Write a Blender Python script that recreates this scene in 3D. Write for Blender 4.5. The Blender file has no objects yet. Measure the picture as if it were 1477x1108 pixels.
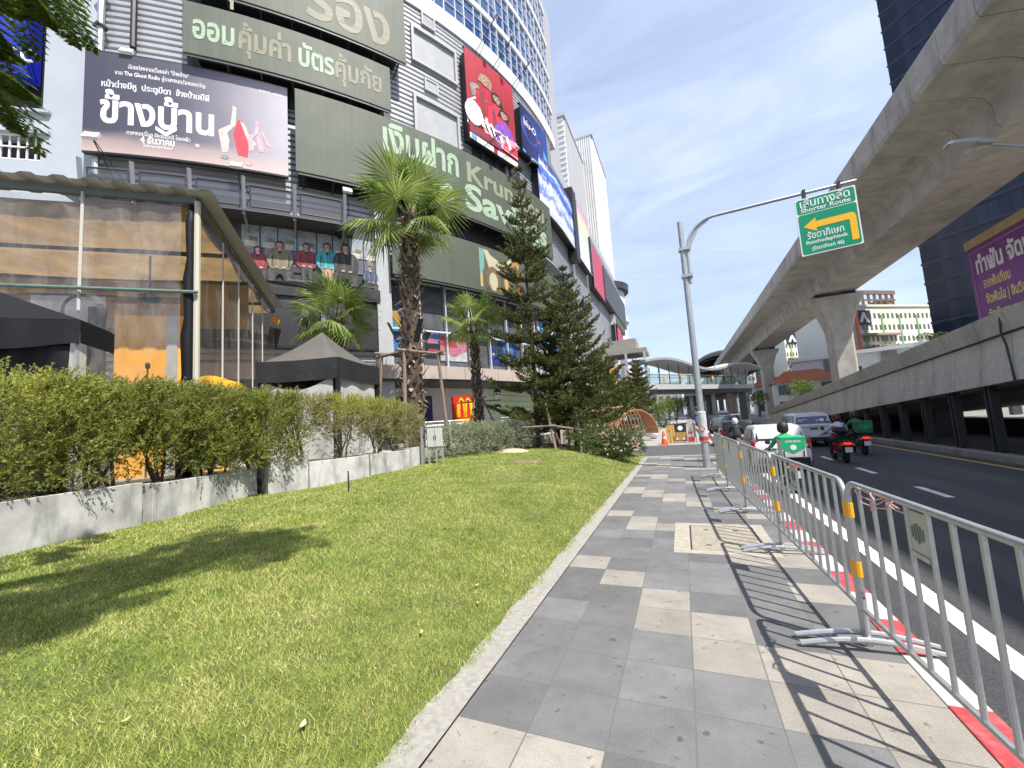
import bpy, bmesh, math, random
import numpy as np
from mathutils import Vector, Matrix
R = math.radians
rnd = random.Random(7)
npr = np.random.default_rng(5)
scene = bpy.context.scene
COL = scene.collection

# ------------------------------------------------------------------ camera
IW, IH, FPX = 1477.0, 1108.0, 584.6
CAM = Vector((0, 0, 1.65))
_p, _r, _y = R(5.61), R(3.887), R(22.4)
_F = Vector((-math.sin(_y) * math.cos(_p), math.cos(_y) * math.cos(_p), math.sin(_p)))
_R0 = Vector((math.cos(_y), math.sin(_y), 0))
_U0 = _R0.cross(_F)
_R = math.cos(_r) * _R0 - math.sin(_r) * _U0
_U = math.sin(_r) * _R0 + math.cos(_r) * _U0
cam_d = bpy.data.cameras.new('camera')
cam_d.sensor_width = 36
cam_d.lens = 36 * FPX / IW
cam_d.clip_start = 0.05
cam_d.clip_end = 5000
cam_o = bpy.data.objects.new('camera', cam_d)
COL.objects.link(cam_o)
cam_o.matrix_world = Matrix(((_R.x, _U.x, -_F.x, CAM.x), (_R.y, _U.y, -_F.y, CAM.y), (_R.z, _U.z, -_F.z, CAM.z), (0, 0, 0, 1)))
scene.camera = cam_o

# ------------------------------------------------------------------ sky, sun, exposure
SUN = Vector((.61, -.31, 1.1)).normalized()
SUN_EL = math.asin(SUN.z)
SUN_AZ = math.atan2(SUN.x, SUN.y)
world = bpy.data.worlds.new('World')
scene.world = world
world.use_nodes = True
wt = world.node_tree
wt.nodes.clear()
def wn(t, **k):
    n = wt.nodes.new(t)
    for a, b in k.items():
        setattr(n, a, b)
    return n
wo = wn('ShaderNodeOutputWorld')
wb = wn('ShaderNodeBackground')
wb.inputs['Strength'].default_value = 0.10
sky = wn('ShaderNodeTexSky', sky_type='NISHITA', sun_disc=False)
sky.sun_elevation = SUN_EL
sky.sun_rotation = SUN_AZ
sky.air_density = 1.0
sky.dust_density = 1.0
sky.ozone_density = 3.0
tcw = wn('ShaderNodeTexCoord')
mp = wn('ShaderNodeMapping')
mp.inputs['Rotation'].default_value = (0, 0, R(35))
mp.inputs['Scale'].default_value = (1.6, 5.2, 7.0)
n1 = wn('ShaderNodeTexNoise')
n1.inputs['Scale'].default_value = 1.15
n1.inputs['Detail'].default_value = 9
n1.inputs['Roughness'].default_value = .58
n1.inputs['Distortion'].default_value = .7
n2 = wn('ShaderNodeTexNoise')
n2.inputs['Scale'].default_value = 1.7
n2.inputs['Detail'].default_value = 4
cr = wn('ShaderNodeValToRGB')
cr.color_ramp.elements[0].position = .30
cr.color_ramp.elements[1].position = .86
cr2 = wn('ShaderNodeValToRGB')
cr2.color_ramp.elements[0].position = .3
cr2.color_ramp.elements[1].position = .7
ml = wn('ShaderNodeMath', operation='MULTIPLY')
ml2 = wn('ShaderNodeMath', operation='MULTIPLY_ADD')
ml2.inputs[1].default_value = .62
ml2.inputs[2].default_value = .36
mxs = wn('ShaderNodeMix', data_type='RGBA')
mxs.inputs[7].default_value = (6.6, 7.5, 9.9, 1)
L = wt.links.new
L(tcw.outputs['Generated'], mp.inputs['Vector'])
L(mp.outputs[0], n1.inputs['Vector'])
L(tcw.outputs['Generated'], n2.inputs['Vector'])
L(n1.outputs['Fac'], cr.inputs[0])
L(n2.outputs['Fac'], cr2.inputs[0])
L(cr.outputs[0], ml.inputs[0])
L(cr2.outputs[0], ml.inputs[1])
L(ml.outputs[0], ml2.inputs[0])
L(ml2.outputs[0], mxs.inputs[0])
L(sky.outputs[0], mxs.inputs[6])
L(mxs.outputs[2], wb.inputs['Color'])
L(wb.outputs[0], wo.inputs[0])
sd = bpy.data.lights.new('sun', 'SUN')
sd.energy = 5.0
sd.angle = R(.5)
sd.color = (1, .95, .87)
so = bpy.data.objects.new('sun', sd)
COL.objects.link(so)
so.location = (30, -20, 60)
so.rotation_euler = SUN.to_track_quat('Z', 'Y').to_euler()
scene.view_settings.view_transform = 'Standard'
scene.view_settings.look = 'None'
scene.view_settings.exposure = 0.68
scene.view_settings.gamma = 1

# ------------------------------------------------------------------ helpers
def ray(px, py):
    return _F + _R * ((px - IW / 2) / FPX) + _U * ((IH / 2 - py) / FPX)
def at(px, py, D):                       # point seen at a photo pixel, D metres away along the ground
    d = ray(px, py)
    return CAM + d * (D / math.hypot(d.x, d.y))
def atX(px, py, X):
    d = ray(px, py)
    return CAM + d * (X / d.x)
def atZ(px, py, z):
    d = ray(px, py)
    return CAM + d * ((z - CAM.z) / d.z)
def atY(px, py, Y):
    d = ray(px, py)
    return CAM + d * (Y / d.y)

def tag(o, label=None, cat=None, group=None, kind=None):
    if label: o['label'] = label
    if cat: o['category'] = cat
    if group: o['group'] = group
    if kind: o['kind'] = kind
    return o
def thing(name, label, cat, loc=(0, 0, 0), rz=0, group=None):
    o = bpy.data.objects.new(name, None)
    COL.objects.link(o)
    o.location = loc
    o.rotation_euler = (0, 0, rz)
    o.empty_display_size = .2
    return tag(o, label, cat, group)
def copy_tree(o, parent=None):
    c = o.copy()
    COL.objects.link(c)
    c.parent = parent
    for ch in list(o.children):
        copy_tree(ch, c)
    return c
def wloc(o):
    v = Vector((0, 0, 0))
    while o is not None:
        v += o.location
        o = o.parent
    return v

class MB:
    def __init__(s):
        s.v, s.f, s.m = [], [], []
    def add(s, vs, fs, m=0):
        b = len(s.v)
        s.v += [tuple(p) for p in vs]
        s.f += [tuple(b + i for i in f) for f in fs]
        s.m += [m] * len(fs)
        return s
    def box(s, x0, x1, y0, y1, z0, z1, m=0):
        return s.hexa([(x0, y0), (x1, y0), (x1, y1), (x0, y1)], z0, z1, m)
    def hexa(s, poly, z0, z1, m=0):       # vertical prism over a plan polygon (ccw)
        n = len(poly)
        z0s = z0 if isinstance(z0, (list, tuple)) else [z0] * n
        z1s = z1 if isinstance(z1, (list, tuple)) else [z1] * n
        vs = [(p[0], p[1], z) for p, z in zip(poly, z0s)] + [(p[0], p[1], z) for p, z in zip(poly, z1s)]
        fs = [tuple(range(n - 1, -1, -1)), tuple(range(n, 2 * n))] + [(i, (i + 1) % n, n + (i + 1) % n, n + i) for i in range(n)]
        return s.add(vs, fs, m)
    def obox(s, c, ax, ay, az, hx, hy, hz, m=0):
        c = Vector(c); ax = Vector(ax) * hx; ay = Vector(ay) * hy; az = Vector(az) * hz
        vs = [c + i * ax + j * ay + k * az for k in (-1, 1) for i, j in ((-1, -1), (1, -1), (1, 1), (-1, 1))]
        return s.add(vs, [(3, 2, 1, 0), (4, 5, 6, 7), (0, 1, 5, 4), (1, 2, 6, 5), (2, 3, 7, 6), (3, 0, 4, 7)], m)
    def bar(s, a, b, w, h=None, m=0, up=(0, 0, 1)):
        a, b = Vector(a), Vector(b)
        d = (b - a)
        l = d.length
        d.normalize()
        u = Vector(up)
        if abs(d.dot(u)) > .97: u = Vector((0, 1, 0))
        x = d.cross(u).normalized()
        u = x.cross(d).normalized()
        return s.obox((a + b) / 2, x, d, u, w / 2, l / 2, (h or w) / 2, m)
    def tube(s, pts, r, n=8, m=0, cap=True):
        pts = [Vector(p) for p in pts]
        k = len(pts)
        rs = r if isinstance(r, (list, tuple)) else [r] * k
        t0 = (pts[1] - pts[0]).normalized()
        ref = Vector((0, 0, 1)) if abs(t0.z) < .9 else Vector((1, 0, 0))
        u = t0.cross(ref).normalized()
        vs, fs = [], []
        for i, p in enumerate(pts):
            t = (pts[min(i + 1, k - 1)] - pts[max(i - 1, 0)]).normalized()
            u = (u - t * u.dot(t)).normalized()
            w = t.cross(u)
            for j in range(n):
                a = 2 * math.pi * j / n
                vs.append(p + (u * math.cos(a) + w * math.sin(a)) * rs[i])
        for i in range(k - 1):
            for j in range(n):
                fs.append((i * n + j, i * n + (j + 1) % n, (i + 1) * n + (j + 1) % n, (i + 1) * n + j))
        if cap:
            fs.append(tuple(range(n - 1, -1, -1)))
            fs.append(tuple((k - 1) * n + j for j in range(n)))
        return s.add(vs, fs, m)
    def lathe(s, prof, c=(0, 0, 0), n=16, m=0, ax='z'):
        vs, fs = [], []
        c = Vector(c)
        for r, z in prof:
            for j in range(n):
                a = 2 * math.pi * j / n
                q = (r * math.cos(a), r * math.sin(a), z)
                if ax == 'x': q = (q[2], q[0], q[1])
                if ax == 'y': q = (q[1], q[2], q[0])
                vs.append(c + Vector(q))
        for i in range(len(prof) - 1):
            for j in range(n):
                fs.append((i * n + j, i * n + (j + 1) % n, (i + 1) * n + (j + 1) % n, (i + 1) * n + j))
        fs.append(tuple(range(n - 1, -1, -1)))
        fs.append(tuple((len(prof) - 1) * n + j for j in range(n)))
        return s.add(vs, fs, m)
    def prism(s, poly, o, u, w, d, m=0):  # 2-D polygon in the u,w frame at o, thickened along d
        o, u, w, d = Vector(o), Vector(u), Vector(w), Vector(d)
        n = len(poly)
        a = [o + u * p[0] + w * p[1] for p in poly]
        fs = [tuple(range(n - 1, -1, -1)), tuple(range(n, 2 * n))] + [(i, (i + 1) % n, n + (i + 1) % n, n + i) for i in range(n)]
        return s.add(a + [p + d for p in a], fs, m)
    def grid(s, fn, nu, nv, m=0):
        vs = [fn(i / nu, j / nv) for j in range(nv + 1) for i in range(nu + 1)]
        fs = [(j * (nu + 1) + i, j * (nu + 1) + i + 1, (j + 1) * (nu + 1) + i + 1, (j + 1) * (nu + 1) + i) for j in range(nv) for i in range(nu)]
        return s.add(vs, fs, m)
    def loft(s, secs, m=0, cap=True, closed=True):
        n = len(secs[0])
        vs = [p for q in secs for p in q]
        e = n if closed else n - 1
        fs = [(i * n + j, i * n + (j + 1) % n, (i + 1) * n + (j + 1) % n, (i + 1) * n + j) for i in range(len(secs) - 1) for j in range(e)]
        if cap and closed:
            fs.append(tuple(range(n - 1, -1, -1)))
            fs.append(tuple((len(secs) - 1) * n + j for j in range(n)))
        return s.add(vs, fs, m)
    def build(s, name, mats, parent=None, smooth=False, world=True, fix=True, bev=0):
        me = bpy.data.meshes.new(name)
        off = wloc(parent) if (parent is not None and world) else Vector((0, 0, 0))
        me.from_pydata([(p[0] - off.x, p[1] - off.y, p[2] - off.z) for p in s.v], [], s.f)
        for mt in (mats if isinstance(mats, (list, tuple)) else [mats]):
            me.materials.append(mt)
        me.polygons.foreach_set('material_index', s.m)
        if fix:
            bm = bmesh.new()
            bm.from_mesh(me)
            bmesh.ops.recalc_face_normals(bm, faces=bm.faces)
            bm.to_mesh(me)
            bm.free()
        o = bpy.data.objects.new(name, me)
        COL.objects.link(o)
        if parent is not None: o.parent = parent
        if smooth:
            me.polygons.foreach_set('use_smooth', [True] * len(me.polygons))
            if smooth != 'all':
                try: me.set_sharp_from_angle(angle=R(38))
                except Exception: pass
        if bev:
            md = o.modifiers.new('bevel', 'BEVEL')
            md.width = bev
            md.segments = 2
            md.limit_method = 'ANGLE'
        return o

def np_mesh(name, verts, nper, mats, parent=None, world=True, midx=None, smooth=False):
    """verts (N*nper,3): N separate polygons of nper corners"""
    verts = np.asarray(verts, dtype=np.float32)
    if parent is not None and world:
        w = wloc(parent)
        verts = verts - np.array([w.x, w.y, w.z], dtype=np.float32)
    nv = len(verts); nf = nv // nper
    me = bpy.data.meshes.new(name)
    me.vertices.add(nv); me.vertices.foreach_set('co', verts.ravel())
    me.loops.add(nv); me.loops.foreach_set('vertex_index', np.arange(nv, dtype=np.int32))
    me.polygons.add(nf); me.polygons.foreach_set('loop_start', np.arange(0, nv, nper, dtype=np.int32))
    me.polygons.foreach_set('loop_total', np.full(nf, nper, dtype=np.int32))
    for mt in (mats if isinstance(mats, (list, tuple)) else [mats]):
        me.materials.append(mt)
    if midx is not None:
        me.polygons.foreach_set('material_index', np.asarray(midx, dtype=np.int32))
    me.update(calc_edges=True)
    o = bpy.data.objects.new(name, me)
    COL.objects.link(o)
    if parent is not None: o.parent = parent
    return o

# ------------------------------------------------------------------ materials
_mc = {}
def mat(name, col, rough=.6, metal=0., noise=None, bump=None, spec=.5, emit=None, trans=None, alpha=None, stain=None, objc=True):
    """noise=(scale, amount): mottled colour; bump=(scale, strength); stain=(scale, colour, amount) patches; trans=translucency"""
    if name in _mc: return _mc[name]
    m = bpy.data.materials.new(name)
    _mc[name] = m
    m.use_nodes = True
    t = m.node_tree
    b = t.nodes['Principled BSDF']
    b.inputs['Base Color'].default_value = (*col, 1)
    b.inputs['Roughness'].default_value = rough
    b.inputs['Metallic'].default_value = metal
    b.inputs['Specular IOR Level'].default_value = spec
    tc = t.nodes.new('ShaderNodeTexCoord')
    cur = None
    def nz(sc, det=5, st=(1, 1, 1)):
        mp_ = t.nodes.new('ShaderNodeMapping')
        mp_.inputs['Scale'].default_value = st
        t.links.new(tc.outputs['Object'], mp_.inputs[0])
        n = t.nodes.new('ShaderNodeTexNoise')
        n.inputs['Scale'].default_value = sc
        n.inputs['Detail'].default_value = det
        n.inputs['Roughness'].default_value = .62
        t.links.new(mp_.outputs[0], n.inputs['Vector'])
        return n
    if noise:
        n = nz(noise[0])
        r = t.nodes.new('ShaderNodeMapRange')
        r.inputs[1].default_value = .3; r.inputs[2].default_value = .7
        r.inputs[3].default_value = 1 - noise[1]; r.inputs[4].default_value = 1 + noise[1]
        t.links.new(n.outputs['Fac'], r.inputs[0])
        h = t.nodes.new('ShaderNodeVectorMath'); h.operation = 'SCALE'
        h.inputs[0].default_value = col
        t.links.new(r.outputs[0], h.inputs['Scale'])
        cur = h.outputs[0]
    if stain:
        n = nz(stain[0], 7, stain[3] if len(stain) > 3 else (1, 1, 1))
        r = t.nodes.new('ShaderNodeMapRange')
        r.inputs[1].default_value = .48; r.inputs[2].default_value = .72
        r.inputs[3].default_value = 0; r.inputs[4].default_value = stain[2]
        t.links.new(n.outputs['Fac'], r.inputs[0])
        x = t.nodes.new('ShaderNodeMix'); x.data_type = 'RGBA'
        x.inputs[7].default_value = (*stain[1], 1)
        if cur: t.links.new(cur, x.inputs[6])
        else: x.inputs[6].default_value = (*col, 1)
        t.links.new(r.outputs[0], x.inputs[0])
        cur = x.outputs[2]
    if cur: t.links.new(cur, b.inputs['Base Color'])
    if bump:
        n = nz(bump[0], 6)
        bp = t.nodes.new('ShaderNodeBump')
        bp.inputs['Strength'].default_value = bump[1]
        bp.inputs['Distance'].default_value = bump[2] if len(bump) > 2 else .02
        t.links.new(n.outputs['Fac'], bp.inputs['Height'])
        t.links.new(bp.outputs[0], b.inputs['Normal'])
    if emit:
        b.inputs['Emission Color'].default_value = (*emit[0], 1)
        b.inputs['Emission Strength'].default_value = emit[1]
    if trans:
        tr = t.nodes.new('ShaderNodeBsdfTranslucent')
        tr.inputs[0].default_value = (*[min(1, c * 1.5) for c in col], 1)
        if cur: t.links.new(cur, tr.inputs[0])
        ms = t.nodes.new('ShaderNodeMixShader')
        ms.inputs[0].default_value = trans
        t.links.new(b.outputs[0], ms.inputs[1]); t.links.new(tr.outputs[0], ms.inputs[2])
        t.links.new(ms.outputs[0], t.nodes['Material Output'].inputs[0])
    if alpha is not None:
        b.inputs['Alpha'].default_value = alpha
    return m

def leaf_mat(name, c1, c2, trans=.3, scale=6., rough=.5, c3=None):
    """foliage whose hue varies from clump to clump and leaf to leaf"""
    if name in _mc: return _mc[name]
    m = bpy.data.materials.new(name); _mc[name] = m
    m.use_nodes = True
    t = m.node_tree; b = t.nodes['Principled BSDF']
    b.inputs['Roughness'].default_value = rough
    b.inputs['Specular IOR Level'].default_value = .35
    g = t.nodes.new('ShaderNodeNewGeometry')
    n = t.nodes.new('ShaderNodeTexNoise'); n.inputs['Scale'].default_value = scale; n.inputs['Detail'].default_value = 3
    t.links.new(g.outputs['Position'], n.inputs['Vector'])
    ad = t.nodes.new('ShaderNodeMath'); ad.operation = 'MULTIPLY_ADD'; ad.inputs[1].default_value = .42
    t.links.new(g.outputs['Random Per Island'], ad.inputs[0])
    sb = t.nodes.new('ShaderNodeMath'); sb.operation = 'SUBTRACT'; sb.inputs[1].default_value = .21
    t.links.new(n.outputs['Fac'], sb.inputs[0]); t.links.new(sb.outputs[0], ad.inputs[2])
    r = t.nodes.new('ShaderNodeValToRGB')
    r.color_ramp.elements[0].position = .25; r.color_ramp.elements[0].color = (*c1, 1)
    r.color_ramp.elements[1].position = .72; r.color_ramp.elements[1].color = (*c2, 1)
    if c3:
        e = r.color_ramp.elements.new(.9); e.color = (*c3, 1)
    t.links.new(ad.outputs[0], r.inputs[0])
    t.links.new(r.outputs[0], b.inputs['Base Color'])
    tr = t.nodes.new('ShaderNodeBsdfTranslucent')
    t.links.new(r.outputs[0], tr.inputs[0])
    ms = t.nodes.new('ShaderNodeMixShader'); ms.inputs[0].default_value = trans
    t.links.new(b.outputs[0], ms.inputs[1]); t.links.new(tr.outputs[0], ms.inputs[2])
    t.links.new(ms.outputs[0], t.nodes['Material Output'].inputs[0])
    return m

# ------------------------------------------------------------------ lettering
def text_tris(s, size=1., bold=0., shear=0., spacing=1., align='LEFT'):
    cu = bpy.data.curves.new('lettering', 'FONT')
    cu.body = s; cu.size = size; cu.offset = bold * size; cu.shear = shear; cu.space_character = spacing
    cu.resolution_u = 3
    o = bpy.data.objects.new('lettering', cu)
    COL.objects.link(o)
    dg = bpy.context.evaluated_depsgraph_get()
    me = bpy.data.meshes.new_from_object(o.evaluated_get(dg))
    me.calc_loop_triangles()
    co = np.empty(len(me.vertices) * 3); me.vertices.foreach_get('co', co); co = co.reshape(-1, 3)
    ti = np.empty(len(me.loop_triangles) * 3, dtype=np.int32); me.loop_triangles.foreach_get('vertices', ti)
    P = co[ti][:, :2]
    bpy.data.objects.remove(o); bpy.data.curves.remove(cu); bpy.data.meshes.remove(me)
    return P
def lettering(lines, mapper, mt, parent, name='lettering', eps=.0006):
    """lines: (string, u, v, height_of_em, kwargs, fit_width); mapper(u,v,w)->world point, w = out of the surface"""
    out = []
    for ln in lines:
        s, u, v, sz = ln[:4]
        kw = ln[4] if len(ln) > 4 else {}
        P = text_tris(s, sz, **kw)
        if len(P) == 0: continue
        x0, x1 = P[:, 0].min(), P[:, 0].max()
        if len(ln) > 5 and ln[5]:
            P[:, 0] = (P[:, 0] - x0) * (ln[5] / (x1 - x0))
        else:
            P[:, 0] -= x0
        for i, (a, b) in enumerate(P):
            out.append(tuple(mapper(u + a, v + b, eps * (2 + (i // 3) % 9))))
    return np_mesh(name, np.array(out), 3, mt, parent)
def plane_map(o, u, w):
    o, u, w = Vector(o), Vector(u).normalized(), Vector(w).normalized()
    n = u.cross(w)
    return lambda a, b, c: o + u * a + w * b + n * c
# ================================================================== setting
def smooth(a, b, x):
    t = np.clip((x - a) / (b - a), 0, 1)
    return t * t * (3 - 2 * t)
def lawn_h(X, Y):
    X = np.asarray(X, dtype=float); Y = np.asarray(Y, dtype=float)
    e = np.maximum(-1.64 - X, 0)
    A = .50 + .14 * smooth(2, 10, Y)
    k = 1.9 - .8 * smooth(5, 13, Y)
    h = A * (1 - np.exp(-e / k)) * (1 - smooth(13.2, 17.2, Y) * smooth(-6, -2, X))
    h += .02 * np.sin(X * 1.7 + Y * .6) * np.minimum(e, 1) + .014 * np.sin(Y * 2.3 - X * 1.1) * np.minimum(e, 1)
    return h
def lh(x, y): return float(lawn_h(x, y))

m_asph = mat('asphalt', (.042, .043, .048), .82, noise=(55, .55), bump=(150, .5, .008), stain=(.55, (.085, .083, .082), .75, (2.2, .35, 1)))
m_asph2 = mat('asphalt_side', (.075, .076, .08), .85, noise=(60, .3), bump=(150, .3, .006))
m_far = mat('ground_far', (.22, .21, .19), .9, noise=(.3, .3))
m_white = mat('road_paint_white', (.72, .72, .70), .6, noise=(25, .12), stain=(7, (.2, .2, .2), .8))
m_yel = mat('road_paint_yellow', (.55, .36, .08), .6, noise=(25, .2))
m_kred = mat('kerb_red', (.42, .05, .055), .6, noise=(18, .25), stain=(9, (.3, .2, .19), .5))
m_kwht = mat('kerb_white', (.52, .50, .46), .65, noise=(18, .15), stain=(9, (.3, .28, .26), .5))
m_conc = mat('concrete_rough', (.29, .277, .25), .85, noise=(22, .22), bump=(60, .4, .01), stain=(3, (.25, .23, .2), .5))
m_soil = mat('lawn_soil', (.10, .125, .03), .95, noise=(5, .4), bump=(30, .6, .03))
m_plaza = mat('plaza_paving', (.36, .34, .31), .8, noise=(4, .15))

def tile_mat():
    m = bpy.data.materials.new('pavers'); m.use_nodes = True
    t = m.node_tree; b = t.nodes['Principled BSDF']; lk = t.links.new
    tc = t.nodes.new('ShaderNodeTexCoord'); sx = t.nodes.new('ShaderNodeSeparateXYZ'); lk(tc.outputs['Object'], sx.inputs[0])
    def M(op, a, bb=None, cc=None):
        n = t.nodes.new('ShaderNodeMath'); n.operation = op
        for i, q in enumerate((a, bb, cc)):
            if q is None: continue
            if isinstance(q, (int, float)): n.inputs[i].default_value = q
            else: lk(q, n.inputs[i])
        return n.outputs[0]
    u = M('DIVIDE', M('ADD', sx.outputs[0], 1.36), .42)
    v = M('DIVIDE', M('SUBTRACT', sx.outputs[1], 1.745), .41)
    fu, fv = M('FRACT', u), M('FRACT', v)
    iu, iv = M('FLOOR', u), M('FLOOR', v)
    k = M('FLOORED_MODULO', M('ADD', iu, iv), 6)
    light = M('LESS_THAN', k, 1.5)
    right = M('GREATER_THAN', iu, 4.5)                 # the columns beside the barriers are laid lighter
    cv = t.nodes.new('ShaderNodeCombineXYZ'); lk(iu, cv.inputs[0]); lk(iv, cv.inputs[1])
    wn_ = t.nodes.new('ShaderNodeTexWhiteNoise'); wn_.noise_dimensions = '2D'; lk(cv.outputs[0], wn_.inputs['Vector'])
    odd = M('MULTIPLY', right, M('GREATER_THAN', wn_.outputs['Value'], .8))
    light = M('MAXIMUM', M('MULTIPLY', light, M('GREATER_THAN', wn_.outputs['Color'] if False else wn_.outputs['Value'], .2)), odd)
    tone = M('MULTIPLY_ADD', wn_.outputs['Value'], .36, .82)
    mx = t.nodes.new('ShaderNodeMix'); mx.data_type = 'RGBA'
    mx.inputs[6].default_value = (.138, .137, .138, 1); mx.inputs[7].default_value = (.255, .236, .205, 1)
    lk(light, mx.inputs[0])
    n1_ = t.nodes.new('ShaderNodeTexNoise'); n1_.inputs['Scale'].default_value = 170; n1_.inputs['Detail'].default_value = 3
    n2_ = t.nodes.new('ShaderNodeTexNoise'); n2_.inputs['Scale'].default_value = 3.2; n2_.inputs['Detail'].default_value = 7; n2_.inputs['Roughness'].default_value = .7
    n3_ = t.nodes.new('ShaderNodeTexNoise'); n3_.inputs['Scale'].default_value = 13; n3_.inputs['Detail'].default_value = 2
    for q in (n1_, n2_, n3_): lk(tc.outputs['Object'], q.inputs['Vector'])
    sp = M('MULTIPLY_ADD', n1_.outputs['Fac'], 1.5, .25)
    bl = M('MULTIPLY_ADD', n2_.outputs['Fac'], .95, .52)
    spot = t.nodes.new('ShaderNodeMapRange'); spot.inputs[1].default_value = .66; spot.inputs[2].default_value = .72; spot.inputs[3].default_value = 1; spot.inputs[4].default_value = .55
    lk(n3_.outputs['Fac'], spot.inputs[0])
    f = M('MULTIPLY', M('MULTIPLY', M('MULTIPLY', sp, bl), tone), spot.outputs[0])
    sc = t.nodes.new('ShaderNodeVectorMath'); sc.operation = 'SCALE'; lk(mx.outputs[2], sc.inputs[0]); lk(f, sc.inputs['Scale'])
    eu = M('MINIMUM', fu, M('SUBTRACT', 1, fu)); ev = M('MINIMUM', fv, M('SUBTRACT', 1, fv))
    jt = M('LESS_THAN', M('MINIMUM', eu, ev), .0095)
    mj = t.nodes.new('ShaderNodeMix'); mj.data_type = 'RGBA'; lk(jt, mj.inputs[0]); lk(sc.outputs[0], mj.inputs[6]); mj.inputs[7].default_value = (.12, .115, .10, 1)
    lk(mj.outputs[2], b.inputs['Base Color'])
    b.inputs['Roughness'].default_value = .7
    bp = t.nodes.new('ShaderNodeBump'); bp.inputs['Strength'].default_value = .35; bp.inputs['Distance'].default_value = .004
    lk(M('SUBTRACT', n1_.outputs['Fac'], M('MULTIPLY', jt, 1.2)), bp.inputs['Height']); lk(bp.outputs[0], b.inputs['Normal'])
    return m
m_tile = tile_mat()

def struct(name, mb, mt, **k):
    o = mb.build(name, mt, **k); o['kind'] = 'structure'; return o
struct('ground', MB().add([(-900, -300, -.17), (900, -300, -.17), (900, 2500, -.17), (-900, 2500, -.17)], [(0, 1, 2, 3)]), m_far)
struct('road', MB().box(1.2, 7.35, -12, 260, -.166, -.15), m_asph)
struct('sidewalk', MB().box(-1.36, 1.14, -6, 16.75, -.16, 0), m_tile)
struct('lawn_edging', MB().grid(lambda u, v: (-1.364 - u * (.26 + .012 * math.sin(v * 90)), -6 + 23 * v, .006 + .0015 * math.sin(v * 210 + u * 3)), 2, 160), m_conc, smooth=True)
struct('side_street', MB().add([(-40, 17.0, .0), (1.25, 17.0, -.02), (1.25, 22.6, -.02), (-40, 22.6, .0)], [(0, 1, 2, 3)]), m_asph2)
struct('side_street_kerb', MB().box(-6, 1.2, 16.76, 17.05, -.16, .012).box(-6, 1.0, 22.55, 22.8, -.16, .012), m_conc)
struct('far_sidewalk', MB().box(-9, .95, 22.81, 150, -.16, .0), mat('far_paving', (.30, .295, .28), .8, noise=(3, .2)))
kr, kw = MB(), MB()
y = -6.0
while y < 60:
    i = round((y + 6) / .5)
    if not (16.7 < y < 22.6):
        (kr if i % 2 == 1 else kw).hexa([(1.145, y + .002), (1.33, y + .002), (1.33, y + .498), (1.145, y + .498)], -.16, .006)
    y += .5
struct('red_kerb', kr, m_kred, bev=.008)
struct('white_kerb', kw, m_kwht, bev=.008)
struct('edge_line', MB().box(1.79, 1.96, -8, 90, -.15, -.146), m_white)
dl = MB()
for k in range(-1, 22):
    dl.box(4.13, 4.25, 9.65 + 3.02 * k, 10.75 + 3.02 * k, -.15, -.1455)
struct('lane_dashes', dl, m_white)
struct('yellow_line', MB().box(6.86, 6.97, -8, 120, -.15, -.146), m_yel)
struct('right_kerb', MB().box(7.36, 7.62, -10, 90, -.16, .02), mat('kerb_grey', (.26, .25, .235), .85, noise=(8, .3), stain=(2, (.1, .1, .1), .6)), bev=.01)
# lawn and the plaza behind it
nx, ny = 60, 120
struct('lawn', MB().grid(lambda u, v: (lambda X, Y: (X, Y, lh(X, Y) + .004))(-1.55 - 7.2 * u, -4 + 22.4 * v), nx, ny), m_soil, smooth='all')
struct('plaza', MB().hexa([(-60, -20), (-8.6, -20), (-8.6, 13.0), (-6.6, 17.0), (-6.6, 60), (-60, 60)], -.16, .98), m_plaza)

def grass():
    N = 760000
    # more blades close to the camera
    d = .75 + 17.5 * npr.random(N) ** 1.5
    a = npr.uniform(R(-88), R(6), N)
    X = d * np.sin(a); Y = d * np.cos(a)
    ok = (X < -1.555 + .03 * np.sin(Y * 5) + .02 * np.sin(Y * 17.3) + .028 * npr.normal(size=N)) & (X > -8.4) & (Y > -1.5) & (Y < 17)
    wallx = np.interp(Y, [-2, 2, 3.7, 5.7, 6.6, 8, 10, 11.3, 13, 17], [-7.3, -7.5, -7.9, -8.25, -7.95, -7.6, -7.6, -7.6, -8, -6.4])
    ok &= X > wallx
    ok &= ~(((X + 4.35) / .62) ** 2 + ((Y - 11.05) / .42) ** 2 < .7 + .3 * npr.random(N))
    X, Y, d = X[ok], Y[ok], d[ok]; n = len(X)
    Z = lawn_h(X, Y)
    h = npr.uniform(.012, .042, n) * (1 + .25 * np.sin(X * 2.1) * np.sin(Y * 1.7))
    w = npr.uniform(.0009, .0017, n) * (1 + .48 * d)
    th = npr.uniform(0, 2 * np.pi, n); ph = npr.uniform(0, 2 * np.pi, n)
    ln = npr.uniform(.15, .95, n) * h * 1.35
    P = np.empty((n, 3, 3))
    P[:, 0] = np.c_[X - w * np.cos(th), Y - w * np.sin(th), Z]
    P[:, 1] = np.c_[X + w * np.cos(th), Y + w * np.sin(th), Z]
    P[:, 2] = np.c_[X + ln * np.cos(ph), Y + ln * np.sin(ph), Z + h]
    return P.reshape(-1, 3)
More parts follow.
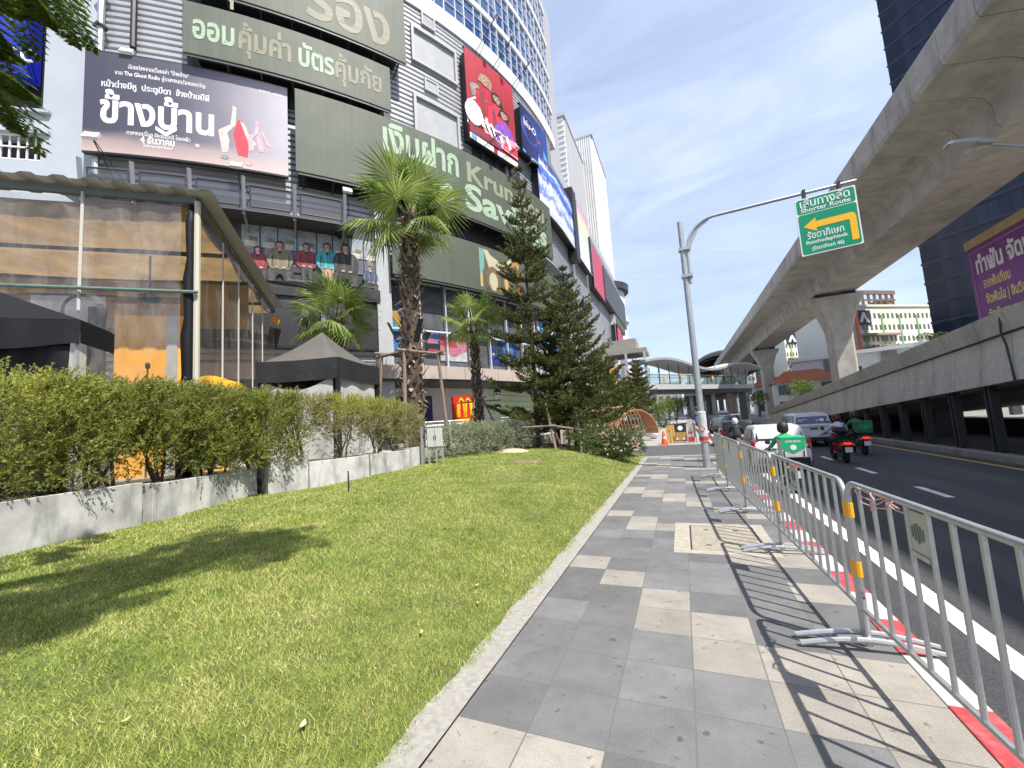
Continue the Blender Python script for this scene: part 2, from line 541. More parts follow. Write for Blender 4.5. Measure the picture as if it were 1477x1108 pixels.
def grass_mat():
    m = bpy.data.materials.new('grass_blades'); m.use_nodes = True
    t = m.node_tree; b = t.nodes['Principled BSDF']; lk = t.links.new
    g = t.nodes.new('ShaderNodeNewGeometry')
    n = t.nodes.new('ShaderNodeTexNoise'); n.inputs['Scale'].default_value = 1.5; n.inputs['Detail'].default_value = 6; n.inputs['Roughness'].default_value = .65
    lk(g.outputs['Position'], n.inputs['Vector'])
    a = t.nodes.new('ShaderNodeMath'); a.operation = 'MULTIPLY_ADD'; a.inputs[1].default_value = .5
    s = t.nodes.new('ShaderNodeMath'); s.operation = 'MULTIPLY_ADD'; s.inputs[1].default_value = 1.25; s.inputs[2].default_value = -.375
    lk(n.outputs['Fac'], s.inputs[0]); lk(g.outputs['Random Per Island'], a.inputs[0]); lk(s.outputs[0], a.inputs[2])
    r = t.nodes.new('ShaderNodeValToRGB')
    e = r.color_ramp.elements
    e[0].position = .15; e[0].color = (.165, .25, .04, 1)
    e[1].position = .95; e[1].color = (.68, .58, .32, 1)
    x = e.new(.45); x.color = (.36, .43, .09, 1)
    x = e.new(.72); x.color = (.54, .52, .18, 1)
    lk(a.outputs[0], r.inputs[0]); lk(r.outputs[0], b.inputs['Base Color'])
    b.inputs['Roughness'].default_value = .5; b.inputs['Specular IOR Level'].default_value = .3
    tr = t.nodes.new('ShaderNodeBsdfTranslucent'); lk(r.outputs[0], tr.inputs[0])
    ms = t.nodes.new('ShaderNodeMixShader'); ms.inputs[0].default_value = .33
    lk(b.outputs[0], ms.inputs[1]); lk(tr.outputs[0], ms.inputs[2]); lk(ms.outputs[0], t.nodes['Material Output'].inputs[0])
    return m
tag(np_mesh('grass', grass(), 3, grass_mat()), 'short sunlit lawn grass with straw coloured patches', 'grass', kind='stuff')

# ================================================================== raised ramp wall on the right of the road
m_rampc = mat('ramp_concrete', (.50, .475, .42), .85, noise=(6, .14), bump=(40, .25, .01), stain=(1.3, (.2, .19, .17), .55, (1, 1, .35)))
m_steel = mat('dark_steel', (.035, .036, .04), .5, metal=.4)
m_cable = mat('cable_black', (.012, .012, .013), .5)
m_roadp = mat('ramp_road', (.09, .09, .09), .9)
def zt(Y): return 3.67 - .0722 * (Y - 13.02)
def zl(Y): return 1.89 - .0672 * (Y - 13.46)
def zd(Y): return 3.08 - .0702 * (Y - 13.17)
rw = thing('ramp_wall', 'long grey concrete ramp parapet with dark columns along the right of the road', 'ramp', (7.5, 20, -.15))
Y0, Y1 = -8.0, 44.0
up, lo = MB(), MB()
y = Y0 - .11
while y < Y1:
    a, b = y + .012, y + 1.138
    lo.loft([[(7.46, q, zl(q)), (8.2, q, zl(q) - .0), (8.2, q, zd(q)), (7.60, q, zd(q))] for q in (a, b)])
    up.loft([[(7.61, q, zd(q) + .03), (7.95, q, zd(q) + .03), (7.95, q, zt(q)), (7.48, q, zt(q))] for q in (a, b)])
    y += 1.15
lo.build('lower_panel', m_rampc, rw); up.build('upper_panel', m_rampc, rw)
pc = MB().tube([(7.55, q, zd(q) + .03) for q in np.linspace(Y0, Y1, 40)], .022, 6)
pc.tube([(7.53, 13.9, zt(13.9)), (7.52, 13.95, zd(13.9) + .05), (7.47, 13.75, zd(13.9) - .3), (7.42, 13.6, zl(13.6) - .02)], .022, 6)
pc.build('cable', m_cable, rw, smooth=True)
MB().loft([[(8.2, q, zl(q) - .25), (12.6, q, zl(q) - .25), (12.6, q, zl(q) + .02), (8.2, q, zl(q) + .02)] for q in (Y0, Y1)]).build('ramp_deck', m_roadp, rw)
cols = []
for k in range(-8, 12):
    yy = 15.1 + 1.63 * k
    if yy > 32: break
    c = MB()
    zc = zl(yy) + .002
    for dy in (-.17, .0):
        c.box(7.62, 7.80, yy + dy, yy + dy + .09, -.02 if False else .02, zc)
    c.box(7.66, 7.78, yy - .08, yy, .02, zc)
    c.build('column', m_steel, rw)
    f = MB()
    f.box(7.68, 7.72, yy + .10, yy + 1.45, .05, .10)
    f.loft([[(7.68, q, zl(q) - .10), (7.72, q, zl(q) - .10), (7.72, q, zl(q) - .05), (7.68, q, zl(q) - .05)] for q in (yy + .10, yy + 1.45)])
    f.build('opening_frame', m_steel, rw)
tunnel = MB().box(12.2, 12.5, -8, 44, -.16, .5)
tunnel.build('inner_kerb_wall', m_steel, rw)
for yy in (17.5, 24, 30, 11):
    MB().box(10.2, 10.9, yy - .35, yy + .35, -.16, zl(yy) - .2).build('pier', m_roadp, rw)

# ================================================================== elevated railway
m_via = mat('viaduct_concrete', (.42, .395, .345), .85, noise=(1.2, .16), bump=(12, .2, .02), stain=(.5, (.17, .16, .145), .55, (1, 1, .5)))
via = thing('elevated_railway', 'grey concrete elevated railway viaduct on Y shaped piers along the road', 'viaduct', (17.25, 60, -.15))
sec = [(12.3, 16.30), (12.24, 18.13), (12.5, 18.13), (12.55, 16.62), (17.25, 16.62)]
cx = 17.25
left = [(12.3, 16.30), (12.55, 16.24), (14.35, 15.86), (14.75, 15.62), (15.02, 15.2), (15.05, 14.2), (15.25, 13.95)]
g = MB(); prs = {1: MB(), -1: MB()}
y = 20.83 - 2.45 * 34
while y < 420:
    a, b = y + .02, y + 2.43
    prof = left + [(2 * cx - p[0], p[1]) for p in reversed(left)] + [(2 * cx - 12.3, 16.6), (12.3, 16.6)]
    # every segment bows slightly where web and flange meet, which reads as a soft rib
    prof2 = [(p[0] + (.16 if 1 < i < 6 else (-.16 if 7 < i < 12 else 0)), p[1] + (.10 if 1 < i < 6 or 7 < i < 12 else 0)) for i, p in enumerate(prof)]
    g.loft([[(p[0], a, p[1]) for p in prof], [(p[0], a + .35, p[1]) for p in prof2], [(p[0], b - .35, p[1]) for p in prof2], [(p[0], b, p[1]) for p in prof]])
    for sgn in (1, -1):
        pp = [(12.30, 16.32), (12.22, 16.55), (12.24, 18.0), (12.30, 18.13), (12.46, 18.13), (12.5, 16.61)]
        prs[sgn].loft([[(cx + sgn * (p[0] - cx), q, p[1]) for p in pp] for q in (a, b)])
    y += 2.45
g.build('girder', m_via, via); 
for sgn in (1, -1): prs[sgn].build('parapet', mat('parapet_concrete', (.40, .385, .35), .85, noise=(1.5, .15), bump=(14, .2, .02), stain=(.9, (.17, .165, .15), .7, (1, 1, .3))), via)
for py in (-38, 9, 56.3, 99, 137, 175, 213, 251):
    p = MB()
    secs = []
    for z, hx, hy in ((-.16, 1.05, 1.0), (8.6, 1.05, 1.0), (9.6, 1.1, 1.02), (10.9, 1.45, 1.05), (12.1, 1.85, 1.1), (12.9, 2.35, 1.15), (13.35, 2.5, 1.15), (13.5, 2.5, 1.15)):
        c = .22
        secs.append([(cx + sx * hx, py + sy * hy, z) for sx, sy in ((-1, -1 + c), (-1 + c / hx, -1), (1 - c / hx, -1), (1, -1 + c), (1, 1 - c), (1 - c / hx, 1), (-1 + c / hx, 1), (-1, 1 - c))])
    p.loft(secs)
    p.build('pier', m_via, via)
    for sx in (-1.5, 1.5):
        b_ = MB(); b_.box(cx + sx - .4, cx + sx + .4, py - .5, py + .5, 13.5, 13.95)
        b_.build('bearing', m_steel, via)
# ================================================================== the curved mall
FC = Vector((-39.52, 33.44)); FR = 30.86
FXM = FC.x + FR
def fp(s, off=0., z=0.):
    if s <= 0:
        a = s / FR
        return Vector((FC.x + (FR + off) * math.cos(a), FC.y + (FR + off) * math.sin(a), z))
    return Vector((FXM + off, FC.y + s, z))
def fn_(s):
    a = min(s, 0) / FR
    return Vector((math.cos(a), math.sin(a), 0))
def ftan(s):
    n = fn_(s)
    return Vector((-n.y, n.x, 0))
def pick(px, py, off=0.):                 # facade coordinates (s, z) of a photo pixel
    d = ray(px, py); az = math.atan2(d.x, d.y)
    lo, hi = -36.0, 140.0
    for _ in range(60):
        m = (lo + hi) / 2; p = fp(m, off)
        if math.atan2(p.x, p.y) < az: lo = m
        else: hi = m
    p = fp(lo, off)
    return lo, CAM.z + d.z / math.hypot(d.x, d.y) * math.hypot(p.x, p.y)
def fstrip(mb, s0, s1, z0, z1, o0, o1, m=0, step=1.0):
    """curved slab on the facade between offsets o0 (back) and o1 (front)"""
    n = max(1, int(abs(s1 - s0) / step))
    secs = []
    for i in range(n + 1):
        s = s0 + (s1 - s0) * i / n
        za = z0[0] + (z0[1] - z0[0]) * i / n if isinstance(z0, tuple) else z0
        zb = z1[0] + (z1[1] - z1[0]) * i / n if isinstance(z1, tuple) else z1
        secs.append([fp(s, o0, za), fp(s, o1, za), fp(s, o1, zb), fp(s, o0, zb)])
    return mb.loft(secs, m)
def fmap(s0, z0, off):
    return lambda a, b, c: fp(s0 + a, off + c, z0 + b)

m_clad = mat('grey_cladding', (.40, .41, .43), .45, metal=.25, noise=(.8, .08), stain=(.5, (.28, .29, .31), .35, (1, 1, .3)))
m_panelg = mat('grey_panel', (.40, .41, .43), .55, noise=(2, .06), stain=(1.2, (.33, .34, .35), .4, (1, 1, .3)))
m_spand = mat('white_spandrel', (.68, .70, .73), .35, noise=(1, .05))
m_frame = mat('window_frame_white', (.66, .68, .72), .35, metal=.2)
m_glass = mat('blue_glass', (.035, .09, .23), .06, metal=0, spec=1., noise=(.35, .4))
m_black = mat('black_steel', (.018, .019, .022), .5)
m_dgrey = mat('dark_grey_metal', (.07, .073, .08), .5, metal=.3)
m_beige = mat('beige_canopy', (.43, .36, .32), .6, noise=(.7, .08))
m_wallw = mat('white_render', (.62, .61, .60), .7, noise=(.9, .06))
m_interior = mat('shop_interior', (.15, .15, .16), .7, noise=(.8, .5))
m_galv = mat('galvanised', (.48, .49, .50), .42, metal=.75, noise=(14, .12))

mall = thing('shopping_mall', 'large curved grey mall with ribbed cladding, blue glass upper floors and giant screens', 'building', (-20, 30, 0))
SL = -29.2                                  # left end of the curved front
S_END = pick(895, 408)[0]
# ribbed cladding, real ribs
cl = MB()
pz = np.arange(4.3, 27.0, .30)
for s0, s1 in ((SL, 0.0), (0.0, S_END)):
    n = 56 if s0 < 0 else 24
    if s0 >= 0:
        zmax = 24.5
    else:
        zmax = 27.0
    prof = []
    for z in pz:
        if z > zmax: break
        prof += [(0, z), (.11, z + .04), (.11, z + .20), (0, z + .24)]
    cl.grid(lambda u, v, s0=s0, s1=s1, prof=prof: (lambda k: fp(s0 + (s1 - s0) * u, prof[k][0], prof[k][1]))(min(len(prof) - 1, int(round(v * (len(prof) - 1))))), n, len(prof) - 1)
cl.build('ribbed_cladding', m_clad, mall, fix=False)
# solid core behind everything
core = MB()
core.hexa([tuple(fp(s, -.35)[:2]) for s in np.linspace(SL, 0, 30)] + [tuple(fp(S_END, -.35)[:2]), (-40, FC.y + S_END), (-45, 30)], 8.9, 26.9)
core.build('core_wall', m_panelg, mall)
# upper glazed floors: spandrel bands, and every window a part of its own
FH = 3.45
Z0G = pick(749.5, 141)[1]
NF = 5
sb = []
for k in range(NF + 1):
    z = Z0G + k * FH
    b = MB(); fstrip(b, -24.5, 1.5, z, z + (.42 if k else 1.15), -.4, .22)
    b.build('spandrel_band', m_spand, mall)
ro = MB(); fstrip(ro, -26, 2.0, Z0G + NF * FH + .95, Z0G + NF * FH + 1.9, -2, .5)
ro.build('roof_edge', mat('roof_edge_brown', (.16, .09, .075), .6), mall)
gcore = MB(); gcore.hexa([tuple(fp(s, -.45)[:2]) for s in np.linspace(-25, 6, 30)] + [(-14, FC.y + 6), (-45, 45), (-50, 20)], 26.9, Z0G + NF * FH + 1)
gcore.build('upper_wall', m_panelg, mall)
bw = 1.62
proto_w = None
for k in range(NF):
    z0 = Z0G + k * FH + (1.15 if k == 0 else .42); z1 = Z0G + (k + 1) * FH
    for i in range(16):
        s = 1.2 - bw * (i + .5)
        if proto_w is None:
            f = MB(); hh = FH - .42
            f.box(-bw / 2, bw / 2, -.05, .05, 0, .07).box(-bw / 2, bw / 2, -.05, .05, hh - .07, hh)
            f.box(-bw / 2, -bw / 2 + .075, -.08, .08, .07, hh - .07).box(.12, .18, -.05, .05, .07, hh - .07)
            f.box(-bw / 2 + .075, .12, -.04, .04, hh * .36, hh * .36 + .05).box(.18, bw / 2, -.04, .04, hh * .36, hh * .36 + .05).box(-bw / 2 + .075, bw / 2, -.04, .04, hh * .72, hh * .72 + .04)
            fo = f.build('window', m_frame, mall, world=False)
            pn = MB().add([(-bw / 2, .03, 0), (bw / 2, .03, 0), (bw / 2, .03, hh), (-bw / 2, .03, hh)], [(0, 1, 2, 3)]).build('pane', m_glass, fo, world=False)
            proto_w = fo; c = fo
        else:
            c = copy_tree(proto_w, mall)
        c.scale = (1, 1, (z1 - z0) / (FH - .42))
        p = fp(s, .1, z0)
        t = ftan(s)
        c.location = p - wloc(mall)
        c.rotation_euler = (0, 0, math.atan2(t.y, t.x))
# shutters and louvre vents
def fbox_px(name, px0, py0, px1, py1, o0, o1, mt, off=None, parent=mall, pad=0):
    off = o1 if off is None else off
    (sa, za), (sb_, zb) = pick(px0, py0, off), pick(px1, py1, off)
    b = MB(); fstrip(b, min(sa, sb_) - pad, max(sa, sb_) + pad, min(za, zb), max(za, zb), o0, o1)
    return b.build(name, mt, parent)
m_shut = mat('shutter_grey', (.36, .37, .38), .55, noise=(3, .1), stain=(1.5, (.28, .28, .29), .5))
def frame_panel(px0, pyT, pyB, px1, name='shutter_panel'):
    sa, zt_ = pick(px0, pyT, .25); _, zb_ = pick(px0, pyB, .25); sb_, _ = pick(px1, pyT, .25)
    fr = MB(); w = .16
    fstrip(fr, sa, sb_, zt_ - w, zt_, -.1, .30); fstrip(fr, sa, sb_, zb_, zb_ + w, -.1, .30)
    fstrip(fr, sa, sa + w, zb_ + w, zt_ - w, -.1, .30); fstrip(fr, sb_ - w, sb_, zb_ + w, zt_ - w, -.1, .30)
    fo = fr.build(name, m_panelg, mall)
    b = MB()
    fstrip(b, sa + w, sb_ - w, zb_ + w, zt_ - w, -.1, .13)
    b.build('panel', m_shut, fo)
frame_panel(592, 33, 84, 655)
frame_panel(596, 133, 190, 660)
def vent(px0, pyT, pyB, px1):
    sa, zt_ = pick(px0, pyT, .2); _, zb_ = pick(px0, pyB, .2); sb_, _ = pick(px1, pyT, .2)
    fr = MB(); fstrip(fr, sa, sb_, zt_ - .1, zt_, -.1, .24); fstrip(fr, sa, sb_, zb_, zb_ + .1, -.1, .24)
    fstrip(fr, sa, sa + .1, zb_ + .1, zt_ - .1, -.1, .24); fstrip(fr, sb_ - .1, sb_, zb_ + .1, zt_ - .1, -.1, .24)
    fo = fr.build('vent', m_panelg, mall)
    b = MB(); n = 9
    for i in range(n):
        z = zb_ + .1 + (zt_ - zb_ - .2) * i / n
        fstrip(b, sa + .1, sb_ - .1, z, z + .06, .12, .2)
    fstrip(b, sa + .1, sb_ - .1, zb_ + .1, zt_ - .1, -.1, .1)
    b.build('slats', m_shut, fo)
vent(607, 15, 33, 626); vent(612, 111, 128, 631)
# grey pilaster beside the dark film poster, canopy band, ground floor
zc0 = pick(690, 548, .9)[1]; zc1 = pick(690, 531, .9)[1]
sP = pick(556, 480, .5)[0]
MB_ = MB(); fstrip(MB_, sP - .35, sP + .35, zc0 - 2, 15, -.2, .55); MB_.build('pilaster', m_panelg, mall)
for px in (775, 862):
    s_ = pick(px, 470, .3)[0]
    MB_ = MB(); fstrip(MB_, s_ - .3, s_ + .3, zc0 - 2, 12, -.2, .45); MB_.build('pilaster', m_panelg, mall)
cb = MB()
s_ = sP - 9
while s_ < S_END - 2:
    fstrip(cb, s_ + .01, min(s_ + 1.2, S_END) - .01, zc0, zc1, -1.5, .9); s_ += 1.2
cb.build('canopy_band', m_beige, mall)
so_ = MB(); fstrip(so_, sP - 9, S_END - 2, zc0 - .12, zc0 - .004, -2.4, .8); so_.build('canopy_soffit', m_dgrey, mall)
gw = MB(); fstrip(gw, SL, S_END - 2, -.16, zc0 - .12, -2.9, -2.4); gw.build('ground_wall', m_wallw, mall)
# first floor glazing between canopy and the low screen: dark interior, posters inside, mullions
zg1 = pick(640, 412, .5)[1]
bk = MB(); fstrip(bk, sP + .3, S_END - 2, zc1 + .004, zg1 + .3, -.35, .15); bk.build('shop_back', m_interior, mall)
m_sglass = mat('shop_glass', (.02, .03, .045), .04, spec=1., alpha=.16)
sa = sP + .36
i = 0
while sa < 24:
    sb_ = sa + 1.55
    f = MB()
    for z in (zc1 + .002, zc1 + 1.95, zg1 - .1):
        fstrip(f, sa + .03, sb_ - .03, z, z + .09, .30, .42, step=3)
    fstrip(f, sa - .035, sa + .03, zc1 + .002, zg1, .27, .46, step=3)
    fo = f.build('shop_window', m_frame, mall)
    g_ = MB(); fstrip(g_, sa + .03, sb_ - .03, zc1 + .1, zg1 - .1, .34, .36, step=3); g_.build('pane', m_sglass, fo)
    sa = sb_; i += 1

# window posters hanging inside the glazing: plain blocks of colour
pal = {'blue': (.03, .07, .35), 'red': (.65, .05, .05), 'pink': (.75, .25, .35), 'white': (.75, .72, .72), 'yellow': (.75, .42, .04), 'cyan': (.05, .35, .5), 'navy': (.02, .03, .14), 'orange': (.7, .2, .04), 'sky': (.08, .32, .72), 'mint': (.5, .72, .6), 'magenta': (.6, .05, .3), 'purple': (.2, .05, .4), 'black': (.01, .01, .012), 'skin': (.50, .29, .21)}
def pm(c): return mat('print_' + c, pal[c], .55, noise=(4.5, .3))
def flat_poly(mb, pts, mapper, w, m):     # filled polygon laid on a curved or flat surface
    ps = [mapper(a, b, w) for a, b in pts]
    mb.add(ps, [tuple(range(len(ps)))], m)
def poster_in(name, label, px0, py0, px1, py1, off, base, shapes, group=None):
    (s0, z1_), (s1, _), (_, z0_) = pick(px0, py0, off), pick(px1, py0, off), pick(px0, py1, off)
    W_, H_ = s1 - s0, z1_ - z0_
    t = thing(name, label, 'poster', fp((s0 + s1) / 2, off, z0_), group=group)
    b = MB(); fstrip(b, s0, s1, z0_, z1_, off - .02, off); b.build('sheet', pm(base), t)
    mats = sorted({c for c, _ in shapes}); mb = MB(); mp_ = fmap(s0, z0_, off)
    for k, (c, pts) in enumerate(shapes):
        flat_poly(mb, [(x * W_, y * H_) for x, y in pts], mp_, .004 + .0015 * k, mats.index(c))
    mb.build('print', [pm(c) for c in mats], t, fix=False)
rect = lambda x0, y0, x1, y1: [(x0, y0), (x1, y0), (x1, y1), (x0, y1)]
def disc(cx_, cy_, rx, ry=None, n=16, a0=0, a1=2 * math.pi): return [(cx_ + rx * math.cos(a0 + (a1 - a0) * i / n), cy_ + (ry or rx) * math.sin(a0 + (a1 - a0) * i / n)) for i in range(n)]
poster_in('window_poster', 'blue and yellow window poster left of the tall palm trunk', 563, 448, 585, 513, .2, 'blue', [('cyan', rect(0, .55, 1, .8)), ('yellow', [(0, 1), (1, .2), (1, .75), (.4, 1)]), ('sky', rect(.1, .05, .6, .3))])
poster_in('window_poster', 'dark window poster with pink and red shapes right of the tall palm trunk', 612, 474, 634, 515, .2, 'black', [('pink', [(.1, .5), (.5, .95), (.9, .5)]), ('red', rect(.2, .1, .8, .3)), ('sky', rect(.6, .6, .95, .9))])
poster_in('window_poster', 'red, pink and white window poster reading moo', 634, 484, 672, 520, .2, 'white', [('red', rect(0, .55, .62, 1)), ('pink', [(0, .45), (.5, .2), (1, .45), (1, .7), (0, .6)]), ('orange', rect(.68, .72, 1, 1))])
poster_in('window_poster', 'tall blue window poster with pale dots beside the small palm crown', 703, 476, 742, 525, .2, 'blue', [('sky', disc(.7, .5, .2, .2)), ('navy', rect(.35, 0, .45, 1)), ('white', disc(.15, .3, .04)), ('white', disc(.2, .6, .04)), ('white', disc(.55, .25, .04)), ('red', disc(.12, .8, .07))])
poster_in('window_poster', 'bright blue hanging banner behind the pines', 778, 448, 800, 500, .55, 'sky', [('white', disc(.5, .6, .3, .2)), ('blue', rect(0, 0, 1, .3))])

# ground floor: dark entrance, red food sign, pale green board wall with portrait heads
def gwall(px0, py0, px1, py1, name, mt, o=-2.36, th=.04):
    (s0, z1_), (s1, _), (_, z0_) = pick(px0, py0, o), pick(px1, py0, o), pick(px0, py1, o)
    b = MB(); fstrip(b, s0, s1, z0_, z1_, o - th, o, step=2)
    return b.build(name, mt, mall), (s0, s1, z0_, z1_)
gwall(553, 572, 623, 612, 'entrance_doors', mat('violet_door', (.03, .02, .11), .35))
gwall(500, 545, 552, 612, 'dark_doorway', m_black)
sg = thing('food_sign', 'red sign board with golden arches M above a yellow strip by the white wall', 'sign', at(668, 612, 22.3))
o_s = at(652.5, 572, 22.3); r_s = at(685, 571.5, 22.9); b_s = at(652.5, 612, 22.3)
uu = (r_s - o_s); uu.z = 0; Ws = uu.length; uu.normalize(); nn_ = uu.cross(Vector((0, 0, 1)))
Hs = o_s.z - b_s.z
b_s = Vector((o_s.x, o_s.y, b_s.z))
MB().prism([(0, 0), (Ws, 0), (Ws, Hs), (0, Hs)], b_s, uu, (0, 0, 1), -nn_ * .15).build('board', mat('sign_red', (.62, .02, .015), .4), sg)
mpS = plane_map(b_s, uu, (0, 0, 1))
MB().prism([(.03, .02), (Ws - .03, .02), (Ws - .03, Hs * .17), (.03, Hs * .17)], b_s + nn_ * .004, uu, (0, 0, 1), nn_ * .02).build('yellow_strip', mat('sign_yellow', (.85, .5, .01), .4), sg)
am = MB()
for cx_ in (.36, .66):
    secs = []
    for i in range(25):
        a = math.pi * i / 24
        th_ = .045 + .03 * abs(math.cos(a))
        x = cx_ - .15 * math.cos(a); z = .22 + .68 * math.sin(a) ** .62
        secs.append([mpS((x - th_) * Ws, z * Hs - (0 if 0 < i < 24 else 0), .012), mpS((x + th_) * Ws, z * Hs, .012), mpS((x + th_) * Ws, z * Hs, .05), mpS((x - th_) * Ws, z * Hs, .05)])
        if 6 < i < 18:
            dz = .085 * math.sin(a) * Hs * .5
            secs[-1] = [mpS(x * Ws, z * Hs - dz, .012), mpS(x * Ws, z * Hs + dz, .012), mpS(x * Ws, z * Hs + dz, .05), mpS(x * Ws, z * Hs - dz, .05)]
    am.loft(secs)
am.build('arches_emblem', mat('sign_gold', (.9, .55, .02), .35), sg)
_, (gs0, gs1, gz0, gz1) = gwall(704, 544, 768, 606, 'green_board_wall', mat('pale_green_board', (.52, .66, .46), .6, noise=(1, .06)))
bl_ = MB()
for i in range(7):
    z = gz0 + (gz1 - gz0) * i / 7
    fstrip(bl_, gs0, gs1, z, z + .035, -2.35, -2.34, step=2)
bl_.build('board_joints', mat('joint_green', (.2, .28, .2), .7), mall)
gwall(693, 541, 703, 606, 'white_column', m_wallw, -2.2, .3)
for py0, py1, lb in ((560, 577, 'black and white portrait head with a top hat on the pale green wall'), (583, 598, 'black and white portrait head with sunglasses on the pale green wall')):
    s0, z1_ = pick(712, py0, -2.3); s1, _ = pick(723, py0, -2.3); _, z0_ = pick(712, py1, -2.3)
    t = thing('portrait_cutout', lb, 'wall decoration', fp(s0, -2.3, z0_))
    W_, H_ = s1 - s0, z1_ - z0_; mp_ = fmap(s0, z0_, -2.3)
    mb = MB()
    def fx(pts, w, m): flat_poly(mb, [(x * W_, y * H_) for x, y in pts], mp_, w, m)
    hd = MB(); hp = [mp_(x * W_, y * H_, -.02) for x, y in disc(.5, .4, .42, .4, 14)]; hq = [mp_(x * W_, y * H_, .01) for x, y in disc(.5, .4, .42, .4, 14)]
    hd.loft([hp, hq]); hd.build('face', pm('white'), t)
    if py0 == 560: fx(rect(.0, .66, 1, .74), .016, 0); fx(rect(.2, .74, .8, 1.05), .016, 0)
    else: fx([(.08, .6), (.1, .95), (.9, .95), (.92, .6), (.5, .75)], .016, 0)
    fx(disc(.33, .5, .13, .08), .018, 0); fx(disc(.67, .5, .13, .08), .018, 0); fx(rect(.35, .17, .65, .21), .018, 0)
    mb.build('hat_and_features' if py0 == 560 else 'hair_and_features', pm('black'), t, fix=False)
# catwalk with mesh railing under the left billboard
zb0 = pick(352, 297, 1.4)[1]; 
posts = [118, 193, 275, 352, 425, 496]
def mesh_mat():
    m = bpy.data.materials.new('wire_mesh'); m.use_nodes = True
    t = m.node_tree; b = t.nodes['Principled BSDF']; b.inputs['Base Color'].default_value = (.12, .125, .135, 1); b.inputs['Metallic'].default_value = .4; b.inputs['Roughness'].default_value = .5
    b.inputs['Alpha'].default_value = .55
    return m
m_mesh = mesh_mat()
ss = [pick(p_, 285, 1.4)[0] for p_ in posts]
zr0, zr1 = pick(300, 293, 1.4)[1], pick(300, 262, 1.4)[1]
fl = MB(); fstrip(fl, ss[0] - .5, ss[-1] + .5, zr0 - .18, zr0 - .1, .12, 1.5); fl.build('catwalk_floor', m_dgrey, mall)
for s_ in ss:
    b = MB(); b.bar(fp(s_, 1.38, zr0 - .3), fp(s_, 1.62, zr1 + .35), .08, .13); b.bar(fp(s_, .1, zr0 - .75), fp(s_, 1.4, zr0 - .22), .08); b.build('catwalk_post', mat('grey_paint_steel', (.20, .21, .23), .5), mall)
for a_, b_ in zip(ss[:-1], ss[1:]):
    b = MB()
    for k in range(2):
        s0 = a_ + .22; s1 = b_ - .12
        z = zr0 + .06 if k == 0 else zr1
        b.tube([fp(s0, 1.45 + .12 * k, z), fp((s0 + s1) / 2, 1.45 + .12 * k, z), fp(s1, 1.45 + .12 * k, z)], .035, 6)
    for s0 in (a_ + .22, b_ - .12):
        b.tube([fp(s0, 1.45, zr0 + .06), fp(s0, 1.57, zr1)], .035, 6)
    ro_ = b.build('catwalk_railing', m_dgrey, mall)
    q = MB(); q.grid(lambda u, v: fp(a_ + .22 + (b_ - a_ - .34) * u, 1.45 + .12 * v, zr0 + .06 + (zr1 - zr0 - .06) * v), 4, 2); q.build('wire_mesh', m_mesh, ro_)

# ------------------------------------------------------------------ screens and billboards on the mall
def led_mat():
    m = bpy.data.materials.new('led_screen'); m.use_nodes = True
    t = m.node_tree; b = t.nodes['Principled BSDF']; lk = t.links.new
    tc = t.nodes.new('ShaderNodeTexCoord')
    n = t.nodes.new('ShaderNodeTexNoise'); n.inputs['Scale'].default_value = .9; n.inputs['Detail'].default_value = 4; lk(tc.outputs['Object'], n.inputs['Vector'])
    mp_ = t.nodes.new('ShaderNodeMapping'); mp_.inputs['Scale'].default_value = (5, 5, .12); lk(tc.outputs['Object'], mp_.inputs[0])
    n2_ = t.nodes.new('ShaderNodeTexNoise'); n2_.inputs['Scale'].default_value = 1.6; n2_.inputs['Detail'].default_value = 5; lk(mp_.outputs[0], n2_.inputs['Vector'])
    r = t.nodes.new('ShaderNodeValToRGB'); r.color_ramp.elements[0].position = .3; r.color_ramp.elements[0].color = (.050, .056, .043, 1); r.color_ramp.elements[1].position = .72; r.color_ramp.elements[1].color = (.088, .098, .074, 1)
    a = t.nodes.new('ShaderNodeMath'); a.operation = 'MULTIPLY_ADD'; a.inputs[1].default_value = .5
    h = t.nodes.new('ShaderNodeMath'); h.operation = 'MULTIPLY'; h.inputs[1].default_value = .5
    lk(n2_.outputs['Fac'], h.inputs[0]); lk(n.outputs['Fac'], a.inputs[0]); lk(h.outputs[0], a.inputs[2]); lk(a.outputs[0], r.inputs[0])
    lk(r.outputs[0], b.inputs['Base Color']); b.inputs['Roughness'].default_value = .62
    b.inputs['Emission Color'].default_value = (.10, .16, .09, 1); b.inputs['Emission Strength'].default_value = .12
    return m
m_led = led_mat()
def glow(name, col, s=.5): return mat(name, tuple(c * .6 for c in col), .6, emit=(col, s))
m_gl1 = glow('led_pale_green', (.42, .56, .40), .2); m_gl2 = glow('led_olive', (.34, .38, .25), .15); m_gl3 = glow('led_dim_tan', (.30, .28, .19), .14)
def led_screen(label, s0, s1, z0, z1, back=.1, front=1.1):
    t = thing('led_screen', label, 'screen', fp((s0 + s1) / 2, front, z0), group='large screens on the mall front')
    b = MB(); fstrip(b, s0, s1, z0, z1, front - .12, front); b.build('display', m_led, t)
    b = MB(); fstrip(b, s0 + .4, s1 - .4, z0 + .15, z1 - .15, back + .02, front - .125); b.build('cabinet', m_black, t)
    b = MB()
    s_ = s0 + .3
    while s_ < s1 - .3:
        b.bar(fp(s_, back, z0 - .28), fp(s_, front - .05, z0 - .1), .06); s_ += 1.25
    fstrip(b, s0 + .1, s1 - .1, z0 - .13, z0 - .05, front - .12, front - .04)
    b.build('bracket', m_dgrey, t)
    return t
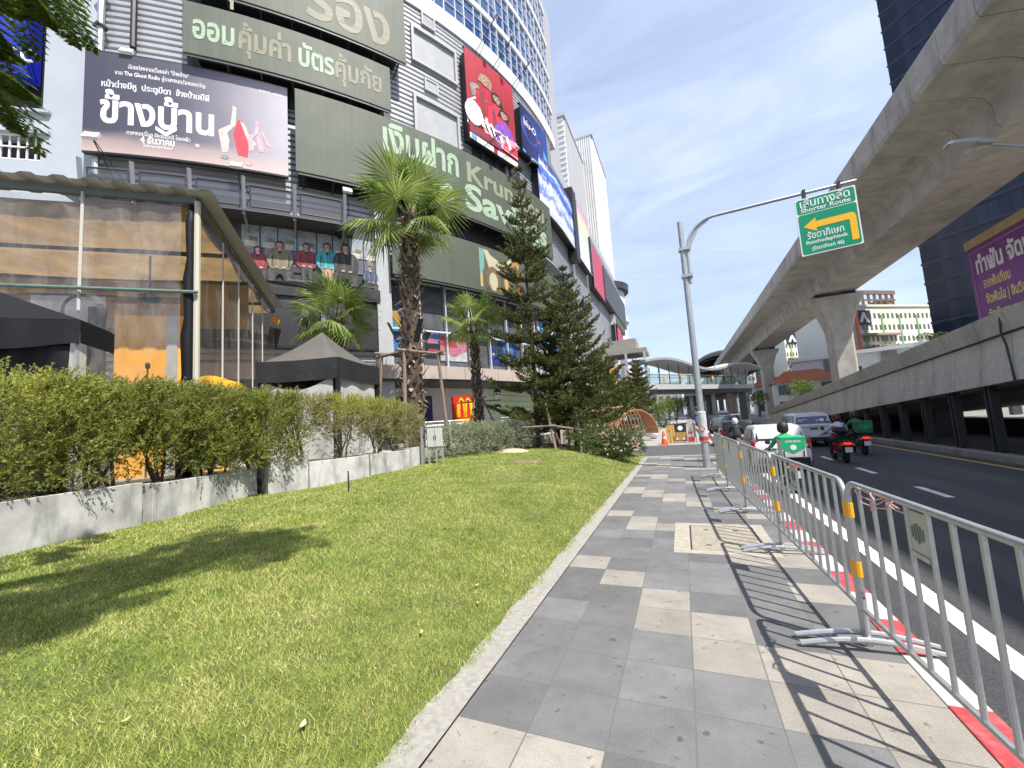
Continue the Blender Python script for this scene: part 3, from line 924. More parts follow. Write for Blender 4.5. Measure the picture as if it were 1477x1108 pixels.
# the three green screens
sB, zB = pick(586, 92, 1.1); sA = pick(263, 40, 1.1)[0]
scr = led_screen('topmost dark green screen cut by the photo edge, tan Thai letters', sA, sB, zB, zB + 6.2)
s1_, _ = pick(440, 20, 1.11)
def fit(px0, px1, py, off=1.11): return pick(px0, py, off)[0], pick(px1, py, off)[0]
a_, b_ = fit(442, 562, 40)
zt_b = pick(500, 42, 1.11)[1]
lettering([('รอง', a_, zt_b, 3.2, dict(bold=.022), b_ - a_)], fmap(0, 0, 1.105), m_gl3, scr)
a_, b_ = fit(325, 350, 5); zz = pick(338, 6, 1.11)[1]
lettering([('คุ้ม', a_ - .2, zz + .55, 3.0, dict(bold=.022), b_ - a_ + .5)], fmap(0, 0, 1.105), m_gl2, scr, name='green_lettering')
sA, z1_ = pick(264, 2, 1.1); sB, _ = pick(562, 100, 1.1); z1_ = pick(410, 40, 1.1)[1]; z0_ = pick(404, 107, 1.1)[1]
scr = led_screen('middle dark green screen with the long Thai line in green and tan', sA, sB, z0_, z1_)
zb = z0_ + (z1_ - z0_) * .32
for st, p0, p1, mt_ in (('ออม', 277, 338, m_gl1), ('คุ้มค่า', 344, 420, m_gl3), ('บัตร', 431, 482, m_gl1), ('คุ้มภัย', 484, 550, m_gl3)):
    a_, b_ = fit(p0, p1, 80 + (p0 - 277) * .16)
    lettering([(st, a_, zb, (z1_ - z0_) * .62, dict(bold=.028), b_ - a_)], fmap(0, 0, 1.105), mt_, scr)
sA, z1_ = pick(425, 127, 1.1); _, z0_ = pick(428, 246, 1.1); sB = pick(795, 330, 1.1)[0]
scr = led_screen('longest dark green screen behind the palm, pale green Thai and Latin words', sA, sB, z0_, z1_)
a_, b_ = fit(553, 660, 215)
zz = pick(553, 209, 1.11)[1]
zbase = z0_ + (z1_ - z0_) * .56
lettering([('เงินฝาก', a_, zbase, 2.15, dict(bold=.03), b_ - a_)], fmap(0, 0, 1.105), m_gl1, scr)
a_, b_ = fit(675, 781, 270)
lettering([('Krungthai', a_, zbase, 1.75, dict(bold=.024), b_ - a_)], fmap(0, 0, 1.105), m_gl2, scr, name='olive_lettering')
a_, b_ = fit(636, 656, 295); zb2 = z0_ + (z1_ - z0_) * .14
lettering([('e', a_, zb2, 2.15, dict(bold=.03), b_ - a_)], fmap(0, 0, 1.105), m_gl1, scr)
a_, b_ = fit(672, 785, 300)
lettering([('Savings', a_, zb2, 2.2, dict(bold=.03), b_ - a_)], fmap(0, 0, 1.105), m_gl1, scr)
sA, z1_ = pick(565, 340, 1.1); z1_ = pick(692, 353, 1.1)[1]; z0_ = pick(692, 418, 1.1)[1]
sB = pick(806, 400, 1.1)[0]
scr = led_screen('lowest dark screen with an orange picture, above the shop windows', sA, sB, z0_, z1_)
a_, b_ = fit(692, 748, 385)
mp_ = fmap(a_, z0_ + .25, 1.105); W_, H_ = b_ - a_, (z1_ - z0_) * .84
pic = MB()
cols_ = ['led_gold', 'led_orange', 'led_teal', 'led_cream', 'led_brown']
pmats = [glow('led_gold', (.62, .45, .16), .15), glow('led_orange', (.62, .24, .07), .15), glow('led_teal', (.2, .42, .38), .15), glow('led_cream', (.6, .55, .38), .15), glow('led_brown', (.2, .13, .06), .2)]
for k, (c, pts) in enumerate([(0, rect(0, 0, 1, 1)), (2, [(0, .3), (0, 1), (.12, 1), (.1, .5)]), (1, [(.35, 0), (1, 0), (1, .62)]), (3, [(.1, 1), (.25, .35), (.5, .6), (.9, 1)]), (1, [(.55, .5), (1, 1.1), (1, .9), (.6, .62)]), (4, disc(.3, .25, .17, .35)), (3, disc(.3, .2, .1, .24)), (4, disc(.62, .3, .1, .3)), (0, disc(.62, .26, .05, .2))]):
    flat_poly(pic, [(x * W_, y * H_) for x, y in pts], mp_, .002 + .0015 * k, c)
pic.build('picture', pmats, scr, fix=False)

# black panels: dark gaps between the screens, plus painted shade beneath them
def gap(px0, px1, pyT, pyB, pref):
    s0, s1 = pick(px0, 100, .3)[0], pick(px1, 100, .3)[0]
    b = MB(); fstrip(b, s0, s1, pick(pref, pyB, .3)[1], pick(pref, pyT, .3)[1], .02, .16); b.build('gap_shade_panel', m_black, mall)
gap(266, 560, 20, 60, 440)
gap(268, 562, 105, 150, 404)  # shade under the middle screen, drawn as a black panel
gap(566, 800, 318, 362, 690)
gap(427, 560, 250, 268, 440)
# ------------------------------------------------------------------ billboards
def print_mat(name, ramp, axis='x', noise=None, rough=.5, second=None):
    """printed picture: colours along the sheet (Generated coordinates run over the sheet itself)"""
    m = bpy.data.materials.new(name); m.use_nodes = True
    t = m.node_tree; b = t.nodes['Principled BSDF']; lk = t.links.new
    tc = t.nodes.new('ShaderNodeTexCoord'); sx = t.nodes.new('ShaderNodeSeparateXYZ'); lk(tc.outputs['Generated'], sx.inputs[0])
    n = t.nodes.new('ShaderNodeTexNoise'); n.inputs['Scale'].default_value = (noise or (3, .1))[0]; n.inputs['Detail'].default_value = 6
    lk(tc.outputs['Generated'], n.inputs['Vector'])
    def ramp_node(axis, ramp):
        r = t.nodes.new('ShaderNodeValToRGB'); e = r.color_ramp.elements
        while len(e) > 1: e.remove(e[0])
        e[0].position, e[0].color = ramp[0][0], (*ramp[0][1], 1)
        for p, c in ramp[1:]:
            q = e.new(p); q.color = (*c, 1)
        a = t.nodes.new('ShaderNodeMath'); a.operation = 'MULTIPLY_ADD'; a.inputs[1].default_value = (noise or (3, .1))[1]
        o_ = t.nodes.new('ShaderNodeMath'); o_.operation = 'SUBTRACT'; o_.inputs[1].default_value = (noise or (3, .1))[1] / 2
        lk(sx.outputs['xyz'.index(axis)], o_.inputs[0]); lk(n.outputs['Fac'], a.inputs[0]); lk(o_.outputs[0], a.inputs[2]); lk(a.outputs[0], r.inputs[0])
        return r
    r = ramp_node(axis, ramp); out = r.outputs[0]
    if second:
        r2 = ramp_node(second[0], second[1])           # ramp over the other axis, mixed by its own factor ramp
        f = ramp_node(second[0], [(p, (v, v, v)) for p, v in second[2]])
        x = t.nodes.new('ShaderNodeMix'); x.data_type = 'RGBA'
        lk(f.outputs[0], x.inputs[0]); lk(out, x.inputs[6]); lk(r2.outputs[0], x.inputs[7]); out = x.outputs[2]
    lk(out, b.inputs['Base Color']); b.inputs['Roughness'].default_value = rough
    return m
m_txt = mat('print_lettering_white', (.80, .79, .80), .5)
def billboard(name, label, s0, s1, z0, z1, off, sheet_mat, shapes=(), lines=(), back=.1, group=None, frame=True, cat='billboard', tmat=None):
    t = thing(name, label, cat, fp((s0 + s1) / 2, off, z0), group=group)
    b = MB(); fstrip(b, s0, s1, z0, z1, off - .05, off, step=.7); b.build('sheet', sheet_mat, t)
    if frame:
        b = MB()
        fstrip(b, s0 + .15, s1 - .15, z0 + .15, z1 - .15, back, off - .055)
        for z in (z0 - .07, z1 + .002): fstrip(b, s0, s1, z, z + .068, off - .2, off - .01)
        b.build('frame', m_black, t)
    W_, H_ = s1 - s0, z1 - z0
    mp_ = fmap(s0, z0, off)
    if shapes:
        cs = sorted({c for c, _ in shapes}); mb = MB()
        for k, (c, pts) in enumerate(shapes):
            flat_poly(mb, [(x * W_, y * H_) for x, y in pts], mp_, .003 + .0012 * k, cs.index(c))
        mb.build('picture', [pm(c) for c in cs], t, fix=False)
    if lines:
        lettering([(st, x * W_, y * H_, h * H_, kw, (w * W_ if w else None)) for st, x, y, h, w, kw in lines], mp_, tmat or m_txt, t, eps=.001)
    return t
pal.update({'slate': (.10, .10, .14), 'dress_red': (.62, .03, .06), 'pale': (.62, .5, .44), 'sand': (.5, .36, .30), 'tan': (.30, .22, .13), 'teal': (.03, .28, .32), 'maroon': (.22, .03, .04), 'leather': (.025, .024, .026), 'denim': (.05, .07, .13), 'window': (.26, .30, .33), 'hair': (.025, .018, .016), 'olive': (.17, .15, .09), 'grey': (.22, .22, .24), 'violet': (.22, .07, .42), 'crimson': (.40, .015, .03), 'cream': (.5, .45, .37), 'rose': (.8, .35, .4), 'lime': (.5, .6, .2), 'lilac': (.5, .45, .7)})
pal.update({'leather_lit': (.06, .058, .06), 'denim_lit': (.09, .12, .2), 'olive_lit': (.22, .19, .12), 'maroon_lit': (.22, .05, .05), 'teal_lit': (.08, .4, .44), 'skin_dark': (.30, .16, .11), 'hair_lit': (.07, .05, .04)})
def person_print(x, y, h, a, coat, legs, skin='skin', hair='hair', seated=False):
    """a printed figure (x,y feet, h height, a = width/height ratio of the sheet)"""
    w = h * a
    P = lambda pts: [(x + px * w, y + py * h) for px, py in pts]
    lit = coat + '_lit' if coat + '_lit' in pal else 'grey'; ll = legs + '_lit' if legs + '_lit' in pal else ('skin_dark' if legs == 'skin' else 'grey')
    out = []
    if seated: out += [(legs, P([(-.2, 0), (-.1, 0), (-.06, .26), (0, .3), (.05, .26), (.1, 0), (.21, 0), (.22, .2), (.25, .36), (.16, .46), (-.16, .46), (-.25, .36), (-.23, .2)])), (ll, P([(-.2, .1), (-.12, .1), (-.09, .36), (-.2, .38)])), (ll, P([(.12, .08), (.16, .08), (.2, .36), (.1, .36)]))]
    else: out += [(legs, P([(-.10, 0), (-.03, 0), (-.01, .25), (0, .40), (.02, .25), (.05, 0), (.12, 0), (.12, .5), (-.12, .5)])), (ll, P([(-.09, .05), (-.06, .05), (-.04, .45), (-.10, .45)])), (ll, P([(.07, .05), (.09, .05), (.10, .45), (.05, .45)]))]
    out += [(coat, P([(-.15, .40), (-.19, .44), (-.235, .58), (-.225, .70), (-.17, .79), (-.06, .83), (.06, .83), (.17, .79), (.225, .70), (.235, .58), (.19, .44), (.15, .40)])),
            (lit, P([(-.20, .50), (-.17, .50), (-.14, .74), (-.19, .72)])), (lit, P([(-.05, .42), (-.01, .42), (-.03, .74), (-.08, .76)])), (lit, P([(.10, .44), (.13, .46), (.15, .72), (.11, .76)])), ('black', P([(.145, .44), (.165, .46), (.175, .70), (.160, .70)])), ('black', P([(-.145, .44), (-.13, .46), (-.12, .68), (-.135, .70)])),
            ('black', P([(-.05, .83), (0, .70), (.05, .83)])), (skin, P([(-.035, .79), (.035, .79), (.04, .87), (-.04, .87)])), (hair, P(disc(0, .925, .082, .085, 14))), (skin, P([(-.055, .94), (-.058, .90), (-.04, .855), (0, .838), (.04, .855), (.058, .90), (.055, .94), (.02, .955), (-.03, .955)])),
            ('skin_dark', P([(.02, .95), (.055, .94), (.058, .90), (.04, .855), (.01, .84), (.03, .89)])), (hair, P([(-.045, .916), (-.012, .916), (-.012, .907), (-.045, .907)])), (hair, P([(.012, .916), (.045, .916), (.045, .907), (.012, .907)])), ('skin_dark', P([(-.008, .905), (.008, .905), (.012, .882), (-.012, .882)])), ('maroon', P([(-.02, .866), (.02, .866), (.015, .859), (-.015, .859)])),
            ('hair_lit', P([(-.06, .97), (-.01, .995), (.03, .99), (-.02, .975)])), (skin, P(disc(-.06, .44, .035, .022, 8))), (skin, P(disc(.07, .435, .035, .022, 8)))]
    return out
# left film billboard: dark sheet paling to the right, pale floor, two red figures
sA, zA = pick(123, 72, .7); sB, zB = pick(416, 254, .7)
zA = pick(416, 128, .7)[1]
asp = (zA - zB) / (sB - sA)
m_h = print_mat('print_dusk', [(0, (.045, .046, .07)), (.45, (.07, .07, .10)), (.65, (.16, .15, .19)), (1, (.40, .37, .42))], 'x', (4, .12),
                second=('z', [(0, (.60, .45, .40)), (.3, (.4, .3, .3))], [(0, .75), (.12, .55), (.22, 0), (1, 0)]))
def arms(x, y, s, c): return [(c, [(x + px * s * asp, y + py * s) for px, py in pts]) for pts in (
    [(-.28, 0), (-.18, .02), (-.16, .28), (-.2, .42), (-.06, .62), (-.04, 1.0), (-.1, 1.05), (-.14, .62), (-.34, .46)], [(.02, .72), (.08, .7), (.22, .35), (.3, .3), (.26, .24), (.16, .3)])]
shp = [('dress_red', [(.735, .13), (.71, .35), (.735, .52), (.76, .5), (.79, .3), (.785, .12)])] + arms(.74, .14, .5, 'pale') + \
      [('dress_red', [(.83, .45), (.80, .55), (.815, .5)]), ('rose', [(.845, .2), (.83, .36), (.85, .42), (.87, .22)])] + arms(.85, .2, .33, 'rose') + [('rose', disc(.535, .165, .012, .02)), ('sand', disc(.79, .07, .02, .03)), ('grey', disc(.67, .09, .02, .02))]
bb = billboard('film_billboard', 'dusky film billboard with big white Thai title and two red figures, above the catwalk', sA, sB, zB, zA, .7, m_h, shp,
    [('ข้างบ้าน', .075, .30, .38, .54, dict(bold=.03)), ('หน้าต่างมีหู  ประตูมีตา  ข้างบ้านมีผี', .08, .655, .085, .51, dict(bold=.025)),
     ('ดัดแปลงจากเรื่องเล่า "ข้างบ้าน"', .2, .865, .06, .29, dict(bold=.02)), ('จาก The Ghost Radio สู่ภาพยนตร์สยองขวัญ', .14, .79, .06, .43, dict(bold=.02)),
     ('ภาพยนตร์โดย อัครเดชรติ โกมลผิว', .2, .195, .055, .30, dict(bold=.02)), ('4 ธันวาคม', .265, .125, .095, .16, dict(bold=.03)), ('ในโรงภาพยนตร์', .28, .085, .04, .14, dict(bold=.02)),
     ('GHOST  LIGHT', .845, .88, .045, .13, dict(bold=.01))])
mk = MB(); flat_poly(mk, [(x * (sB - sA), y * (zA - zB)) for x, y in [(.335, .27), (.385, .215), (.435, .29), (.435, .33), (.385, .26), (.335, .31)]], fmap(sA, zB, .7), .012, 0)
mk.build('title_mark', m_txt, bb, fix=False)
def flood(name, label, s, z, off0, reach, dz, size=.34, group='floodlights on the mall front'):
    t = thing(name, label, 'floodlight', fp(s, off0, z), group=group)
    p0 = fp(s, off0, z); p1 = fp(s + .1, off0 + reach, z + dz); n = fn_(s); tg = ftan(s)
    b = MB(); b.tube([p0, p1], .025, 6); b.tube([fp(s + .35, off0, z - .05), p1], .02, 6); b.build('arm', m_dgrey, t)
    d = (-n + Vector((0, 0, .6 if dz <= 0 else -.6))).normalized(); r = tg; u = r.cross(d).normalized()
    b = MB(); b.obox(p1, r, u, d, size / 2, size * .36, .07); b.build('housing', mat('lamp_white', (.62, .62, .6), .45), t, bev=.015)
    b = MB(); b.obox(p1 + d * .076, r, u, d, size / 2 - .03, size * .36 - .03, .004); b.build('lens', mat('lamp_lens', (.75, .76, .74), .15), t)
flood('floodlight', 'floodlight on a slanting arm at the bottom left corner of the dusky film billboard', pick(165, 262, .2)[0], pick(165, 235, 1.5)[1], .2, 1.5, .9, .5)
flood('floodlight', 'floodlight on a thin mast below the two red figures of the film billboard', pick(350, 285, .2)[0], pick(350, 262, 1.6)[1], .2, 1.7, .5, .42)
flood('floodlight', 'small floodlight above the left film billboard beside the downpipe clamp', pick(190, 66, .2)[0], pick(190, 76, .7)[1], .2, .5, .02, .45)
flood('floodlight', 'floodlight reaching out beside the tall palm crown, right end of the catwalk', pick(492, 290, .2)[0], pick(470, 288, 1.2)[1], .2, 1.3, .5, .42)
# dark group film poster
sA = pick(290, 300, .4)[0]; sB, zB = pick(553, 504, .4); zA = pick(482, 309, .4)[1]
asp = (zA - zB) / (sB - sA)
m_d = print_mat('print_night', [(0, (.020, .019, .026)), (.5, (.030, .029, .038)), (1, (.05, .048, .062))], 'z', (5, .35))
sh = []
for x0, x1 in ((.20, .292), (.30, .385), (.392, .49), (.497, .60), (.608, .695), (.702, .79), (.797, .885), (.892, .975)):
    sh.append(('window', rect(x0, .68, x1, .83))); sh.append(('slate', rect(x0, .56, x1, .67))); sh.append(('grey', rect(x0 + .02, .60, x1 - .03, .68))); sh.append(('cream', rect(x0 + .012, .68, x1 - .02, .72))); sh.append(('olive', rect(x0 + .04, .72, x1 - .01, .75)))
sh += [('black', rect(.22, .40, .985, .545)), ('leather', rect(.45, .52, .56, .56)), ('slate', rect(.24, .385, .96, .402))]
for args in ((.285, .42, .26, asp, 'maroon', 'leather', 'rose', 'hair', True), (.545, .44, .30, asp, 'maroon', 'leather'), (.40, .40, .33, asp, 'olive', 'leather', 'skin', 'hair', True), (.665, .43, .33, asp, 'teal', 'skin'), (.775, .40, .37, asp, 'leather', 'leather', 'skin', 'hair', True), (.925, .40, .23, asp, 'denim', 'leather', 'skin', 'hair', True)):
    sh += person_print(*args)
sh += [('leather', [(.22, .36), (.985, .36), (.985, .445), (.90, .455), (.86, .44), (.72, .45), (.60, .44), (.46, .45), (.36, .44), (.22, .45)]), ('slate', rect(.44, .452, .60, .462)), ('slate', rect(.80, .458, .95, .466)), ('black', [(.70, .86), (.73, .80), (.76, .80), (.74, .87)]), ('black', rect(.22, .352, .985, .40))]
sh += [('grey', [(.50, .13), (.52, .3), (.55, .24), (.56, .13), (.54, .2), (.52, .2)]), ('grey', rect(.62, .12, .65, .3))]
dp = billboard('film_poster', 'large dark film poster with six people before windows, left of the grey pilaster', sA, sB, zB, zA, .4, m_d, sh,
    [('ยัง', .46, .93, .05, None, dict(bold=.01))], back=.12)
# red drama poster and the navy bowling poster to its right
sA, zA = pick(669, 66, .8); sB, zB = pick(747, 244, .8); asp = (zA - zB) / (sB - sA)
m_r = print_mat('print_crimson', [(0, (.30, .02, .03)), (.6, (.34, .02, .03)), (1, (.42, .03, .05))], 'z', (3, .3))
sh = []
def face_print(x, y, s_, hc, tilt=0.):
    k = s_ * .62; a_ = asp * 1.0
    def P(pts): return [(x + (px * math.cos(tilt) - py * math.sin(tilt)) * k, y + (px * math.sin(tilt) + py * math.cos(tilt)) * k / asp * .62) for px, py in pts]
    return [(hc, P(disc(0, .15, 1.25, 1.45, 18))), (hc, P([(-1.2, .2), (-1.35, -1.5), (-.7, -1.3), (.7, -1.3), (1.35, -1.5), (1.2, .2)])), ('skin_dark', P([(-.3, -.8), (.3, -.8), (.38, -1.5), (-.38, -1.5)])),
        ('skin', P([(-.82, .5), (-.85, -.1), (-.6, -.75), (-.2, -1.08), (.2, -1.08), (.6, -.75), (.85, -.1), (.82, .5), (.3, .8), (-.3, .8)])), ('skin_dark', P([(.5, .6), (.82, .5), (.85, -.1), (.6, -.75), (.25, -1.05), (.55, -.3)])),
        (hc, P([(-.85, .3), (-.6, .95), (.3, 1.05), (.88, .3), (.5, .72), (-.1, .62), (-.5, .7)])), ('hair', P([(-.6, .32), (-.2, .36), (-.2, .28), (-.6, .22)])), ('hair', P([(.2, .36), (.6, .32), (.6, .22), (.2, .28)])), ('black', P(disc(-.38, .08, .17, .085, 8))), ('black', P(disc(.38, .08, .17, .085, 8))),
        ('skin_dark', P([(-.06, .1), (.06, .1), (.16, -.35), (-.16, -.35)])), ('dress_red', P([(-.3, -.62), (-.1, -.55), (.1, -.55), (.3, -.62), (.1, -.76), (-.1, -.76)]))]
for x, y, s_, c, cl_, hc, tl_ in ((.2, .585, .17, 'white', 'cream', 'grey', .25), (.37, .77, .16, 'crimson', 'maroon', 'tan', -.2), (.585, .655, .15, 'dress_red', 'maroon', 'hair', .15), (.73, .52, .15, 'violet', 'magenta', 'hair', -.25)):
    sh += [(c, [(x - .22, y - .42), (x - .2, y - .17), (x - .05, y - .08), (x + .06, y - .08), (x + .2, y - .17), (x + .26, y - .42)]), (cl_, [(x - .1, y - .42), (x - .12, y - .2), (x - .05, y - .12), (x - .02, y - .42)]), (cl_, [(x + .1, y - .42), (x + .12, y - .2), (x + .16, y - .22), (x + .18, y - .42)])] + face_print(x, y, s_, hc, tl_)
sh += [('white', disc(.1, .3, .16, .13)), ('rose', [(.6, .1), (.62, .25), (1, .3), (1, .1)]), ('dress_red', [(.65, .12), (.7, .2), (1, .22), (1, .12)]), ('violet', [(.45, .25), (.55, .36), (.8, .33), (.75, .22)]), ('maroon', [(0, .07), (0, .17), (.5, .14), (.62, .07)]),
       ('white', rect(0, 0, 1, .06)), ('sky', rect(.03, .01, .12, .05))]
for q in ([(.18, .30), (.25, .34), (.3, .2), (.24, .2)], [(.3, .27), (.36, .29), (.42, .19), (.37, .18)], [(.4, .3), (.44, .3), (.52, .16), (.48, .16)], [(.55, .27), (.6, .28), (.66, .17), (.6, .16)], [(.72, .24), (.76, .3), (.85, .18), (.8, .14)], [(.2, .3), (.5, .24), (.8, .27), (.5, .27)]):
    sh.append(('white', q))
for q in ([(.25, .17), (.8, .13), (.8, .145), (.25, .185)],): sh.append(('rose', q))
billboard('drama_poster', 'tall red poster with four faces and white brush script under the blue windows', sA, sB, zB, zA, .8, m_r, sh, [('ภาพยนตร์', .4, .10, .035, .25, dict(bold=.02))])
for k, px in enumerate((684, 708, 735)):
    s_, z_ = pick(px + 2, 66 + 74 * (px - 669) / 74 - 2, .3)
    flood('floodlight', ('first', 'second', 'third')[k] + ' arm lamp from the left above the tall red poster', s_, z_ + .1, .2, 2.0, 1.3, .3)
for k, px in enumerate((690, 715, 738)):
    s_, z_ = pick(px, 203 + 50 * (px - 676) / 71, .3)
    flood('floodlight', ('first', 'second', 'third')[k] + ' arm lamp from the left below the tall red poster', s_, z_ - .3, .2, 1.9, .3, .3)
sA, zA = pick(749, 148, .8); sB = pick(789, 215, .8)[0]; zB = pick(749, 212, .8)[1]
m_b = print_mat('print_navy', [(0, (.01, .012, .05)), (.5, (.02, .03, .14)), (1, (.02, .06, .28))], 'x', (3, .4))
billboard('bowling_poster', 'navy poster with white word and paper crane lights, right of the tall red poster', sA, sB, zB, zA, .8, m_b,
          [('blue', disc(.3, .6, .3, .28)), ('sky', [(.75, .05), (.8, .5), (.95, .4), (.95, .05)]), ('white', [(.78, .1), (.82, .35), (.88, .1)]), ('dress_red', disc(.62, .55, .05, .03)), ('white', disc(.6, .28, .02, .02)), ('sky', rect(0, 0, .5, .05))],
          [('blu-O', .1, .62, .2, .42, dict(bold=.02))])
# dark lower recess beneath those two posters
fbox_px('recess_panel', 680, 205, 752, 285, .02, .13, m_dgrey)
for px in (697, 716, 731):
    s_, z_ = pick(px, 255, .2); b = MB(); fstrip(b, s_ - .09, s_ + .09, z_ - 2.2, z_ + 2.0, .135, .3); b.build('mullion_post', m_panelg if px > 725 else m_dgrey, mall)
# banners along the straight part of the front
def straight_banner(name, label, pl, pr, pb, off, mt, shapes=(), group='banners along the far part of the mall front', lines=()):
    sA, zA = pick(*pl, off); sB = pick(*pr, off)[0]; zB = pick(*pb, off)[1]
    return billboard(name, label, sA, sB, zB, zA, off, mt, shapes, lines, group=group, cat='banner')
m_bw = print_mat('print_blue_white', [(0, (.03, .09, .45)), (.4, (.12, .25, .65)), (.55, (.75, .78, .82)), (.75, (.08, .12, .4)), (1, (.04, .06, .25))], 'z', (5, .9))
m_bw2 = print_mat('print_blue_white_low', [(0, (.5, .52, .62)), (.3, (.75, .77, .8)), (.5, (.10, .18, .62)), (.75, (.7, .74, .82)), (1, (.05, .10, .5))], 'z', (6, .9))
straight_banner('banner', 'upper blue and white banner with a red script band, beside the tall pine top', (776, 220), (828, 290), (799, 271), .85, m_bw, [('rose', [(.2, .05), (.2, .2), (1, .12), (1, .02)]), ('dress_red', [(.3, .09), (.3, .15), (.9, .10), (.9, .06)])])
straight_banner('banner', 'lower blue and white banner under the one with the red script', (776, 243), (830, 340), (788, 305), .85, m_bw2)
m_rb = print_mat('print_rainbow', [(0, (.7, .72, .74)), (.35, (.6, .65, .8)), (.6, (.55, .65, .45)), (.75, (.75, .7, .4)), (.9, (.7, .4, .5)), (1, (.5, .3, .5))], 'z', (3, .3))
straight_banner('banner', 'narrow rainbow tinted pale banner in the middle of the front', (831, 290), (850, 345), (837, 371), .85, m_rb)
m_rw = print_mat('print_red_white', [(0, (.55, .57, .66)), (.5, (.66, .66, .7)), (.75, (.62, .06, .12)), (1, (.5, .05, .1))], 'x', (4, .5))
straight_banner('banner', 'pale grey banner with a red right edge, before the dark hood', (853, 352), (869, 385), (857, 412), .85, m_rw)
fbox_px('dark_fin', 828, 280, 831.5, 372, .1, 1.0, m_black, off=.9)
fbox_px('dark_fin', 850.3, 345, 853, 392, .1, 1.0, m_black, off=.9)
# the far end: dark hood with lamps, pilaster, second dark screen, pink banner, rounded white bay
b = MB(); (sA, zA), (sB, zB) = pick(870, 383, 1.0), pick(899, 420, 1.0)
fstrip(b, sA, sB, zA - 4.5, zA, .1, 1.0, step=8); b.build('dark_hood', m_dgrey, mall)
b = MB(); s_ = pick(883, 440, .5)[0]; fstrip(b, s_ - .8, s_ + .8, 4, zA - 4.6, .1, .8); b.build('far_pilaster', m_wallw, mall)
b = MB(); (sA, zA2), (sB, _) = pick(886, 433, .9), pick(899, 450, .9); zz = pick(886, 462, .9)[1]
t = thing('led_screen', 'small far black screen under the dark hood at the end of the mall', 'screen', fp(sA, .9, zz), group='large screens on the mall front')
fstrip(b, sA, sB, zz, zA2, .4, .9, step=8); b.build('display', m_led, t)
b = MB(); fstrip(b, sA + .3, sB - .3, zz + .2, zA2 - .2, .1, .39, step=8); b.build('cabinet', m_black, t)
straight_banner('banner', 'far pink and white banner below the small far screen', (887, 466), (896, 480), (889, 497), .8, m_rw)
b = MB(); e0 = fp(S_END - 3, 0, 0)
b.lathe([(4.6, 9.3), (5.0, 9.4), (5.0, 10.2), (4.6, 10.3), (4.6, 13.5), (5.0, 13.6), (5.0, 14.4), (4.6, 14.5), (4.6, 19), (5, 19.1), (5, 20), (4.6, 20.1), (4.6, 25)], (e0.x - 3.8, e0.y, 0), 24); b.build('round_bay', m_spand, mall, smooth=True)
b = MB(); b.lathe([(5.4, 25.02), (5.5, 26.2), (3, 26.6)], (e0.x - 3.8, e0.y, 0), 24); b.build('bay_roof', m_dgrey, mall, smooth=True)
fbox_px('orange_column', 877, 505, 886, 531, .1, .9, mat('orange_paint', (.55, .13, .05), .6))
straight_banner('kiosk_banner', 'royal blue hoarding on top of the far canopy', (883, 534), (919, 537), (885, 553), 1.2, pm('blue'), [('white', rect(.05, .2, .2, .6)), ('sky', rect(.6, .3, .8, .5))])
# white service towers behind
m_wt = mat('tower_white', (.70, .70, .69), .6, noise=(.4, .05), stain=(.25, (.5, .5, .49), .4, (1, 1, .2)))
m_wt2 = mat('tower_grey', (.42, .43, .44), .6, noise=(.4, .06))
def rib_tower(name, label, px, py, Y, endpx, endpy, leftpx, vert=True, roof=0):
    c = atY(px, py, Y); e = atX(endpx, endpy, c.x); l = atY(leftpx, py, Y)
    t = thing(name, label, 'building', (c.x - 4, Y + 3, -.15))
    zt_ = c.z; x0 = l.x - 6
    b = MB(); b.box(x0, c.x, Y, e.y, 0, zt_)
    b.build('wall', m_wt, t)
    r = MB()
    if vert:
        for k in range(24):
            x = x0 + (c.x - x0) * (k + .5) / 24
            r.box(x - .14, x + .14, Y - .22, Y - .002, 0, zt_ + .3)
    else:
        for k in range(18):
            z = zt_ - .6 - k * .95
            r.box(x0, c.x, Y - .15, Y - .002, z, z + .32)
    r.build('ribbed_front', m_wt, t)
    q = MB(); q.box(c.x + .002, c.x + .2, Y + .5, e.y - .3, 0, zt_ - .4); q.build('side_panel', m_wt2 if not vert else m_wt, t)
    q = MB(); q.box(x0 - .2, c.x + .3, Y - .3, e.y + .1, zt_ + .002, zt_ + .5 if not vert else zt_ + .35); q.build('coping', m_wt2, t)
rib_tower('service_tower', 'nearer white service tower with horizontal ribs behind the glass floors', 812, 168, 62, 848, 272, 798, vert=False)
rib_tower('service_tower', 'taller far white service tower with vertical ribs, right of the other tower', 852, 196, 76, 874, 276, 822)

# ------------------------------------------------------------------ left grey building
cA = fp(SL, .15); dB = Vector((-.80, -.60, 0))     # runs from the mall corner away to the left
nB = Vector((.60, -.80, 0))
def pickB(px, py, off=0.):
    o = cA + nB * off; d = ray(px, py)
    k = nB.dot(o - CAM) / nB.dot(d); p = CAM + d * k
    return -(p - o).dot(dB), p.z                  # u grows to the right (0 at the corner)
gb = thing('grey_building', 'pale blue grey concrete building at the left edge with a blue sign', 'building', tuple(cA + dB * 6)[:2] + (0,))
m_gb = mat('pale_blue_concrete', (.36, .40, .44), .75, noise=(.7, .06), stain=(.6, (.27, .30, .33), .45, (1, 1, .3)))
def bslab(mb, u0, u1, z0, z1, o0, o1, m=0):
    P = lambda u, o: tuple((cA - dB * u + nB * o)[:2])
    return mb.hexa([P(u0, o0), P(u1, o0), P(u1, o1), P(u0, o1)], z0, z1, m)
uS, zS0 = pickB(46, 115); _, zS1 = pickB(46, 0); uE = pickB(95, 215)[0]; zG1 = pickB(95, 200)[1]; zG0 = pickB(95, 236)[1]; zR0 = pickB(60, 165)[1]; uR = pickB(62, 150)[0]
b = MB()
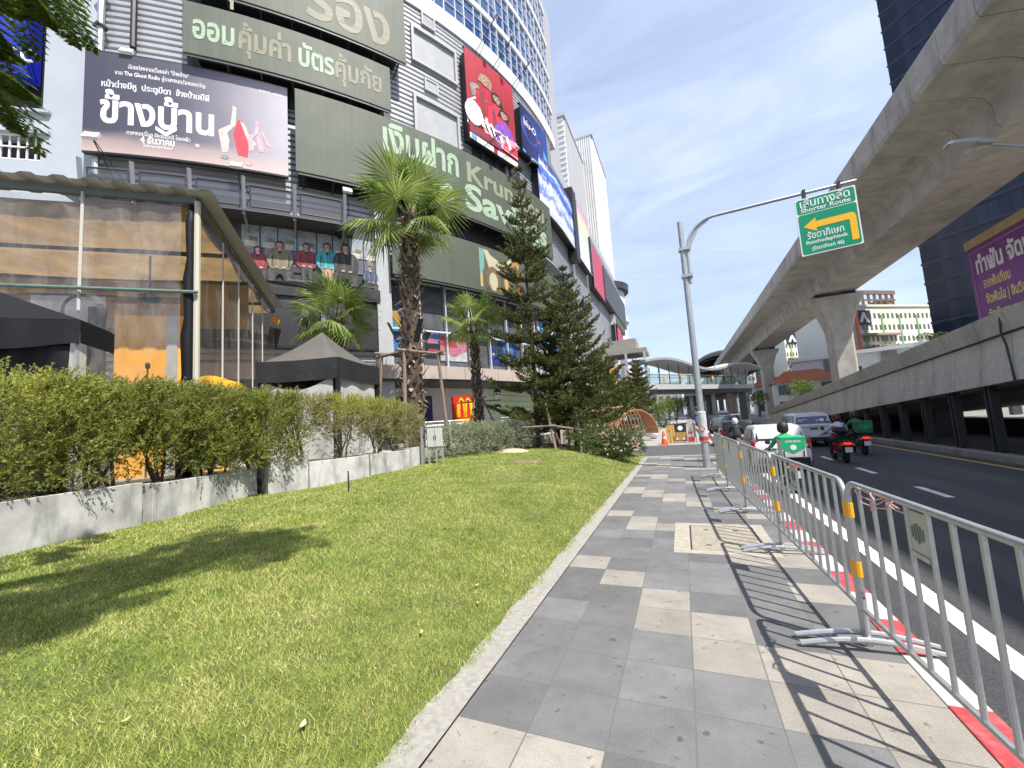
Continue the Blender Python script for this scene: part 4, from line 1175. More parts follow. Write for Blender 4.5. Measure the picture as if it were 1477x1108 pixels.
bslab(b, uR, 0, -.1, 40, -6, 0)
bslab(b, -14, uR, -.1, zG0, -6, 0); bslab(b, -14, uR, zG1, zR0, -6, 0); bslab(b, -14, uR, zS1 + 6, 40, -6, 0)
bslab(b, -14, uR, zG0, zG1, -6, -.5); bslab(b, -14, uR, zR0, zS1 + 6, -6, -.7)
b.build('wall', m_gb, gb)
b = MB(); bslab(b, -14, uR, zG0 + .1, zG1 - .1, -.49, -.44); b.build('dark_opening', m_black, gb)
gr_ = MB()
u = -13.9
while u < uE:
    bslab(gr_, u, u + .05, zG0 + .06, zG1 - .06, -.12, -.06); u += .28
for z in (zG0 + .02, (zG0 + zG1) / 2, zG1 - .06): bslab(gr_, -14, uE, z, z + .055, -.055, -.01)
gr_.build('window_grille', m_wallw, gb)
b = MB(); bslab(b, -14, uR + .3, zR0 - .9, zR0 - .75, .002, .12); bslab(b, -14, uR + .3, zR0 - .002, zR0 + .12, .002, .16); b.build('ledge', m_gb, gb)
b = MB(); bslab(b, -14, uR - .05, zR0 + .15, zS1 + 6, -.69, -.6); b.build('dark_recess', m_black, gb)
sgn = thing('blue_sign', 'large royal blue sign board with white script at the upper left edge', 'sign', tuple(cA - dB * (uS - 3))[:2] + (zS0,))
b = MB(); bslab(b, -9, uS, zS0, zS1 + 6, -.4, .25); b.build('board', mat('sign_blue', (.012, .025, .42), .35), sgn)
mpB = lambda a, bb_, c: cA - dB * a + nB * (.25 + c) + Vector((0, 0, bb_))
b = MB(); u_, z_ = pickB(0, 76, .25)
for q in range(3):
    b.tube([mpB(u_ + .1 + q * .42 + .22 * math.cos(a) , z_ + .25 * math.sin(a), .03) for a in np.linspace(0.3, 5.2, 12)], .05, 5)
b.build('script', m_txt, sgn)
# downpipe at the joint
b = MB(); jp = cA + nB * .25 - dB * .1
b.tube([(jp.x, jp.y, z) for z in np.linspace(.9, 40, 12)], .13, 8); o_ = b.build('downpipe', m_galv, gb, smooth=True)
b = MB()
for z in np.arange(6, 32, 1.7): b.box(jp.x - .2, jp.x + .2, jp.y - .2, jp.y + .2, z, z + .08)
b.build('pipe_clamps', m_dgrey, o_)
b = MB(); ms_, mz = pick(192, 60, .3); b.tube([fp(ms_, .3, mz - .3), fp(ms_, .3, mz + 16)], .12, 8); b.build('downpipe', m_black, mall, smooth=True)
# ================================================================== marquee with clear plastic walls
m_plas = None
def plastic_mat():
    m = bpy.data.materials.new('clear_plastic_sheet'); m.use_nodes = True
    t = m.node_tree; t.nodes.remove(t.nodes['Principled BSDF']); lk = t.links.new; out = t.nodes['Material Output']
    tr = t.nodes.new('ShaderNodeBsdfTransparent'); tr.inputs[0].default_value = (.93, .92, .90, 1)
    gl = t.nodes.new('ShaderNodeBsdfGlossy'); gl.inputs['Roughness'].default_value = .12; gl.inputs[0].default_value = (.8, .8, .8, 1)
    df = t.nodes.new('ShaderNodeBsdfDiffuse'); df.inputs[0].default_value = (.52, .50, .47, 1)
    tc = t.nodes.new('ShaderNodeTexCoord'); mp_ = t.nodes.new('ShaderNodeMapping'); mp_.inputs['Scale'].default_value = (1, 1, .35); lk(tc.outputs['Object'], mp_.inputs[0])
    n = t.nodes.new('ShaderNodeTexNoise'); n.inputs['Scale'].default_value = 1.6; n.inputs['Detail'].default_value = 8; n.inputs['Roughness'].default_value = .7; n.inputs['Distortion'].default_value = 1.2; lk(mp_.outputs[0], n.inputs['Vector'])
    r = t.nodes.new('ShaderNodeMapRange'); r.inputs[1].default_value = .42; r.inputs[2].default_value = .75; r.inputs[3].default_value = .05; r.inputs[4].default_value = .32; lk(n.outputs['Fac'], r.inputs[0])
    m1 = t.nodes.new('ShaderNodeMixShader'); lk(r.outputs[0], m1.inputs[0]); lk(tr.outputs[0], m1.inputs[1]); lk(df.outputs[0], m1.inputs[2])
    m2 = t.nodes.new('ShaderNodeMixShader'); m2.inputs[0].default_value = .07; lk(m1.outputs[0], m2.inputs[1]); lk(gl.outputs[0], m2.inputs[2])
    bp = t.nodes.new('ShaderNodeBump'); bp.inputs['Strength'].default_value = .5; bp.inputs['Distance'].default_value = .05; lk(n.outputs['Fac'], bp.inputs['Height']); lk(bp.outputs[0], gl.inputs['Normal'])
    lk(m2.outputs[0], out.inputs[0]); return m
m_plas = plastic_mat()
m_fab = mat('black_fabric', (.007, .0075, .010), .6, bump=(1.2, .25, .05), spec=.25)
m_roofs = mat('roof_sheet', (.46, .47, .45), .5, noise=(2, .15), stain=(2, (.25, .24, .21), .5))
m_amber = mat('amber_lining', (.36, .235, .10), .7, noise=(1.6, .3), trans=.42, stain=(1.1, (.16, .12, .08), .6))
m_orange = mat('orange_board', (.92, .43, .05), .6, noise=(2, .06))
m_wht = mat('white_sheet', (.60, .60, .58), .7, noise=(2, .12), trans=.25, bump=(2, .4, .05))
m_greenp = mat('green_pole', (.10, .17, .15), .5, noise=(8, .2))
m_yelc = mat('yellow_cloth', (.75, .42, .02), .7, trans=.3)
DM = 11.2
A3 = at(285, 292, DM); B3 = at(395, 450, DM * 1.777); L3 = at(0, 268, DM * 1.141)
ze = A3.z; zf = .98
A2, B2, L2 = (Vector((p.x, p.y, 0)) for p in (A3, B3, L3))
uL = (L2 - A2).normalized(); uB = (B2 - A2).normalized()
L2 = A2 + uL * 7.0
lenB = (B2 - A2).length
mq = thing('marquee', 'clear plastic walled marquee with corrugated roof edge and amber lining behind the hedge', 'marquee', (A2.x, A2.y, zf))
def zv(p, z): return Vector((p.x, p.y, z))
# corrugated roof rising gently to the ridge
rf = MB(); nL = 90
def roof_pt(a, b, o=0.):
    p = A2 + uL * (a * 8.4 - .35) + uB * (b * .75 - .3)
    return zv(p, ze + .16 + .42 * b * 0 + .027 * max(-.5, min(.5, math.sin(a * nL * 1.15))) / .5 + o + .55 * math.sin(math.pi * min(1, a * 1.0)) * .0)
rf.grid(lambda u, v: roof_pt(u, v), 360, 3)
rf.grid(lambda u, v: (lambda p: zv(p, ze + .12 + .10 * v))(A2 + uL * (.45 * u - .35) + uB * (-.3 + (lenB + .5) * v)), 4, 40)
rf.build('roof', m_roofs, mq, smooth='all')
b = MB()
b.bar(zv(A2, ze + .02), zv(L2, ze + .02), .10, .14); b.bar(zv(A2, ze + .02), zv(B2, ze + .02), .10, .14)
b.bar(zv(B2, ze + .02), zv(B2 + uL * 7, ze + .02), .1, .14)
b.build('eave_beam', mat('eave_steel', (.10, .12, .12), .5), mq)
# amber lining sagging under the roof, rafters
ln = MB()
ln.grid(lambda u, v: zv(A2 + uL * (.1 + 7 * u) + uB * (.1 + (lenB - .2) * v), ze - .08 - .16 * abs(math.sin(math.pi * v * 3)) - .12 * math.sin(math.pi * u)), 24, 24)
ln.build('lining', m_amber, mq, smooth='all')
for k in range(1, 4):
    o = A2 + uB * (lenB * k / 4); b = MB(); b.bar(zv(o, ze - .34), zv(o + uL * 7, ze - .34), .09); b.build('rafter', m_black, mq)
# back wall inside: amber cloth above, a dark band, shop front below
bk0 = A2 + uB * 4.6
b = MB(); b.grid(lambda u, v: zv(bk0 + uL * (7 * u) + uB * (.06 * math.sin(u * 40)), ze - 1.95 + 1.75 * v), 40, 4); b.build('back_cloth', m_amber, mq, smooth='all')
b = MB(); b.bar(zv(bk0, ze - 2.0) , zv(bk0 + uL * 7, ze - 2.0), .12, .28); b.build('back_beam', m_black, mq)
# pole, corner posts and plastic sheets
b = MB(); b.tube([zv(A2, zf), zv(A2, ze)], .065, 8); b.tube([zv(A2 + uL * .16 - uB * .03, zf), zv(A2 + uL * .16 - uB * .03, ze - .3)], .035, 6); b.build('corner_post', mat('pale_post', (.50, .48, .38), .5), mq, smooth=True)
b = MB()
secs = []
for i in range(15):
    z = zf + (ze - .1 - zf) * i / 14; w = .10 + .16 * (1 - i / 14) + .03 * math.sin(i * 2.1)
    secs.append([zv(A2 + uL * (.06) - uB * .07, z), zv(A2 + uL * (.06 + w) - uB * .1, z), zv(A2 + uL * (.06 + w) + uB * .06, z), zv(A2 + uL * .06 + uB * .06, z)])
b.loft(secs); b.build('rolled_curtain', m_fab, mq, smooth='all')
dp_ = pick
def pl(name, o, u, l, z0, z1, wave, seed):
    n_ = Vector((-u.y, u.x, 0)); b = MB()
    b.grid(lambda a, c: zv(o + u * (l * a) + n_ * (wave * (math.sin(a * 17 + seed + c * 3) + .6 * math.sin(a * 41 + c * 7 + seed)) * (.3 + .7 * (1 - c))), z0 + (z1 - z0) * c), 60, 20)
    return b.build(name, m_plas, mq, smooth='all')
pl('plastic_sheet', A2 + uL * .3 - uB * .02, uL, 6.7, zf, ze - .12, .012, 1)
pl('plastic_sheet', A2 + uB * .12, uB, lenB - .15, zf, ze - .12, .03, 4)
b = MB()
for l_ in (2.05, 4.6): b.tube([zv(A2 + uL * l_ - uB * .03, ze - 2.6), zv(A2 + uL * l_ - uB * .03, ze)], .03, 6)
for l_ in (1.7, 3.2, 4.9, 6.4): b.tube([zv(A2 + uB * l_ - uL * .03, zf), zv(A2 + uB * l_ - uL * .05, ze - .2)], .022, 6)
b.build('sheet_seam', mat('seam_white', (.5, .49, .44), .6), mq)
zp = at(150, 418, DM * 1.05).z
b = MB(); b.tube([zv(A2 - uB * .12 - uL * .05, zp), zv(A2 + uL * 3.5 - uB * .13, zp + .03), zv(A2 + uL * 7 - uB * .12, zp)], .04, 8); b.build('cross_pole', m_greenp, mq, smooth=True)
b = MB()
for i in range(16):
    a = A2 + uB * (lenB * i / 16); c = A2 + uB * (lenB * (i + .55) / 16)
    dz = .12 + .12 * ((i * 37) % 5) / 5
    b.add([zv(a - uL * .06, ze - .02), zv(c - uL * .06, ze - .02), zv(c - uL * .1, ze - dz), zv(a - uL * .09, ze - dz * .6)], [(0, 1, 2, 3)])
b.build('yellow_valance', mat('ochre_valance', (.36, .23, .05), .7, trans=.3), mq)
b = MB()
for k in range(9):
    a = k * .7; q = zv(B2 - uL * .05, ze - .1)
    b.add([q, q + Vector((math.cos(a) * .3, math.sin(a) * .1, -.3 - .12 * (k % 3))), q + Vector((math.cos(a + .5) * .3, math.sin(a + .5) * .1, -.36))], [(0, 1, 2)])
rb = b.build('ribbon', m_yelc, None, fix=False); tag(rb, 'bright yellow ribbon knotted on the far roof corner of the marquee', 'ribbon')
# things inside the marquee, seen through the plastic
def inside(px, py, D): return at(px, py, D)
pO = A2 + uB * 1.6
def on_line(px, o, u):                     # distance along o+u*t seen at a photo column
    d = ray(px, 500); d2 = Vector((d.x, d.y)); 
    den = u.x * d2.y - u.y * d2.x
    return -(o.x * d2.y - o.y * d2.x) / den
t0, t1 = on_line(276, pO, uL), on_line(166, pO, uL)
zo1 = at(210, 455, math.hypot(*(pO + uL * (t0 + t1) / 2)[:2])).z
ob = thing('orange_board', 'tall orange board standing inside the marquee', 'board', tuple((pO + uL * (t0 + t1) / 2)[:2]) + (zf,))
b = MB(); b.bar(zv(pO + uL * t0, (zf + zo1) / 2), zv(pO + uL * t1, (zf + zo1) / 2), .06, zo1 - zf); b.build('board', m_orange, ob)
tt = t0 + (t1 - t0) * .18; b = MB(); b.bar(zv(pO + uL * tt - uB * .05, (zf + zo1) / 2), zv(pO + uL * (tt + .22) - uB * .05, (zf + zo1) / 2), .03, zo1 - zf); b.build('pale_strip', m_wht, ob)
q0 = pO - uB * .5 + uL * (t0 + (t1 - t0) * .45)
ms = thing('mic_stand', 'thin dark boom stand in front of the orange board', 'stand', (q0.x, q0.y, zf))
zq = at(232, 533, math.hypot(q0.x, q0.y)).z
b = MB(); b.tube([zv(q0, zf), zv(q0, zq)], .018, 6); b.build('pole', m_black, ms)
b = MB(); b.tube([zv(q0 + uL * .35, zq - .55), zv(q0 - uL * .02, zq - .1)], .015, 6); b.build('boom', m_black, ms)
b = MB(); b.lathe([(.02, 0), (.05, .03), (.05, .12), (.02, .16)], zv(q0, zq), 8); b.build('head', m_black, ms)
t2, t3 = on_line(150, pO, uL), on_line(40, pO, uL)
ws = thing('white_curtain', 'wrinkled white curtain hanging inside the marquee left of the orange board', 'curtain', tuple((pO + uL * (t2 + t3) / 2)[:2]) + (zf,))
b = MB(); b.grid(lambda u, v: zv(pO + uL * (t2 + (t3 - t2) * u) + uB * (.07 * math.sin(u * 33) * (1.1 - v)), zf + (zo1 + .5 - zf) * v), 50, 6); b.build('cloth', m_wht, ws, smooth='all')
b = MB(); b.tube([zv(pO + uL * (t2 - .2), zo1 + .5), zv(pO + uL * (t3 + .2), zo1 + .5)], .03, 6); b.build('rail', m_dgrey, ws)
t4 = on_line(150, pO, uL)
b = MB(); b.bar(zv(pO + uL * (t4 - .02), (zf + zo1) / 2), zv(pO + uL * (t4 + .3) , (zf + zo1) / 2), .1, zo1 - zf + .4); tag(b.build('dark_panel', m_black), 'narrow dark panel between the orange board and the white curtain', 'panel')
# coil of cable and hanging lamp
qc = A2 + uL * on_line(115, A2 + uB * .5, uL) + uB * .5; zc_ = at(115, 447, math.hypot(qc.x, qc.y)).z
b = MB()
for k in range(5):
    r_ = .30 + .02 * k
    b.tube([zv(qc + uL * (r_ * math.cos(a)) + uB * (.02 * k), zc_ + r_ * 1.05 * math.sin(a)) for a in np.linspace(0, 2 * math.pi, 22)], .016, 5, cap=False)
tag(b.build('cable_coil', m_cable), 'coil of black cable hanging on the green pole of the marquee', 'cable')
qp = A2 + uB * 2.6 + uL * 1.9
pn = thing('ceiling_fan', 'small dark fan hanging under the amber lining of the marquee', 'fan', (qp.x, qp.y, ze - 1.6))
b = MB(); b.tube([zv(qp, ze - .3), zv(qp, ze - 1.4)], .03, 6); b.build('rod', m_black, pn)
b = MB(); b.lathe([(.05, -1.6), (.22, -1.55), (.25, -1.45), (.1, -1.35)], zv(qp, ze), 12); b.build('motor', m_black, pn)
# yellow seats on the right behind the plastic
for k, (px, py, lb) in enumerate(((303, 560, 'yellow rounded stand left of the pair inside the marquee side wall'), (325, 566, 'yellow rounded stand right of the pair inside the marquee side wall'))):
    q = at(px, py, DM * 1.12)
    t = thing('yellow_stand', lb, 'stand', (q.x, q.y, zf))
    b = MB(); b.lathe([(.05, q.z - .35), (.3, q.z - .3), (.42, q.z), (.36, q.z + .22), (.12, q.z + .3)], (q.x, q.y, 0), 14); b.build('top', m_yelc, t, smooth=True)
    b = MB(); b.lathe([(.25, zf), (.06, zf + .08), (.05, q.z - .36)], (q.x, q.y, 0), 10); b.build('foot', m_yelc, t, smooth=True)

# black canopy in front of the marquee at the left edge
c1 = at(113, 462, 10.2); zt1 = c1.z; zb1 = at(113, 480, 10.2).z
C1 = Vector((c1.x, c1.y, 0)); W1 = 3.0; dpt = .95
bt = thing('black_canopy', 'black pop up canopy with a closed draped black side at the left edge', 'canopy', (C1.x, C1.y, zf))
def cpt(a, b_, z): return zv(C1 + uL * a + uB * b_, z)
b = MB()
pk = zt1 + .62
b.loft([[cpt(-.05, -.05, zt1), cpt(W1, -.05, zt1 + .05), cpt(W1, dpt, zt1), cpt(-.05, dpt, zt1)], [cpt(W1 * .45, dpt * .45, pk), cpt(W1 * .55, dpt * .45, pk), cpt(W1 * .55, dpt * .55, pk), cpt(W1 * .45, dpt * .55, pk)]])
b.build('roof', m_fab, bt)
b = MB()
def dr(u, v):
    sag = .12 * math.sin(math.pi * u) * (1 - v)
    return cpt(-.06 + (W1 + .1) * u, -.07 - .05 * math.sin(u * 9) * (1 - v) - .03 * math.sin(u * 23), zt1 - .02 - (zt1 - zb1 + .18 + sag) * (1 - v))
b.grid(dr, 40, 4); b.grid(lambda u, v: cpt(-.07, -.07 + (dpt + .1) * u, zt1 - .02 - (zt1 - zb1 + .18) * (1 - v)), 6, 3)
b.build('valance', m_fab, bt, smooth='all')
b = MB(); b.grid(lambda u, v: cpt(.08 + W1 * u, -.0 - .10 * math.sin(u * 5 + v * 4) * (1 - v) * v * 3 - .05 * math.sin(u * 12 - v * 6) - .04 * math.sin(u * 31), zf + (zt1 - .1 - zf) * v), 60, 24); b.build('side_wall', m_fab, bt, smooth='all')
b = MB(); b.tube([cpt(0, 0, zf), cpt(0, 0, zt1)], .028, 6); b.build('leg', m_galv, bt)

# grey topped canopy by the palms
GD = 13.3
g0 = at(487, 515, GD); g1 = at(370, 523, GD * .18 / .165); g2 = at(545, 530, GD * .18 / .154)
G0, G1, G2 = (Vector((p.x, p.y, 0)) for p in (g0, g1, g2)); G3 = G1 + G2 - G0
zgt = g0.z; zgb = at(487, 545, GD).z; gc = (G1 + G2) / 2; zpk = at(460, 480, gc.length).z
gz = thing('grey_canopy', 'grey peaked canopy with black valance and pale side sheets beside the palms', 'canopy', (gc.x, gc.y, zf))
m_gtop = mat('grey_canvas', (.115, .11, .10), .8, noise=(2, .12), bump=(3, .4, .05), trans=.15)
b = MB()
cor = [G0, G2, G3, G1]
secs = []
for k in range(9):
    v = k / 8
    z = zgt + (zpk - zgt) * (v ** 1.35)
    ring = []
    for i in range(4):
        for j in range(6):
            p = cor[i].lerp(cor[(i + 1) % 4], j / 6)
            ring.append(zv(gc.lerp(p, 1 - v * .985), z - .05 * math.sin(math.pi * j / 6) * (1 - v)))
    secs.append(ring)
b.loft(secs); b.build('roof', m_gtop, gz, smooth='all')
b = MB()
for i in range(4):
    p, q = cor[i], cor[(i + 1) % 4]; nn = (p + q) / 2 - gc; nn.normalize()
    b.grid(lambda u, v: zv(p.lerp(q, u) + nn * (.03 + .03 * math.sin(u * 14) * (1 - v)), zgb + (zgt - zgb + .01) * v - .03 * math.sin(math.pi * u)), 14, 3)
b.build('valance', mat('black_canvas', (.02, .021, .024), .6, bump=(5, .5, .05)), gz, smooth='all')
for c_ in cor:
    b = MB(); c__ = gc.lerp(c_, .985); b.box(c__.x - .05, c__.x + .05, c__.y - .05, c__.y + .05, zf, zgt - .02); b.build('leg', m_black, gz)
for p, q, sg_ in ((G1, G0, .55), (G0, G2, .08)):
    b = MB(); nn = ((p + q) / 2 - gc).normalized()
    b.grid(lambda u, v: zv(p.lerp(q, .06 + .86 * u) - nn * (.06 + .05 * math.sin(u * 11) * (1 - v)), zf + (zgb + .04 - zf - sg_ * math.sin(math.pi * min(1, u * 1.05)) * .6) * v), 20, 10)
    b.build('side_sheet', m_wht, gz, smooth='all')

# ================================================================== planter wall
m_plc = mat('planter_concrete', (.47, .465, .45), .8, noise=(2.2, .26), stain=(3.2, (.17, .175, .17), .95, (1, 1, .3)), bump=(30, .15, .005))
ZB = .62
pan = [((0, 790), (205, 746), 1.14, 'long first planter panel at the left edge, streaked grey concrete'),
       ((228, 742), (371, 710), 1.10, 'second planter panel, shaded by overhanging hedge twigs'),
       ((387, 709), (445, 700), 1.29, 'short tall planter panel standing higher than its neighbours'),
       ((447, 700), (533, 686), 1.12, 'planter panel with a yellowish stain, right of the short tall one'),
       ((535, 685), (592, 675), 1.13, 'planter panel left of the grey cabinet, under dry twigs'),
       ((594, 674), (612, 670), 1.16, 'last narrow planter panel touching the grey cabinet')]
ends = []
prevB = None
for k, (a, b_, zt_, lb) in enumerate(pan):
    pa, pb = atZ(*a, ZB), atZ(*b_, ZB)
    if k == 0: pa = pb + (pa - pb).normalized() * 4.6
    A_, B_ = Vector((pa.x, pa.y, 0)), Vector((pb.x, pb.y, 0))
    u = (B_ - A_).normalized(); n_ = Vector((u.y, -u.x, 0))
    b = MB()
    P = lambda t_, o: tuple((A_ + u * t_ - n_ * o)[:2])
    l_ = (B_ - A_).length
    b.hexa([P(0, 0), P(l_, 0), P(l_, .10), P(0, .10)], .2, zt_)
    b.hexa([P(0, .102), P(.10, .102), P(.10, .62), P(0, .62)], .2, zt_ - .002)
    o_ = b.build('planter_panel', m_plc, None, bev=.008)
    tag(o_, lb, 'planter', 'concrete planter panels along the lawn')
    ends.append((A_, B_, n_))
soil = MB(); soil.hexa([(-11, -3), (-7.72, -3), (-7.9, 2), (-8.0, 3.7), (-8.35, 5.7), (-8.05, 6.6), (-7.6, 8.0), (-7.85, 10), (-7.8, 11), (-11, 11)], .1, 1.0)
struct('planter_soil', soil, mat('dark_soil', (.06, .045, .03), .95, noise=(8, .3), bump=(20, .6, .03)))
# ================================================================== vegetation
def nrm(a): return a / np.maximum(np.linalg.norm(a, axis=-1, keepdims=True), 1e-9)
def leaves(c, d, ln, wd, rng=npr):
    """diamond leaves: centres c (n,3), directions d (n,3), lengths, widths -> (n*4,3)"""
    n = len(c)
    r = nrm(rng.normal(size=(n, 3))); s = nrm(np.cross(d, r))
    ln = np.broadcast_to(np.asarray(ln, float), (n,))[:, None]; wd = np.broadcast_to(np.asarray(wd, float), (n,))[:, None]
    P = np.empty((n, 4, 3))
    P[:, 0] = c; P[:, 1] = c + d * ln * .5 + s * wd * .5; P[:, 2] = c + d * ln; P[:, 3] = c + d * ln * .5 - s * wd * .5
    return P.reshape(-1, 3)
def sprigs(c, d, nl, slen, ln, wd, spread=.8, rng=npr):
    """short twigs with nl leaves each"""
    n = len(c)
    t = rng.random((n, nl, 1))
    base = c[:, None, :] + d[:, None, :] * slen * t
    dd = nrm(d[:, None, :] + rng.normal(size=(n, nl, 3)) * spread)
    k = ln * rng.uniform(.6, 1.25, (n * nl))
    return leaves(base.reshape(-1, 3), dd.reshape(-1, 3), k, k * wd / ln, rng)
m_bark = mat('bark_grey', (.12, .095, .075), .9, noise=(12, .3), bump=(25, .5, .01))
m_hedge = leaf_mat('hedge_leaves', (.13, .17, .035), (.42, .43, .11), .45, 5., .65, c3=(.60, .57, .2))
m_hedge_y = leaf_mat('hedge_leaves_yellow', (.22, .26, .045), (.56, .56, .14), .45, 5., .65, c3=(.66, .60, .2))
m_hedge_d = leaf_mat('hedge_leaves_dry', (.20, .20, .08), (.48, .46, .22), .4, 6., .7, c3=(.55, .46, .25))

def shrub(name, label, cx_, cy_, z0, ztop, hw, hd, group, lm, n=950, bare=.35, seed=1, leaf=.045, top_mat=None):
    """clipped hedge shrub: stems, and a crown of leaf sprays with gaps; bare = share of height at the foot that is thin"""
    rg = np.random.default_rng(seed)
    t = thing(name, label, 'shrub', (cx_, cy_, z0), group=group)
    H = ztop - z0
    st = MB(); tips = []
    rr = random.Random(seed)
    for k in range(5):
        a = rr.uniform(0, 6.28); b0 = Vector((rr.uniform(-.12, .12), rr.uniform(-.2, .2), 0))
        p1 = b0 + Vector((math.cos(a) * hw * .3, math.sin(a) * hd * .4, H * .4)); p2 = b0 + Vector((math.cos(a) * hw * .6, math.sin(a) * hd * .75, H * .8))
        st.tube([b0, (b0 + p1) / 2 + Vector((rr.uniform(-.04, .04), rr.uniform(-.04, .04), 0)), p1, p2], [.028, .024, .018, .006], 5)
        for q in range(5):
            f = rr.uniform(.25, .9); s_ = b0.lerp(p2, f)
            e = s_ + Vector((rr.uniform(-1, 1) * hw * .6, rr.uniform(-1, 1) * hd * .6, rr.uniform(.1, .4) * H * .6))
            e.z = min(e.z, H * .96); e.x = max(-hw, min(hw, e.x)); e.y = max(-hd, min(hd, e.y))
            st.tube([s_, (s_ + e) / 2 + Vector((rr.uniform(-.05, .05), rr.uniform(-.05, .05), .02)), e], [.011, .008, .003], 4)
    st.build('stems', m_bark, t, world=False)
    # crown points: favour the shell, thin at the foot, clumpy
    m = int(n * 4)
    P = rg.uniform(-1, 1, (m, 3)); P[:, 2] = (P[:, 2] + 1) / 2
    shell = np.maximum(np.maximum(np.abs(P[:, 0]), np.abs(P[:, 1])), np.abs(P[:, 2] * 2 - 1) * (P[:, 2] > .5))
    keep = rg.random(m) < (.25 + .75 * shell ** 3)
    keep &= rg.random(m) < np.clip((P[:, 2] - bare * .45) / max(.05, bare * .9), .06, 1)
    cl_ = np.sin(P[:, 0] * 4.1 + seed) * np.sin(P[:, 1] * 5.3 + seed * 2) * np.sin(P[:, 2] * 8 + seed)
    keep &= rg.random(m) < np.clip(.65 + 1.6 * cl_, .08, 1)
    P = P[keep][:n]
    bul = .85 + .15 * np.sin(P[:, 2] * 3.0) + .07 * np.sin(P[:, 1] * 7 + seed)
    C_ = np.c_[P[:, 0] * hw * bul, P[:, 1] * hd, H * (.06 + .92 * P[:, 2]) + .03 * np.sin(P[:, 1] * 9 + seed)]
    d = nrm(np.c_[P[:, 0] * .9, P[:, 1] * .5, .35 + P[:, 2] * .8] + rg.normal(size=(len(P), 3)) * .5)
    V = sprigs(C_, d, 30, .20, leaf * .80, leaf * .25, .6, rg)
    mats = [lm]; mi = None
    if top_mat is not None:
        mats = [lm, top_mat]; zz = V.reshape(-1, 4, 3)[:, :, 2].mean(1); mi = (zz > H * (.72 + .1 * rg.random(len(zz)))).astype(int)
    np_mesh('crown', V, 4, mats, t, world=False, midx=mi)
    return t
hedge_defs = [
    # px of the middle, distance X, top z, half depth(y), material, bare, label
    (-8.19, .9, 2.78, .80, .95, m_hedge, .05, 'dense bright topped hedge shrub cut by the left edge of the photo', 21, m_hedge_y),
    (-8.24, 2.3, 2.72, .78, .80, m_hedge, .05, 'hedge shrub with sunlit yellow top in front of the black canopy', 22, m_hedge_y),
    (-8.34, 3.35, 2.66, .72, .66, m_hedge, .35, 'dark hedge shrub with a bare twisted foot below the white curtain', 23, None),
    (-8.34, 4.25, 2.66, .70, .6, m_hedge, .4, 'hedge shrub with open gaps in front of the orange board', 24, None),
    (-8.39, 5.05, 2.65, .70, .58, m_hedge, .1, 'hedge shrub below the marquee corner post', 25, None),
    (-8.24, 5.85, 2.62, .66, .55, m_hedge, .05, 'light green hedge shrub left of the grey canopy', 26, m_hedge),
    (-8.09, 6.75, 2.55, .52, .52, m_hedge_d, .55, 'thin grey green hedge shrub with bare black stems before the pale side sheet', 27, None),
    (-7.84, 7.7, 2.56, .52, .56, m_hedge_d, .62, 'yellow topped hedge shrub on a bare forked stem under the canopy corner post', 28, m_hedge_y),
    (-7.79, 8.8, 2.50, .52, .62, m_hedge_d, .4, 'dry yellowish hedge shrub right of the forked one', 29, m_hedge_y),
    (-7.84, 9.9, 2.38, .5, .62, m_hedge_d, .25, 'brownish dry hedge shrub next to the grey cabinet', 30, None)]
for x, yy, zt_, hw, hd, lm, bare, lb, sd_, tm in hedge_defs:
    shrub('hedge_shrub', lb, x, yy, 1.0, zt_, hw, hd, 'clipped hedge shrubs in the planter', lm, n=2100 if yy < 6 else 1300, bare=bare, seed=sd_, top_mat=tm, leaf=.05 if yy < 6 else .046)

# low silver hedge right of the cabinet
m_silver = leaf_mat('silver_leaves', (.16, .20, .11), (.44, .48, .33), .25, 6., c3=(.5, .52, .42))
for k, (px, D, zt_) in enumerate(((655, 14.4, 1.72), (690, 15.2, 1.72), (722, 15.9, 1.68), (750, 16.6, 1.62))):
    p = at(px, 640, D)
    shrub('silver_shrub', ('leftmost low silver shrub touching the grey cabinet', 'second low silver shrub from the cabinet', 'third low silver shrub from the cabinet', 'last low silver shrub in front of the leaning wooden props')[k], p.x, p.y, .5, zt_, .6, .8, 'low silver hedge by the cabinet', m_silver, n=800, bare=.1, seed=40 + k, leaf=.055)

